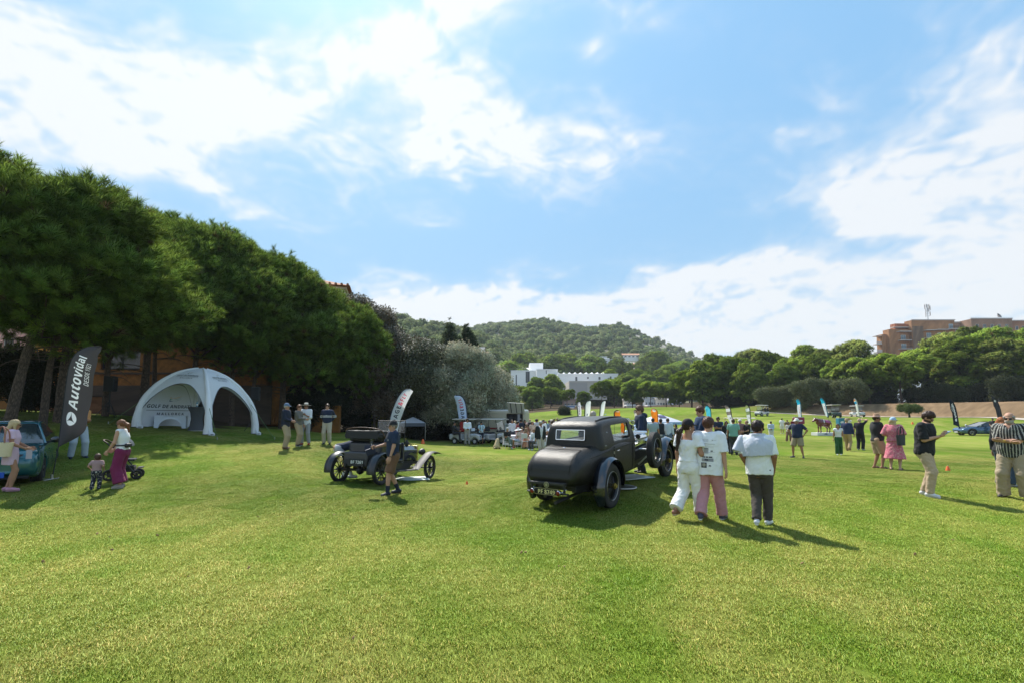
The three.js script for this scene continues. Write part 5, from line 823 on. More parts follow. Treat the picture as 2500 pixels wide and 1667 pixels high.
const mother = fig('woman in wide maroon trousers and a white top holding the pushchair', 304, 1190, 1025, 1.70, { female: true, yaw: -122, skin: 'fair', hair: { style: 'ponytail', color: [0.16, 0.06, 0.025], len: 0.26, py: 0.03, out: 0.09 }, glasses: true, headPitch: 16, headYaw: -8, lean: 5,
top: { color: WHITE, sleeve: 'none', hem: 0.02, ease: 0.022, yoke: true }, bottom: { color: [0.16, 0.012, 0.065], wide: 0.055, waist: 0.13, loose: 0.02, fold: 0.009, hem: 0.05 }, hands: [[-0.16, 0.98, 0.30], [0.20, 0.94, 0.22]], grip: ['grip', 'grip'], feet: [[-0.12, 0.06, -4], [0.13, -0.06, 14]], shoes: { color: [0.30, 0.26, 0.24], sole: [0.5, 0.48, 0.45] } });
part('belt_bag', rbox(0.20, 0.11, 0.09, 0.04).applyMatrix4(mother.PT.clone().multiply(M4().makeTranslation(0.05, 0.135, -0.15))), mat(lin(0.012, 0.012, 0.016), 0.5), mother.g); part('strap', moved(new THREE.CylinderGeometry(1, 1, 0.035, 24, 1, true), 0, 0.14, 0).scale(0.165, 1, 0.128).applyMatrix4(mother.PT), mat(lin(0.015, 0.015, 0.02), 0.7, { side: THREE.DoubleSide }), mother.g);
const toddler = fig('toddler in a mauve top and dark spotted trousers beside the woman', 243, 1195, 1112, 0.86, { yaw: 158, skin: 'fair', headScale: 1.55, hair: { style: 'full', color: BROWNH }, headPitch: 14, headYaw: 25, build: 1.18, lean: 6, top: { color: [0.33, 0.21, 0.21], sleeve: 'short', hem: 0.0, fold: 0.004 },
bottom: { loose: 0.03, color: NAVY, pat: (x, y, z) => { const n = N3(x * 16, y * 14, z * 16); return n > 0.55 ? [0.6, 0.58, 0.55] : [0.012, 0.014, 0.03]; } }, hands: [[-0.27, 1.03, 0.08], [0.27, 1.03, 0.08]], feet: [[-0.12, 0.04, -12], [0.14, -0.06, 14]], shoes: { color: [0.03, 0.04, 0.07] } });
// the four men in the shade by the tent
fig('man in a blue cap, navy jacket and khaki trousers, leftmost of four by the tent', 697, 1095, 984, 1.80, { yaw: 62, skin: 'fair', hair: { style: 'fringe', color: GREYH }, hat: { type: 'cap', color: [0.10, 0.16, 0.26] }, top: { color: NAVY, sleeve: 'long', hem: -0.1, ease: 0.03 }, bottom: { color: KHAKI, loose: 0.016 }, hands: clasp, feet: [[-0.12, 0.05, -8], [0.12, -0.04, 12]], shoes: { color: [0.12, 0.06, 0.035] } });
fig('man in a grey sweater holding a microphone, second by the tent', 728, 1088, 988, 1.74, { yaw: 58, skin: 'fair', hair: { style: 'full', color: [0.14, 0.06, 0.03] }, top: { color: [0.13, 0.125, 0.115], sleeve: 'long', hem: -0.06, ease: 0.022 }, bottom: { color: KHAKI }, hands: [[-0.02, 1.12, 0.34], [0.2, 0.9, 0.12]], grip: ['grip', 'relaxed'], feet: [[-0.1, 0.04, -8], [0.1, -0.04, 12]], shoes: { color: BLACK, sole: WHITE } });
fig('man in a white shirt and pale brimmed hat with red shoes by the tent', 747, 1085, 984, 1.78, { yaw: -22, skin: 'tan', hair: { style: 'fringe', color: DARKH }, hat: { type: 'brim', color: [0.62, 0.58, 0.5], band: BLACK }, glasses: true, headYaw: 20, top: { color: [0.62, 0.66, 0.72], sleeve: 'rolled', hem: -0.12, ease: 0.028, collar: true }, bottom: { color: [0.26, 0.27, 0.28] }, hands: [[0.02, 1.08, 0.22], [0.07, 1.24, 0.24]], feet: [[-0.15, 0, -14], [0.15, 0.02, 14]], shoes: { color: [0.30, 0.02, 0.02] } });
fig('man in a navy and white striped rugby sweater standing alone', 799, 1084, 986, 1.78, { yaw: -14, skin: 'fair', hair: { style: 'full', color: BROWNH }, top: { color: NAVY, sleeve: 'long', hem: -0.02, ease: 0.026, collar: true, collarColor: WHITE, pat: (x, y) => (y > 1.16 && y < 1.20) || (y > 1.225 && y < 1.25) ? [0.6, 0.62, 0.66] : [0.012, 0.02, 0.05] }, bottom: { color: [0.40, 0.36, 0.28], loose: 0.02 }, hands: behind, elbows: [[-1, 0, -0.4], [1, 0, -0.4]], feet: [[-0.12, 0, -12], [0.12, 0.01, 12]], shoes: { color: [0.02, 0.03, 0.05] } });
// round the open roadster
const bender = person('man in a navy polo bending into the open roadster', { px: 842, d: 13.7, h: 1.76, yaw: 96, skin: 'tan', lean: 78, hip: 0.90, hz: -0.16, hair: { style: 'short', color: DARKH }, headPitch: 70, headYaw: -10, top: { color: [0.014, 0.022, 0.05], hem: -0.04, ease: 0.018, sleeve: 'short' }, bottom: { type: 'shorts', color: [0.42, 0.42, 0.44], loose: 0.02 }, hands: [[-0.16, 0.62, 0.62, 'w'], [0.18, 0.62, 0.60, 'w']], feet: [[-0.14, 0.22, -6], [0.15, 0.02, 8]], socks: { color: [0.6, 0.6, 0.64], len: 0.3 }, shoes: { color: [0.5, 0.5, 0.56], sole: [0.10, 0.12, 0.26] } });
const owner = fig('man in a navy polo, brown shorts and black cap walking past the roadster', 962, 1207, 1029, 1.80, { yaw: -72, skin: 'fair', hair: { style: 'fringe', color: [0.16, 0.14, 0.12] }, hat: { type: 'cap', color: [0.014, 0.014, 0.018] }, headPitch: 2, build: 1.06, belly: 0.02,
top: { color: [0.010, 0.022, 0.055], hem: -0.03, ease: 0.024, sleeve: 'short', sleeveLen: 0.8, collar: true, fold: 0.008 }, bottom: { type: 'shorts', color: [0.15, 0.078, 0.042], loose: 0.022, cut: 0.96, belt: [0.03, 0.02, 0.015] }, hands: [[-0.20, 1.12, 0.36], [0.25, 0.86, 0.17]], grip: ['grip', 'relaxed'], elbows: [[-0.4, -0.4, -1], [0.5, 0, -1]], feet: [[-0.09, -0.16, -4, 0.02, 0.2], [0.10, 0.16, 10]], socks: { color: [0.015, 0.02, 0.035], len: 0.36 }, shoes: { color: [0.016, 0.02, 0.035], sole: [0.06, 0.03, 0.02] } });
part('watch', rod([0, 0, 0], [0, 0.02, 0], 0.034, 0.034, 12).applyMatrix4(M4().makeTranslation(...owner.arms[1].wr.toArray())), mat(lin(0.10, 0.06, 0.04), 0.4), owner.g); part('chest_logo', ball(0.016, 0, 0, 0, 1, 1.4, 0.3).applyMatrix4(owner.T.clone().multiply(M4().makeTranslation(0.09, 0.36, 0.155))), mat(lin(0.5, 0.52, 0.55), 0.6), owner.g);
// beside the golf buggies
fig('man in a white shirt and grey trousers in front of the left golf buggy', 1141, 1086, 1021, 1.80, { yaw: 4, skin: 'brown', hair: { style: 'full', color: DARKH }, top: { color: [0.62, 0.68, 0.74], sleeve: 'long', hem: 0.04, ease: 0.03 }, bottom: { color: [0.26, 0.25, 0.25], belt: [0.05, 0.03, 0.02] }, hands: clasp, elbows: outE, feet: [[-0.12, 0, -10], [0.12, 0, 10]] });
fig('man in a pale blue tee with dark rucksack straps between the golf buggies', 1175, 1084, 1029, 1.70, { yaw: 8, skin: 'tan', hair: { style: 'short', color: DARKH }, headPitch: 24, top: { color: [0.40, 0.55, 0.62], hem: -0.04, ease: 0.03, pat: (x, y, z) => Math.abs(Math.abs(x) - 0.105) < 0.025 && y > 1.1 ? [0.01, 0.015, 0.03] : [0.42, 0.58, 0.66] }, bottom: { type: 'shorts', color: [0.01, 0.014, 0.03], cut: 1 }, hands: [[-0.12, 1.02, 0.24], [0.16, 1.03, 0.22]], feet: [[-0.1, 0, -10], [0.1, 0, 10]] });
person('person in dark clothes sitting in the left golf buggy', { px: 1109, d: 32.0, dy: 0.28, h: 1.7, yaw: 80, sit: 0.5, skin: 'tan', hair: { style: 'short', color: DARKH }, top: { color: [0.02, 0.022, 0.03], sleeve: 'long' }, bottom: { color: [0.02, 0.02, 0.03] }, hands: [[-0.1, 1.1, 0.4], [0.1, 1.1, 0.4]], feet: [[-0.1, 0.42, 0], [0.1, 0.42, 0]] });
// the party at the white tables
const seats = [];
function seated(label, px, d, h, s) { const b = at(px, d); seats.push([px, d, s.yaw]); return person(label, { px, d, h, sit: 0.5, lean: 6, feet: [[-0.1, 0.40, -4], [0.1, 0.38, 6]], hands: [[-0.12, 0.98, 0.32], [0.12, 0.98, 0.32]], ...s }); }
seated('seated grey haired person in a black tee with folded arms', 1238, 28.4, 1.74, { yaw: 28, skin: 'tan', hair: { style: 'full', color: GREYH }, top: { color: BLACK, hem: -0.02, ease: 0.02 }, bottom: { color: [0.12, 0.15, 0.14] }, hands: crossed, elbows: outE, feet: [[-0.06, 0.5, 0, 0.2], [0.1, 0.38, 0]], shoes: { color: WHITE } });
seated('seated woman in a broad white sun hat and pale pink blouse', 1267, 28.8, 1.68, { female: true, yaw: -70, skin: 'tan', hair: { style: 'bob', color: DARKH }, hat: { type: 'brim', color: [0.72, 0.71, 0.69], r: 0.24, droop: -0.03 }, headPitch: 12, top: { color: [0.62, 0.48, 0.45], hem: -0.05, ease: 0.04 }, bottom: { type: 'shorts', color: [0.30, 0.36, 0.46] }, shoes: { color: [0.3, 0.02, 0.04] } });
seated('seated woman in a coral flowered dress', 1284, 28.6, 1.68, { female: true, yaw: 150, skin: 'tan', hair: { style: 'long', color: [0.20, 0.12, 0.06], len: 0.26 }, top: { color: [0.5, 0.2, 0.16], hem: -0.1, sleeve: 'none', ease: 0.014, pat: flowers }, bottom: { type: 'skirt', len: 0.42, flare: 0.16, color: [0.5, 0.2, 0.16], pat: flowers } });
function flowers(x, y, z) { const n = N3(x * 22, y * 22, z * 22); return n > 0.35 ? [0.55, 0.30, 0.12] : n < -0.4 ? [0.22, 0.12, 0.08] : [0.52, 0.20, 0.15]; }
seated('seated woman in white with brown hair beside the man in the blazer', 1304, 27.4, 1.70, { female: true, yaw: -30, skin: 'tan', hair: { style: 'long', color: [0.16, 0.09, 0.05], len: 0.18 }, top: { color: [0.58, 0.6, 0.64], sleeve: 'long', ease: 0.03 }, bottom: { color: [0.05, 0.05, 0.07] }, shoes: { color: WHITE } });
seated('seated woman with a wide straw hat behind the flowered dress', 1274, 30.6, 1.66, { female: true, yaw: 10, skin: 'tan', hair: { style: 'bob', color: DARKH }, hat: { type: 'brim', color: [0.36, 0.28, 0.18], r: 0.22, band: BLACK }, top: { color: [0.36, 0.26, 0.2] }, bottom: { color: [0.3, 0.2, 0.2] } });
fig('standing woman in a feathery pink hat and summer dress at the tables', 1287, 1081, 1031, 1.66, { female: true, yaw: 170, skin: 'tan', hair: { style: 'long', color: [0.24, 0.15, 0.08], len: 0.2 }, hat: { type: 'brim', color: [0.48, 0.32, 0.3], r: 0.17, droop: -0.02 }, top: { color: [0.5, 0.3, 0.24], sleeve: 'none', hem: -0.05, pat: flowers }, bottom: { type: 'skirt', len: 0.7, flare: 0.06, color: [0.42, 0.2, 0.17], pat: flowers } });
fig('standing man in a dark top with grey beard behind the seated group', 1294, 1081, 1022, 1.78, { yaw: -10, skin: 'fair', hair: { style: 'fringe', color: GREYH }, beard: GREYH, top: { color: [0.014, 0.016, 0.024], sleeve: 'long', ease: 0.03 }, bottom: { color: [0.03, 0.03, 0.04] } });
[['man in a dark tee at the back of the tables left of the white cloth', 1281, 34, 1.7, BLACK, BROWNH], ['dark haired person just left of the grey haired man in the blazer', 1309, 33, 1.76, [0.5, 0.5, 0.52], DARKH], ['woman with auburn hair behind the blazer man’s shoulder', 1312, 36, 1.74, [0.2, 0.12, 0.1], [0.16, 0.07, 0.03]], ['woman in navy and white stripes with brown hair behind the tables', 1332, 32, 1.64, [0.16, 0.2, 0.3], BROWNH], ['person with short brown hair at the back left of the coupe roof', 1353, 35, 1.74, [0.1, 0.1, 0.12], BROWNH], ['person with blond hair at the back, next to the coupe roof', 1361, 36.5, 1.8, [0.3, 0.3, 0.32], [0.3, 0.22, 0.14]], ['person with grey hair far back between the tables and the green shrub', 1262, 40, 1.72, [0.1, 0.1, 0.12], GREYH], ['man in black far back beside the food van counter', 1243, 36, 1.74, BLACK, DARKH], ['person in white far behind by the parked bags', 1291, 46, 1.7, WHITE, GREYH], ['man in a pale shirt left of the white clothed table', 1250, 31.5, 1.74, [0.5, 0.52, 0.56], BROWNH], ['woman in rose beside the black tee at the tables', 1257, 32, 1.64, [0.4, 0.2, 0.2], BLOND], ['man in navy standing in the middle of the party tables', 1272, 33, 1.76, NAVY, DARKH], ['woman in a sand coloured top right of the dark bearded man', 1300, 31, 1.64, [0.4, 0.32, 0.24], BROWNH], ['man in white with dark hair just left of the striped navy woman', 1326, 30.5, 1.75, WHITE, DARKH], ['woman in teal near the coupe roof', 1341, 33.5, 1.66, [0.05, 0.2, 0.2], BROWNH], ['man in a grey shirt close to the left edge of the coupe roof', 1346, 31, 1.78, [0.2, 0.2, 0.22], GREYH], ['person in dark red behind the white hat', 1263, 30, 1.66, [0.2, 0.03, 0.04], DARKH]].forEach(([l, px, d, h, c, hr], i) => person(l, { px, d, h, female: i % 2 === 0, yaw: [20, 160, -140, 0, 30, -30, 60, 100, 10][i % 9], skin: 'tan', hair: { style: i % 3 ? 'full' : 'bob', color: hr }, top: { color: c, sleeve: i % 2 ? 'long' : 'short' }, bottom: { color: i % 2 ? [0.05, 0.05, 0.07] : [0.3, 0.3, 0.32] } }));
fig('grey haired man in a dark blazer, white shirt and pale trousers left of the coupe', 1319, 1115, 1027, 1.76, { yaw: 24, skin: 'tan', hair: { style: 'full', color: GREYH }, glasses: true, headPitch: 14, top: { color: [0.56, 0.57, 0.63], sleeve: 'long', hem: 0.02, vneck: 0.1, ease: 0.02 }, over: { name: 'blazer', color: [0.012, 0.016, 0.018], sleeve: 'long', hem: -0.22, ease: 0.028, open: true }, bottom: { color: [0.40, 0.36, 0.31], belt: [0.04, 0.02, 0.02] }, hands: [[-0.26, 0.82, 0.0], [0.22, 0.84, 0.08]], feet: [[-0.09, 0.10, -8], [0.1, -0.08, 14]], shoes: { color: [0.05, 0.03, 0.025], sole: WHITE } });
fig('man in a pale blue shirt gesturing with both hands beside the coupe', 1350, 1108, 1026, 1.74, { yaw: -78, skin: 'tan', hair: { style: 'full', color: BROWNH }, headPitch: 10, top: { color: [0.46, 0.54, 0.68], sleeve: 'rolled', ease: 0.025 }, bottom: { color: [0.55, 0.56, 0.58] }, hands: [[-0.08, 1.06, 0.40], [0.1, 1.02, 0.42]] });
person('tall grey haired man standing behind the coupe roof', { px: 1448, d: 13.5, h: 1.78, yaw: 175, skin: 'fair', hair: { style: 'full', color: [0.33, 0.28, 0.23] }, top: { color: [0.05, 0.09, 0.2], sleeve: 'long' }, bottom: { color: [0.3, 0.3, 0.3] } });
const hoodie = person('man in a navy hooded jacket standing behind the bonnet of the coupe', { px: 1565, d: 12.6, h: 1.87, yaw: -82, skin: 'fair', glasses: true, hair: { style: 'full', color: [0.10, 0.05, 0.03] }, headPitch: 6, top: { color: [0.012, 0.022, 0.05], sleeve: 'long', ease: 0.04, hem: -0.12, fold: 0.009 }, bottom: { color: [0.03, 0.04, 0.08] }, hands: [[-0.1, 1.2, 0.3], [0.2, 0.95, 0.2]] });
part('hood', ball(0.13, 0, 0, 0, 1, 0.62, 0.75).applyMatrix4(hoodie.T.clone().multiply(M4().makeTranslation(0, 0.53, -0.09))), cloth([0.011, 0.02, 0.045]), hoodie.g);
person('tall man in a blue suit jacket right behind the boy in the printed tee', { px: 1715, d: 11.6, h: 1.81, yaw: -72, skin: 'fair', hair: { style: 'full', color: [0.08, 0.03, 0.016] }, headPitch: 14, top: { color: [0.45, 0.5, 0.6], sleeve: 'long', hem: 0.02 }, over: { name: 'suit_jacket', color: [0.012, 0.035, 0.09], sleeve: 'long', hem: -0.2, ease: 0.03 }, bottom: { color: [0.012, 0.03, 0.08] }, hands: [[-0.1, 1.0, 0.34], [0.15, 1.0, 0.3]], feet: [[-0.1, 0.04, -6], [0.1, -0.03, 8]] });
// behind the bonnet
fig('man in a grey blue tee seen from behind near the orange flag', 1594, 1106, 1020, 1.78, { yaw: 172, skin: 'tan', build: 1.08, hair: { style: 'short', color: DARKH }, top: { color: [0.26, 0.34, 0.38], ease: 0.03 }, bottom: { color: [0.12, 0.13, 0.15] } });
fig('person in a dark vest over a white top seen from behind', 1613, 1104, 1022, 1.72, { yaw: 176, skin: 'tan', hair: { style: 'full', color: DARKH }, top: { color: [0.5, 0.5, 0.56], sleeve: 'long', hem: -0.1 }, over: { name: 'vest', color: [0.014, 0.018, 0.024], sleeve: 'none', hem: -0.02 }, bottom: { color: DENIM } });
fig('man in a pale blue shirt beside the dark vest', 1630, 1104, 1020, 1.78, { yaw: 165, skin: 'fair', hair: { style: 'short', color: BROWNH }, top: { color: [0.48, 0.56, 0.64], sleeve: 'long' }, bottom: { color: DENIM } });
fig('woman in a patterned camouflage top left of the woman in white', 1650, 1096, 1034, 1.62, { female: true, yaw: -60, skin: 'tan', hair: { style: 'bob', color: DARKH }, top: { color: KHAKI, pat: (x, y, z) => N3(x * 12, y * 12, z * 12) > 0.1 ? [0.25, 0.2, 0.12] : [0.08, 0.08, 0.05] }, bottom: { color: [0.3, 0.24, 0.16] } });
fig('person in black with dark hair next to the camouflage top', 1641, 1098, 1036, 1.6, { yaw: 150, skin: 'tan', hair: { style: 'full', color: DARKH }, top: { color: BLACK }, bottom: { color: [0.2, 0.2, 0.22] } });
// the three walking away in front
const W3 = fig('woman in white with a ponytail and dark cap walking away', 1684, 1266, 1026, 1.70, { female: true, fine: 0.9, yaw: 150, skin: 'tan', headYaw: -34, headPitch: 2, hair: { style: 'ponytail', color: [0.03, 0.014, 0.008], len: 0.40, py: -0.005, out: 0.105 }, hat: { type: 'cap', color: [0.016, 0.013, 0.018] }, lean: 3,
top: { name: 'blouse', color: [0.74, 0.74, 0.78], sleeve: 'short', sleeveLen: 0.6, sleeveEase: 0.045, hem: 0.07, ease: 0.03, neck: 0.44, yoke: false, fold: 0.014 }, bottom: { color: [0.72, 0.71, 0.70], wide: 0.045, waist: 0.13, loose: 0.012, fold: 0.010, hem: 0.03 }, hands: [[-0.2, 1.0, 0.22], [0.24, 0.88, 0.06]], feet: [[-0.08, 0.16, -4], [0.12, -0.34, 8, 0.10, 0.75]], shoes: { color: [0.24, 0.10, 0.06], sole: [0.42, 0.34, 0.26] } });
part('earring', ball(0.009).applyMatrix4(W3.HM.clone().multiply(M4().makeTranslation(-0.08, -0.04, -0.004))), mat(lin(0.7, 0.65, 0.6), 0.2), W3.g);
const teePrint = canvasTex(256, 384, (c, w, h) => {
c.clearRect(0, 0, w, h); c.fillStyle = '#2a2c38'; const R = rngOf(9), bar = (x, y, ww, hh, a = 1) => { c.globalAlpha = a; c.fillRect(x, y, ww, hh); c.globalAlpha = 1; };
bar(26, 14, 22, 14, 0.75); for (let i = 0; i < 5; i++) bar(82, 6 + i * 8, 70, 3, 0.45); bar(190, 16, 10, 8, 0.8); bar(204, 18, 34, 3, 0.5);
bar(22, 66, 205, 5, 0.55); bar(22, 62, 120, 3, 0.4); bar(22, 92, 130, 4, 0.45); for (let i = 0; i < 3; i++) bar(150, 96 + i * 7, 60, 2, 0.35);
c.save(); c.translate(50, 150); c.rotate(-0.08); bar(-34, -34, 66, 78); c.fillStyle = '#b9b2a0'; for (let i = 0; i < 16; i++) { c.save(); c.rotate(i * 0.42); c.fillRect(6, -2, 22 + 6 * R(), 4); c.restore(); } c.fillStyle = '#2a2c38'; c.beginPath(); c.arc(0, 0, 7, 0, 7); c.fill(); c.restore();
bar(94, 116, 58, 74, 0.30); bar(98, 120, 50, 6, 0.7); for (let i = 0; i < 8; i++) bar(100, 132 + i * 6, 44, 2, 0.4); bar(176, 150, 24, 14, 0.8); bar(150, 172, 74, 3, 0.5);
bar(76, 226, 36, 16); bar(118, 226, 30, 16); bar(154, 226, 40, 16); c.globalAlpha = 0.45; c.fillRect(70, 250, 136, 40); c.globalAlpha = 1; bar(104, 262, 42, 14);
c.save(); c.translate(96, 332); bar(-34, -28, 66, 66); c.fillStyle = '#b9b2a0'; for (let i = 0; i < 14; i++) { c.save(); c.rotate(i * 0.45); c.fillRect(5, -2, 20 + 6 * R(), 4); c.restore(); } c.restore(); c.fillStyle = '#2a2c38'; bar(152, 340, 28, 10, 0.8); bar(158, 332, 16, 8, 0.8); bar(150, 306, 40, 2, 0.4);
});
const boy = fig('boy in an oversized white tee printed on the back and pink trousers', 1727, 1274, 1022, 1.72, { fine: 0.9, yaw: 168, skin: 'fair', headYaw: -14, headPitch: 5, hair: { style: 'full', color: [0.07, 0.026, 0.014], line: 0.06 }, lean: 3,
top: { color: [0.72, 0.73, 0.76], hem: -0.16, ease: 0.03, boxy: 0.19, boxyD: 0.13, sleeve: 'short', sleeveLen: 0.96, sleeveEase: 0.036, fold: 0.011, print: { w: 0.34, y0: -0.06, y1: 0.44, tex: teePrint } }, bottom: { color: [0.46, 0.22, 0.24], loose: 0.026, ankle: 0.062, fold: 0.010, hem: 0.0 }, hands: [[-0.27, 0.82, -0.02], [0.27, 0.80, 0.03]], feet: [[-0.14, 0.26, -12, 0.01, 0], [0.10, -0.22, 6, 0.07, 0.5]], shoes: { color: [0.05, 0.05, 0.08], sole: [0.6, 0.6, 0.62], high: true } });
part('wristband', rod([0, -0.012, 0], [0, 0.012, 0], 0.034, 0.034, 12).applyMatrix4(M4().makeTranslation(...boy.arms[1].wr.toArray())), mat(lin(0.75, 0.55, 0.02), 0.6), boy.g);
const drape = fig('dark haired man in a white shirt with a pale grey sweater over his shoulders', 1850, 1284, 1031, 1.76, { fine: 0.9, yaw: 170, skin: 'brown', headYaw: -24, headPitch: 8, build: 1.04, hair: { style: 'full', color: [0.02, 0.010, 0.008] }, glasses: true, lean: 2, roll: -1.5,
top: { color: [0.72, 0.74, 0.74], hem: -0.09, ease: 0.032, boxy: 0.168, sleeve: 'short', sleeveLen: 0.92, sleeveEase: 0.016, fold: 0.011 }, bottom: { color: [0.060, 0.050, 0.042], loose: 0.016, fold: 0.010, ankle: 0.052, hem: 0.0 }, hands: [[-0.20, 0.91, 0.08], [0.19, 0.93, 0.08]], elbows: [[-0.45, 0, -1], [0.45, 0, -1]], feet: [[-0.07, 0.16, -10], [0.04, -0.16, 6, 0.05, 0.4]], shoes: { color: [0.62, 0.63, 0.66], sole: [0.66, 0.66, 0.68] } });
{ // the sweater hung over his shoulders
const f = drape.T, k = stackF([[0.17, 0.225, 0.165], [0.3, 0.225, 0.16], [0.4, 0.222, 0.148], [0.48, 0.19, 0.12], [0.54, 0.10, 0.085], [0.575, 0.08, 0.078]], 0.175, 0.575, 0.028), S2 = (x, y, z) => Math.max(Math.abs(k(x, y, z)) - 0.012, z - 0.055 - (y - 0.3) * 0.12, 0.215 - 0.012 * Math.sin(x * 9) - y);
const a0 = drape.arms[1].root, p = [{ ...framed(f, S2, 0.8), k: 0.02 }, cap(a0.clone().add(V(0.05, 0.01, -0.01)), drape.arms[1].el.clone().add(V(0.085, 0.07, -0.02)), 0.062, 0.078, { cut: true })];
part('draped_sweater', meshOf(p, 0.0105, 0.03, (x, y, z) => 0.005 * N3(x * 9, y * 4, z * 9) + 0.003 * N3(x * 22, y * 12, z * 22)), cloth([0.47, 0.50, 0.58]), drape.g);
}
// mid right
fig('man in a blue sleeved navy polo with crossed arms and white trousers', 1753, 1100, 1017, 1.80, { yaw: 8, skin: 'tan', glasses: true, hair: { style: 'full', color: DARKH }, top: { color: NAVY, ease: 0.026, pat: (x, y, z) => Math.abs(x) > 0.2 ? [0.012, 0.09, 0.34] : [0.012, 0.02, 0.045] }, bottom: { color: [0.55, 0.57, 0.62] }, hands: crossed, elbows: outE, shoes: { color: WHITE } });
const lany = fig('woman in black with a white lanyard badge', 1773, 1106, 1027, 1.66, { female: true, yaw: 6, skin: 'tan', glasses: true, hair: { style: 'long', color: [0.02, 0.012, 0.01], len: 0.24 }, top: { color: BLACK, sleeve: 'long', ease: 0.02 }, bottom: { color: BLACK, wide: 0.02 } });
part('lanyard', [rod([-0.06, 1.42, 0.11], [0, 1.12, 0.145], 0.006), rod([0.06, 1.42, 0.11], [0, 1.12, 0.145], 0.006)], mat(lin(0.5, 0.52, 0.55)), lany.g); part('badge', box(0.075, 0.11, 0.006, 0, 1.06, 0.15), mat(lin(0.62, 0.64, 0.66)), lany.g);
fig('man in a sea green polo and dark trousers seen from behind', 1790, 1110, 1022, 1.78, { yaw: 172, skin: 'tan', build: 1.08, hair: { style: 'short', color: [0.05, 0.03, 0.02] }, top: { color: [0.17, 0.36, 0.31], ease: 0.03, hem: -0.05 }, bottom: { color: [0.035, 0.038, 0.05], loose: 0.02 }, shoes: { color: BLACK } });
fig('white haired man in a reddish plaid shirt and white trousers', 1806, 1100, 1023, 1.74, { yaw: 18, skin: 'fair', glasses: true, hair: { style: 'full', color: [0.6, 0.58, 0.55] }, top: { color: [0.24, 0.12, 0.13], pat: (x, y) => (Math.sin(x * 90) > 0.5) !== (Math.sin(y * 90) > 0.5) ? [0.30, 0.2, 0.2] : [0.18, 0.08, 0.09], ease: 0.03 }, bottom: { color: [0.58, 0.58, 0.6] }, hands: clasp });
fig('bald man in a black shirt holding a drink right of the plaid shirt', 1824, 1101, 1025, 1.74, { yaw: -58, skin: 'fair', hair: { style: 'fringe', color: [0.1, 0.08, 0.07] }, top: { color: BLACK, ease: 0.03 }, bottom: { color: [0.16, 0.16, 0.18] }, hands: [[-0.06, 1.12, 0.26], [0.06, 1.08, 0.28]] });
fig('blonde person in a lilac top holding a glass behind the woman in white', 1701, 1100, 1023, 1.72, { female: true, yaw: 60, skin: 'tan', hair: { style: 'bob', color: BLOND }, top: { color: [0.40, 0.33, 0.46], sleeve: 'long', ease: 0.03 }, bottom: { color: [0.10, 0.13, 0.15] }, hands: [[-0.05, 1.1, 0.3], [0.15, 0.95, 0.1]] });
fig('man in a pale blue shirt and off white trousers reading with bowed head', 1882, 1078, 1027, 1.76, { yaw: 2, skin: 'brown', hair: { style: 'short', color: DARKH }, headPitch: 30, top: { color: [0.42, 0.50, 0.62], sleeve: 'long', hem: -0.05, ease: 0.03 }, bottom: { color: [0.58, 0.54, 0.48] }, hands: clasp, shoes: { color: WHITE } });
fig('person in a white tee and white shorts seen from behind', 1909, 1058, 1020, 1.76, { yaw: 170, skin: 'tan', hair: { style: 'short', color: DARKH }, top: { color: WHITE, ease: 0.03 }, bottom: { type: 'shorts', color: WHITE, loose: 0.03 }, shoes: { color: WHITE } });
fig('woman in a cream blouse and wide brown trousers', 1924, 1077, 1030, 1.66, { female: true, yaw: 12, skin: 'tan', hair: { style: 'long', color: DARKH, len: 0.2 }, headPitch: 16, top: { color: [0.58, 0.52, 0.47], ease: 0.03, sleeve: 'long' }, bottom: { color: [0.20, 0.11, 0.075], wide: 0.05 }, hands: clasp, feet: [[-0.16, 0, -8], [0.16, 0.03, 8]] });
fig('person in a dark patterned top behind the cream blouse', 1922, 1060, 1024, 1.7, { yaw: 20, skin: 'brown', hair: { style: 'short', color: DARKH }, top: { color: [0.12, 0.09, 0.06] }, bottom: { color: [0.12, 0.3, 0.28] } });
fig('person in a maroon top behind the white capped man', 1936, 1062, 1022, 1.72, { yaw: 30, skin: 'tan', hair: { style: 'short', color: DARKH }, top: { color: [0.14, 0.012, 0.02] }, bottom: { color: [0.1, 0.08, 0.08] } });
fig('man in a navy polo, khaki shorts and white cap with hands on hips', 1946, 1117, 1021, 1.80, { yaw: -22, skin: 'tan', build: 1.1, belly: 0.03, hair: { style: 'fringe', color: GREYH }, hat: { type: 'cap', color: [0.7, 0.69, 0.66] }, headYaw: -20, top: { color: [0.012, 0.022, 0.06], ease: 0.034, collar: true }, bottom: { type: 'shorts', color: [0.27, 0.22, 0.14], loose: 0.03, cut: 0.95 }, hands: hipsOn, elbows: [[-1, 0, -0.3], [1, 0, -0.3]], feet: [[-0.2, 0.02, -24], [0.2, 0, 20]], shoes: { color: [0.06, 0.055, 0.06], sole: [0.4, 0.4, 0.4] } });
fig('woman in a white sleeveless top and green trousers walking towards us', 2045, 1110, 1034, 1.66, { female: true, yaw: 4, skin: 'tan', hair: { style: 'long', color: [0.05, 0.025, 0.015], len: 0.22 }, top: { color: [0.66, 0.66, 0.68], sleeve: 'short', sleeveLen: 0.3, hem: 0.05, vneck: 0.12 }, bottom: { color: [0.022, 0.085, 0.024], wide: 0.03, waist: 0.12 }, feet: [[-0.09, 0.12, 0], [0.09, -0.1, 4]], shoes: { color: WHITE } });
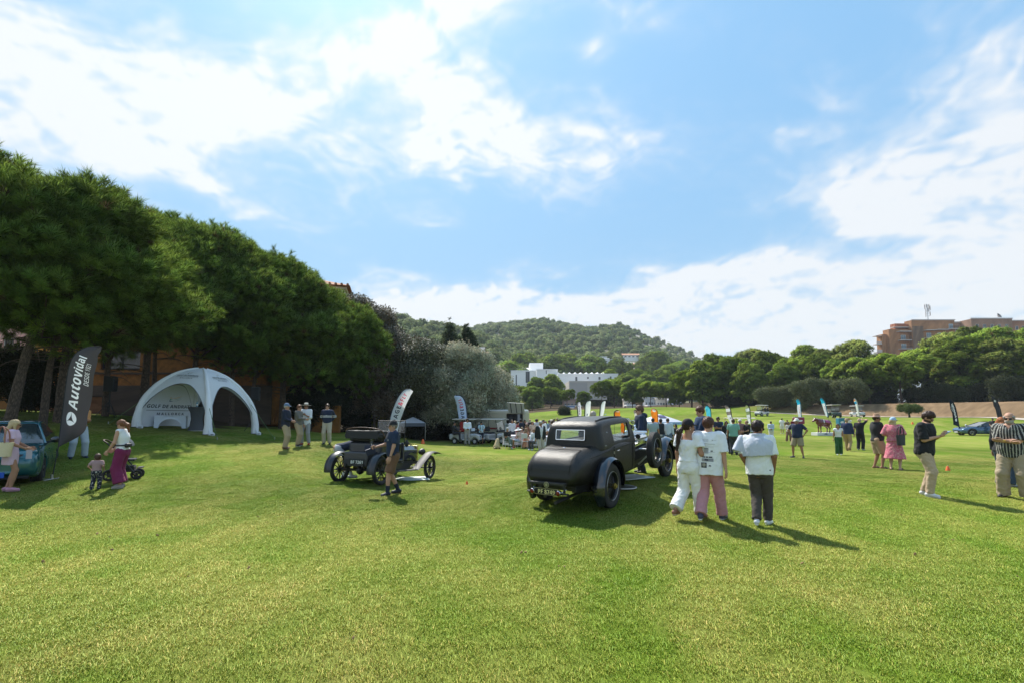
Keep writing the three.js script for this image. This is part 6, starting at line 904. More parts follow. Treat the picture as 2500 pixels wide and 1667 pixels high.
fig('man in a navy shirt and khaki trousers walking away to the green', 2067, 1100, 1021, 1.80, { yaw: 162, skin: 'fair', build: 1.06, hair: { style: 'full', color: [0.34, 0.24, 0.15] }, top: { color: [0.012, 0.024, 0.08], sleeve: 'long', hem: -0.04, ease: 0.03 }, bottom: { color: [0.34, 0.24, 0.12], loose: 0.02 }, feet: [[-0.12, -0.18, -8, 0.05, 0.4], [0.09, 0.16, 8]], shoes: { color: [0.2, 0.1, 0.06] } });
fig('man in black shading his eyes with one hand, back to us', 2098, 1098, 1020, 1.76, { yaw: 160, skin: 'fair', hair: { style: 'fringe', color: [0.42, 0.36, 0.3] }, top: { color: [0.008, 0.008, 0.014], ease: 0.028 }, bottom: { color: [0.010, 0.010, 0.016], loose: 0.02 }, hands: [[-0.08, 1.64, 0.16], [0.27, 0.88, 0.02]], elbows: [[-1, 0.3, 0], [0.5, 0, -1]], shoes: { color: [0.3, 0.3, 0.32] } });
fig('man in a white shirt holding a camera to his eye near the teal sign box', 2073, 1058, 1020, 1.76, { yaw: 0, skin: 'tan', hair: { style: 'short', color: BROWNH }, top: { color: WHITE }, bottom: { color: [0.1, 0.12, 0.2] }, hands: [[-0.06, 1.56, 0.2], [0.06, 1.56, 0.2]] });
fig('man in a straw hat, charcoal tee and khaki shorts with crossed arms', 2139, 1143, 1012, 1.84, { yaw: 118, skin: 'tan', build: 1.1, belly: 0.03, glasses: true, headYaw: -30, hair: { style: 'fringe', color: DARKH }, hat: { type: 'brim', color: [0.36, 0.22, 0.14], r: 0.22, band: [0.5, 0.36, 0.3] }, top: { color: [0.018, 0.019, 0.024], ease: 0.034, hem: -0.05 }, bottom: { type: 'shorts', color: [0.36, 0.25, 0.16], loose: 0.032, cut: 1.02 }, hands: crossed, elbows: outE, feet: [[-0.11, 0.05, -4], [0.10, -0.06, 6]], shoes: { color: [0.05, 0.03, 0.03], sandal: true } });
const pinkDress = fig('woman in a long pink patterned dress and pale blue cap seen from behind', 2180, 1147, 1019, 1.72, { female: true, yaw: 168, skin: 'pale', build: 1.08, headYaw: -16, hair: { style: 'bob', color: BLOND }, hat: { type: 'cap', color: [0.32, 0.46, 0.62] }, top: { color: [0.5, 0.16, 0.22], sleeve: 'short', sleeveLen: 1.0, sleeveEase: 0.04, ease: 0.04, hem: 0.0, pat: rosy }, bottom: { type: 'skirt', len: 0.56, flare: 0.14, color: [0.5, 0.16, 0.22], pat: rosy, fold: 0.012 }, hands: [[-0.22, 1.1, 0.18], [0.22, 1.1, 0.2]], feet: [[-0.12, 0, -10], [0.12, 0.02, 10]], shoes: { color: [0.06, 0.04, 0.04], sandal: true } });
function rosy(x, y, z) { const n = N3(x * 26, y * 26, z * 26), m = N3(x * 60, y * 60, z * 60); return n + m * 0.5 > 0.45 ? [0.60, 0.36, 0.32] : [0.52, 0.13, 0.19].map((v) => v * (1 + m * 0.2)); }
const phoneMan = fig('man in a black tee and beige trousers looking at his phone', 2256, 1211, 1004, 1.80, { fine: 0.9, yaw: 74, skin: 'fair', build: 1.08, depth: 1.16, headPitch: 34, headYaw: 4, glasses: true, lean: 4, hair: { style: 'full', color: [0.035, 0.016, 0.01] }, beard: [0.06, 0.03, 0.02],
top: { color: [0.010, 0.010, 0.013], hem: -0.10, ease: 0.026, sleeve: 'short', sleeveLen: 0.95, sleeveEase: 0.03, fold: 0.010 }, bottom: { color: [0.43, 0.32, 0.22], loose: 0.018, fold: 0.011, ankle: 0.05, hem: 0.0 }, hands: [[-0.07, 1.22, 0.24], [0.05, 1.24, 0.25]], grip: ['grip', 'grip'], feet: [[-0.10, 0.05, -8], [0.10, -0.09, 8]], shoes: { color: [0.60, 0.60, 0.64], sole: [0.66, 0.66, 0.68] } });
const stripes = (x, y, z) => { const u = Math.atan2(x, z + 0.02) * 0.16 * (Math.abs(x) > 0.24 ? 0.6 : 1) + (Math.abs(x) > 0.235 ? y * 0.5 : 0), n = Math.sin(u * 190); return n > 0.35 ? [0.34, 0.33, 0.30] : [0.012, 0.014, 0.016]; };
const striped = fig('bald man in a dark striped shirt and beige trousers with crossed arms', 2466, 1216, 1007, 1.78, { fine: 0.85, yaw: -12, skin: 'fair', build: 1.08, belly: 0.03, glasses: true, headYaw: 4, hair: { style: 'fringe', color: [0.3, 0.27, 0.25] }, beard: [0.36, 0.32, 0.29],
top: { color: BLACK, hem: -0.11, ease: 0.034, boxy: 0.185, sleeve: 'short', sleeveLen: 1.0, sleeveEase: 0.03, collar: true, vneck: 0.1, fold: 0.010, pat: stripes }, bottom: { color: [0.34, 0.27, 0.185], loose: 0.034, fold: 0.012, ankle: 0.07, hem: -0.02 }, hands: [[0.05, 1.13, 0.24], [-0.05, 1.16, 0.27]], elbows: outE, feet: [[-0.16, 0.02, -14], [0.16, 0, 16]], shoes: { color: [0.03, 0.025, 0.025] } });
part('watch', rod([0, -0.014, 0], [0, 0.014, 0], 0.036, 0.036, 12).applyMatrix4(M4().makeTranslation(...striped.arms[1].wr.toArray())), mat(lin(0.6, 0.45, 0.15), 0.3, { metalness: 0.8 }), striped.g);
person('woman with long ginger hair and dark top half hidden by the striped man', { px: 2444, d: 11.2, h: 1.70, female: true, yaw: 150, skin: 'fair', hair: { style: 'long', color: [0.30, 0.10, 0.03], len: 0.34 }, top: { color: [0.014, 0.016, 0.02], sleeve: 'long', ease: 0.03 }, bottom: { color: [0.03, 0.05, 0.08], wide: 0.02 }, shoes: { color: [0.3, 0.28, 0.26] } });
person('man in dark clothes standing at the door of the blue car', { px: 2424, d: 44.6, h: 1.75, yaw: -20, skin: 'tan', hair: { style: 'short', color: DARKH }, top: { color: [0.02, 0.018, 0.024] }, bottom: { color: BLACK }, hands: [[-0.1, 1.05, 0.25], [0.24, 0.9, 0.05]] });
// ------------------------------------------------------------------ vehicles (each faces +z, its rear axle over the origin; its right side is -x)
function grid(nu, nv, fn) { const pos = [], uv = [], idx = []; for (let j = 0; j <= nv; j++) for (let i = 0; i <= nu; i++) { pos.push(...fn(i / nu, j / nv)); uv.push(i / nu, j / nv); if (i && j) { const a = (j - 1) * (nu + 1) + i - 1, b = a + 1, c = a + nu + 1, d = c + 1; idx.push(a, b, d, a, d, c); } } const g = new THREE.BufferGeometry(); g.setAttribute('position', new THREE.BufferAttribute(new Float32Array(pos), 3)); g.setAttribute('uv', new THREE.BufferAttribute(new Float32Array(uv), 2)); g.setIndex(idx); g.computeVertexNormals(); return g; }
// a sheet with thickness: the grid on both sides plus its rim
function sheet(nu, nv, fn, th) { const a = grid(nu, nv, fn), n = a.attributes.normal, p = a.attributes.position, q = (u, v) => { const i = Math.round(v * nv) * (nu + 1) + Math.round(u * nu); return [p.getX(i) - n.getX(i) * th, p.getY(i) - n.getY(i) * th, p.getZ(i) - n.getZ(i) * th]; }; const b = grid(nu, nv, q), ix = b.index.array; for (let k = 0; k < ix.length; k += 3) { const t = ix[k]; ix[k] = ix[k + 1]; ix[k + 1] = t; } b.computeVertexNormals(); const rim = (f) => grid(Math.max(nu, nv), 1, (s, t) => { const [u, v] = f(s), A = fn(Math.round(u * nu) / nu, Math.round(v * nv) / nv), B = q(u, v); return [0, 1, 2].map((i) => mix(A[i], B[i], t)); }); return join([a, b, rim((s) => [s, 0]), rim((s) => [s, 1]), rim((s) => [0, s]), rim((s) => [1, s])]); }
const tyreShape = (R, w, r) => { const h = w / 2, g = w * 0.06; return [[r, -h * 0.7], [r + (R - r) * 0.5, -h], [R - g, -h * 0.78], [R - g * 0.2, -h * 0.6], [R, -h * 0.5], [R - g * 0.5, -h * 0.42], [R - g * 0.5, -h * 0.36], [R, -h * 0.3], [R, -h * 0.08], [R - g * 0.5, -h * 0.04], [R - g * 0.5, h * 0.04], [R, h * 0.08], [R, h * 0.3], [R - g * 0.5, h * 0.36], [R - g * 0.5, h * 0.42], [R, h * 0.5], [R - g * 0.2, h * 0.6], [R - g, h * 0.78], [r + (R - r) * 0.5, h], [r, h * 0.7]]; };
function seatOn(o, x, d, heading, pitch = 0, dy = 0, roll = 0) { o.position.set(x, dy, -d); o.rotation.order = 'YXZ'; o.rotation.set(-pitch, Math.PI - heading, roll); return o; }
const plateTex = (txt, fg, bg, w, h, font, border) => canvasTex(w, h, (c) => { c.fillStyle = bg; c.fillRect(0, 0, w, h); if (border) { c.strokeStyle = fg; c.lineWidth = h * 0.035; c.strokeRect(h * 0.05, h * 0.05, w - h * 0.1, h - h * 0.1); } c.fillStyle = fg; c.font = font; c.textAlign = 'center'; c.textBaseline = 'middle'; c.fillText(txt, w / 2, h * 0.54); });
const flat = (tex, extra = {}) => new THREE.MeshStandardMaterial({ map: tex, roughness: 0.6, ...extra });
const facePlane = (w, h, x, y, z, ry = 0, rx = 0) => moved(new THREE.PlaneGeometry(w, h), x, y, z, rx, ry, 0);
{ // ---- the black fabric bodied coupe
const hd = 35.1 * D2R, x0 = 1.31, d0 = 9.3, yr = G(x0, d0), yf = G(x0 + Math.sin(hd) * 3.6, d0 + Math.cos(hd) * 3.6);
const car = seatOn(thing('vintage_coupe', 'black fabric bodied vintage coupe with spare wheel, seen from behind', 'vintage car'), x0, d0, hd, Math.atan((yf - yr) / 3.6), yr);
const leather = new THREE.MeshPhysicalMaterial({ color: lin(0.014, 0.0125, 0.0115), roughness: 0.40, specularIntensity: 0.85, bumpScale: 0.003, bumpMap: (() => { const S = 256, a = new Uint8Array(S * S * 4), R = rngOf(4); for (let j = 0; j < S; j++) for (let i = 0; i < S; i++) { const o = (j * S + i) * 4, u = i / S * 6.283, v = j / S * 6.283; a[o] = a[o + 1] = a[o + 2] = clamp(0.5 + 0.28 * N3(Math.cos(u) * 5, Math.sin(u) * 5 + Math.cos(v) * 5, Math.sin(v) * 5) + 0.5 * (R() - 0.5)) * 255; a[o + 3] = 255; } const t = new THREE.DataTexture(a, S, S); t.wrapS = t.wrapT = THREE.RepeatWrapping; t.magFilter = THREE.LinearFilter; t.repeat.set(3, 3); t.needsUpdate = true; return t; })() });
const navyGloss = mat(lin(0.006, 0.008, 0.016), 0.18, { clearcoat: 1, clearcoatRoughness: 0.08 }), alu = mat(lin(0.62, 0.68, 0.74), 0.16, { metalness: 1 }), brass = mat(lin(0.5, 0.4, 0.16), 0.3, { metalness: 1 }), seam = mat(lin(0.004, 0.004, 0.004), 0.8);
const hw = smooth([[-1.06, 0.46], [-0.97, 0.535], [-0.7, 0.585], [-0.3, 0.62], [0.3, 0.655], [1.0, 0.67], [1.75, 0.62]]), top = smooth([[-1.06, 0.74], [-1.03, 0.86], [-0.97, 0.975], [-0.88, 1.06], [-0.74, 1.12], [-0.55, 1.15], [-0.3, 1.175], [0, 1.20], [0.6, 1.205], [1.75, 1.18]]), bot = smooth([[-1.07, 0.64], [-1.0, 0.56], [-0.8, 0.50], [-0.3, 0.47], [1.75, 0.44]]);
const lower = (x, y, z) => { const h = (top(z) - bot(z)) / 2, c = (top(z) + bot(z)) / 2, w = hw(z) * (1 - 0.05 * sstep(0.9, 0.5, y)); return smax(rboxD(x, y - c, 0, w, h, 1, Math.min(h * 0.9, mix(0.24, 0.12, sstep(-0.5, 0.6, z)))), Math.max(-1.07 - z, z - 1.75), 0.06); };
const well = (x, y, z) => Math.max(Math.hypot(y - 0.42, z) - 0.49, 0.56 - Math.abs(x));
const toUV = (g, k = 1) => { const p = g.attributes.position, uv = new Float32Array(p.count * 2); for (let i = 0; i < p.count; i++) { uv[i * 2] = (p.getX(i) + p.getZ(i)) * k; uv[i * 2 + 1] = (p.getY(i) + p.getZ(i) * 0.3) * k; } g.setAttribute('uv', new THREE.BufferAttribute(uv, 2)); return g; };
const bodyM = part('body', toUV(net((x, y, z) => Math.max(lower(x, y, z), -well(x, y, z)), [-0.72, 0.4, -1.12], [0.72, 1.24, 1.8], 0.017)), leather, car);
// cabin
const cw = (y) => 0.645 - 0.085 * sstep(1.15, 1.66, y), zr = smooth([[1.0, -0.22], [1.15, -0.21], [1.3, -0.19], [1.45, -0.165], [1.58, -0.11], [1.68, 0.0]]), zf = (y) => 1.70 - (y - 1.15) * 0.34;
const cab = (x, y, z) => smax(smax(smax(Math.abs(x) - cw(y), (zr(y) + 0.06 * (x / 0.6) ** 2) - z, 0.15), z - zf(y), 0.05), y - (1.655 + 0.03 * (1 - (x / 0.6) ** 2) - 0.035 * ((z - 0.8) / 0.9) ** 2), 0.10);
const openings = (x, y, z) => Math.min(rboxD(x, y - 1.395, z + 0.2, 0.315, 0.09, 0.35, 0.03), rboxD(x, y - 1.375, z - 0.94, 2, 0.165, 0.46, 0.04), rboxD(x, y - 1.40, z - 1.7, 0.50, 0.17, 0.5, 0.03));
const cabin = part('cabin', toUV(net((x, y, z) => Math.max(cab(x, y, z), -(cab(x, y, z) + 0.045), 1.10 - y, -openings(x, y, z)), [-0.7, 1.08, -0.42], [0.7, 1.74, 1.8], 0.013)), leather, car);
part('rear_window_frame', [box(0.63, 0.014, 0.03, 0, 1.49, -0.165, 0.17), box(0.63, 0.014, 0.03, 0, 1.30, -0.20, 0.17), box(0.014, 0.19, 0.03, 0.315, 1.395, -0.182, 0.17), box(0.014, 0.19, 0.03, -0.315, 1.395, -0.182, 0.17)], chrome, cabin);
part('rear_window', box(0.62, 0.18, 0.005, 0, 1.395, -0.17, 0.25), glass, cabin); part('windscreen', box(1.0, 0.34, 0.006, 0, 1.40, 1.62, -0.32), glass, cabin);
for (const s of [-1, 1]) part('side_window', box(0.005, 0.15, 0.88, s * 0.60, 1.28, 0.94, 0, 0, s * 0.1), glass, cabin);
part('roof_panel', grid(12, 12, (u, v) => { const x = (u - 0.5) * 0.82, z = 0.12 + v * 1.25; return [x, 1.668 + 0.03 * (1 - (x / 0.6) ** 2) - 0.035 * ((z - 0.8) / 0.9) ** 2 - 0.018 * (v < 0.04 ? 1 : 0), z]; }), mat(lin(0.03, 0.029, 0.027), 0.42, { side: THREE.DoubleSide }), cabin);
for (const s of [-1, 1]) part('roof_rail', tube([[s * 0.43, 1.655, 0.08], [s * 0.43, 1.687, 0.45], [s * 0.43, 1.686, 1.0], [s * 0.43, 1.66, 1.42]], 0.016, 20, 6), leather, cabin);
part('sun_visor', box(1.06, 0.012, 0.17, 0, 1.575, 1.70, 0.45), mat(lin(0.5, 0.52, 0.54), 0.5), cabin); part('head_lining', box(1.0, 0.02, 1.2, 0, 1.60, 0.75), mat(lin(0.3, 0.28, 0.25), 0.9), cabin);
for (const s of [-1, 1]) { part('landau_knob', ball(0.016, s * 0.635, 1.17, 0.06), chrome, cabin); part('hood_fastener', ball(0.012, s * 0.60, 1.42, 0.22), chrome, cabin); }
part('seat', [rbox(1.1, 0.5, 0.16, 0.06, 0, 0.98, 0.35, -0.2), rbox(1.1, 0.16, 0.5, 0.06, 0, 0.72, 0.65)], mat(lin(0.02, 0.015, 0.012), 0.6), car); part('steering_wheel', [moved(new THREE.TorusGeometry(0.2, 0.014, 8, 28), -0.28, 1.12, 1.1, -0.6), rod([-0.28, 1.12, 1.1], [-0.28, 0.85, 1.5], 0.016)], mat(lin(0.01, 0.01, 0.01), 0.4), car);
// lines on the coachwork: door, boot lid, waist
const onBody = (pts, r, m, name) => part(name, tube(pts, r, 40, 5), m, bodyM);
for (const s of [-1, 1]) {
const wx = (z, y = 1) => s * (hw(z) * (1 - 0.05 * sstep(0.9, 0.5, y)) + 0.002);
onBody([[wx(0.42), 1.13, 0.42], [wx(0.42), 0.8, 0.42], [wx(0.42, 0.5), 0.50, 0.42]], 0.006, seam, 'door_seam'); onBody([[wx(1.5), 1.13, 1.5], [wx(1.5), 0.8, 1.5], [wx(1.5, 0.5), 0.50, 1.5]], 0.006, seam, 'door_seam');
onBody([[s * 0.52, 1.0, -0.72], [wx(-0.35), 1.02, -0.35], [wx(0.1), 1.06, 0.1], [wx(0.8), 1.09, 0.8], [wx(1.7), 1.09, 1.7]], 0.010, leather, 'waist_moulding'); part('door_handle', rod([wx(0.55), 1.02, 0.55], [wx(0.55), 1.02, 0.68], 0.012), chrome, bodyM); for (const y of [0.62, 1.0]) part('hinge', box(0.03, 0.05, 0.03, wx(0.41), y, 0.40), steel, bodyM);
onBody([[s * 0.42, 1.150, -0.56], [s * 0.42, 1.115, -0.755], [s * 0.415, 1.045, -0.905], [s * 0.41, 0.93, -1.01], [s * 0.40, 0.78, -1.058]], 0.0055, seam, 'boot_seam');
}
onBody([[-0.42, 1.150, -0.56], [0, 1.152, -0.56], [0.42, 1.150, -0.56]], 0.0055, seam, 'boot_seam'); onBody([[-0.5, 1.178, -0.31], [0, 1.178, -0.31], [0.5, 1.178, -0.31]], 0.009, seam, 'waist_seam'); part('boot_handle', ball(0.022, 0, 1.168, -0.45, 1.4, 0.7, 0.8), chrome, bodyM);
// bonnet, scuttle and radiator
const bw = (z) => mix(0.50, 0.34, clamp((z - 1.75) / 1.7)), bt = (z) => mix(1.17, 1.12, clamp((z - 1.75) / 1.7));
part('bonnet', net((x, y, z) => Math.max(rboxD(x, y - (bt(z) + 0.84) / 2, 0, bw(z), (bt(z) - 0.84) / 2, 1, 0.13), 1.75 - z, z - 3.42), [-0.55, 0.80, 1.72], [0.55, 1.22, 3.45], 0.02), alu, car);
part('bonnet_side', net((x, y, z) => Math.max(rboxD(x, y - 0.66, 0, bw(z) - 0.006, 0.18, 1, 0.04), 1.75 - z, z - 3.42), [-0.55, 0.46, 1.72], [0.55, 0.88, 3.45], 0.025), mat(lin(0.012, 0.012, 0.013), 0.5), car);
part('bonnet_hinge', rod([0, 1.173, 1.76], [0, 1.123, 3.42], 0.012), chrome, car); for (let i = 0; i < 14; i++) for (const s of [-1, 1]) part('louvre', box(0.012, 0.2, 0.035, s * (bw(2.1 + i * 0.08) + 0.001), 0.70, 2.1 + i * 0.08), mat(lin(0.012, 0.012, 0.013), 0.5), car);
part('radiator', [rbox(0.62, 0.72, 0.1, 0.05, 0, 0.82, 3.48)], chrome, car); part('radiator_core', box(0.52, 0.56, 0.02, 0, 0.80, 3.54), mat(lin(0.05, 0.05, 0.05), 0.5), car); part('radiator_cap', [ball(0.04, 0, 1.21, 3.48), rod([0, 1.23, 3.48], [0, 1.32, 3.44], 0.012, 0.03)], chrome, car);
for (const s of [-1, 1]) { part('headlamp', [lathe([[0.001, -0.12], [0.1, -0.06], [0.13, 0.05], [0.13, 0.07]], 24).rotateX(Math.PI / 2).translate(s * 0.36, 0.88, 3.62), rod([s * 0.36, 0.6, 3.58], [s * 0.36, 0.78, 3.6], 0.02)], chrome, car); part('headlamp_glass', disc(0.125, 0.02, s * 0.36, 0.88, 3.69, 'z'), darkGlass, car); }
part('wing_mirror', [disc(0.055, 0.03, -0.62, 1.18, 1.92, 'z'), rod([-0.52, 1.10, 1.85], [-0.62, 1.18, 1.92], 0.01)], mat(lin(0.012, 0.012, 0.014), 0.3), car); part('mascot', [rod([0, 1.70, 1.5], [0.0, 1.71, 1.6], 0.01)], chrome, car);
part('roof_lamp', [rod([-0.5, 1.25, 1.95], [-0.5, 1.50, 1.95], 0.01), disc(0.045, 0.03, -0.5, 1.51, 1.95, 'z')], chrome, car);
// wings
const wing = (s, cx, cz, a0, a1, r0, r1, w0, w1, tailW) => sheet(14, 44, (u, v) => { const a = mix(a0, a1, v), e = Math.sin(Math.PI * clamp(v * 1.0)), r = mix(r0, r1, v) , q = (u - 0.5) * 2, w = mix(w0, w1, v) * (1 - 0.35 * Math.pow(clamp((v - 0.82) / 0.18), 2)) * (1 - 0.3 * Math.pow(clamp((0.1 - v) / 0.1), 2)), rr = r - 0.055 * q * q - 0.05 * Math.max(0, q * s * -s) * 0; return [s * (cx + q * w), 0.42 + Math.sin(a) * rr, cz + Math.cos(a) * rr]; }, 0.008);
for (const s of [-1, 1]) { part('rear_wing', wing(s, 0.735, 0, -0.15, Math.PI * 1.16, 0.52, 0.60, 0.115, 0.115), navyGloss, car); part('front_wing', wing(s, 0.76, 3.6, -0.1, Math.PI * 1.02, 0.52, 0.66, 0.13, 0.15), navyGloss, car); part('side_lamp', [ball(0.045, s * 0.76, 1.0, 3.55, 0.8, 0.8, 1.3), rod([s * 0.76, 0.93, 3.55], [s * 0.76, 0.98, 3.55], 0.012)], chrome, car); }
// wheels
const wheel = (name, x, y, z, s, steer = 0) => {
const w = new THREE.Group(); w.name = name; w.position.set(x, y, z); w.rotation.y = steer; car.add(w);
part('tyre', lathe(tyreShape(0.42, 0.17, 0.275), 56, 'x'), rubber, w); part('rim', lathe([[0.285, -0.07], [0.262, -0.06], [0.25, -0.02], [0.25, 0.02], [0.262, 0.06], [0.285, 0.07]], 40, 'x'), mat(lin(0.012, 0.012, 0.014), 0.3), w);
const sp = []; for (let i = 0; i < 30; i++) { const a = i / 30 * 6.283, b = a + (i % 2 ? 0.25 : -0.25), k = i % 3 === 0 ? -0.05 : 0.075; sp.push(rod([s * k, Math.cos(b) * 0.055, Math.sin(b) * 0.055], [s * 0.0, Math.cos(a) * 0.255, Math.sin(a) * 0.255], 0.0045, 0.0045, 4)); } part('spokes', sp, mat(lin(0.02, 0.02, 0.022), 0.35), w);
part('brake_drum', disc(0.19, 0.05, -s * 0.05, 0, 0, 'x', 32), mat(lin(0.014, 0.014, 0.014), 0.5), w); part('hub_cap', [disc(0.055, 0.12, s * 0.06, 0, 0, 'x', 8), disc(0.035, 0.04, s * 0.13, 0, 0, 'x', 8)], brass, w); part('rim_ring', moved(new THREE.TorusGeometry(0.272, 0.005, 6, 40), s * 0.072, 0, 0, 0, Math.PI / 2), steel, w); return w;
};
for (const s of [-1, 1]) { wheel('wheel', s * 0.71, 0.42, 0, s); wheel('wheel', s * 0.71, 0.42, 3.6, s, -0.06); }
wheel('spare_wheel', -0.86, 0.84, 2.32, -1, 0.02); part('spare_bracket', [rod([-0.5, 0.84, 2.32], [-0.8, 0.84, 2.32], 0.03), rod([-0.5, 0.5, 2.2], [-0.8, 0.8, 2.3], 0.02)], steel, car);
// chassis, exhaust, rear bar, plate, lamps, badge
part('chassis', [box(0.08, 0.12, 4.6, -0.36, 0.46, 1.5), box(0.08, 0.12, 4.6, 0.36, 0.46, 1.5), box(0.8, 0.1, 0.08, 0, 0.44, -0.6), rod([-0.71, 0.42, 0], [0.71, 0.42, 0], 0.045), rod([-0.71, 0.40, 3.6], [0.71, 0.40, 3.6], 0.035), ball(0.16, 0, 0.42, 0), rod([0, 0.42, 0], [0, 0.5, 1.9], 0.04), box(0.7, 0.25, 1.3, 0, 0.5, 2.6)], mat(lin(0.012, 0.012, 0.012), 0.55), car);
for (const s of [-1, 1]) part('leaf_spring', [0, 1, 2, 3].map((i) => tube([[s * 0.46, 0.40 - i * 0.012, -0.62 + i * 0.1], [s * 0.46, 0.34 - i * 0.012, 0], [s * 0.46, 0.42 - i * 0.012, 0.62 - i * 0.1]], 0.014, 12, 5)), mat(lin(0.012, 0.012, 0.012), 0.5), car);
part('exhaust', [rod([-0.18, 0.28, -1.18], [-0.24, 0.33, 1.9], 0.032), rod([-0.2, 0.3, 0.1], [-0.22, 0.32, 1.0], 0.075, 0.075, 14)], mat(lin(0.02, 0.018, 0.016), 0.6), car); part('undertray', box(0.62, 0.02, 1.5, 0, 0.40, 1.0), mat(lin(0.02, 0.02, 0.02), 0.7), car);
part('rear_tray', [rbox(0.72, 0.05, 0.1, 0.01, 0, 0.60, -1.10), rbox(0.86, 0.025, 0.05, 0.008, 0, 0.44, -1.14), box(0.03, 0.16, 0.03, -0.34, 0.52, -1.12), box(0.03, 0.16, 0.03, 0.34, 0.52, -1.12)], mat(lin(0.03, 0.03, 0.032), 0.45, { metalness: 0.3 }), car);
part('number_plate', box(0.50, 0.125, 0.012, 0, 0.465, -1.175), mat(lin(0.01, 0.01, 0.01), 0.5), car); part('plate_lettering', facePlane(0.495, 0.12, 0, 0.465, -1.1825, Math.PI), flat(plateTex('PF 8749', '#cfc489', '#12120f', 512, 124, 'bold 104px sans-serif', true)), car);
for (const s of [-1, 1]) { part('tail_lamp', lathe([[0.001, -0.05], [0.045, -0.03], [0.05, 0.03], [0.042, 0.04]], 18).rotateX(-Math.PI / 2).translate(s * 0.27, 0.465, -1.20), chrome, car); part('lamp_lens', ball(0.04, s * 0.27, 0.465, -1.235, 1, 1, 0.4), mat(lin(0.16, 0.012, 0.01), 0.15), car); part('lamp_arm', rod([s * 0.27, 0.44, -1.14], [s * 0.34, 0.5, -1.05], 0.012), chrome, car); }
part('badge', disc(0.052, 0.012, 0, 0.585, -1.165, 'z', 28), mat(lin(0.35, 0.34, 0.28), 0.3, { metalness: 0.7 }), car); part('badge_ring', new THREE.TorusGeometry(0.034, 0.006, 6, 24).translate(0, 0.585, -1.173), mat(lin(0.05, 0.05, 0.04), 0.4), car); part('reflector', disc(0.035, 0.02, 0.06, 0.375, -1.12, 'z', 16), mat(lin(0.03, 0.03, 0.03), 0.3), car);
// things on the grass under the car
const tr = thing('drip_tray', 'oval dark drip tray with pale rim on the grass under the coupe', 'tray'), at2 = (fx, fz) => { const p = car.localToWorld(V(fx, 0, fz)); return [p.x, G(p.x, -p.z) + 0.012, p.z]; }; car.updateMatrixWorld(true); tr.position.set(...at2(-0.35, 1.55)); part('pan', disc(0.30, 0.02, 0, 0.012, 0, 'y', 36), mat(lin(0.03, 0.03, 0.035), 0.4), tr); part('rim', new THREE.TorusGeometry(0.30, 0.014, 8, 40).rotateX(Math.PI / 2).translate(0, 0.02, 0), mat(lin(0.5, 0.5, 0.5), 0.35), tr);
const sh = thing('ground_sheet', 'pale grey sheet lying on the grass under the front of the coupe', 'sheet'); sh.position.set(...at2(-0.1, 2.75)); sh.rotation.y = 0.5; part('panel', rbox(0.95, 0.02, 0.7, 0.005, 0, 0.02, 0), mat(lin(0.42, 0.47, 0.46), 0.5), sh);
}
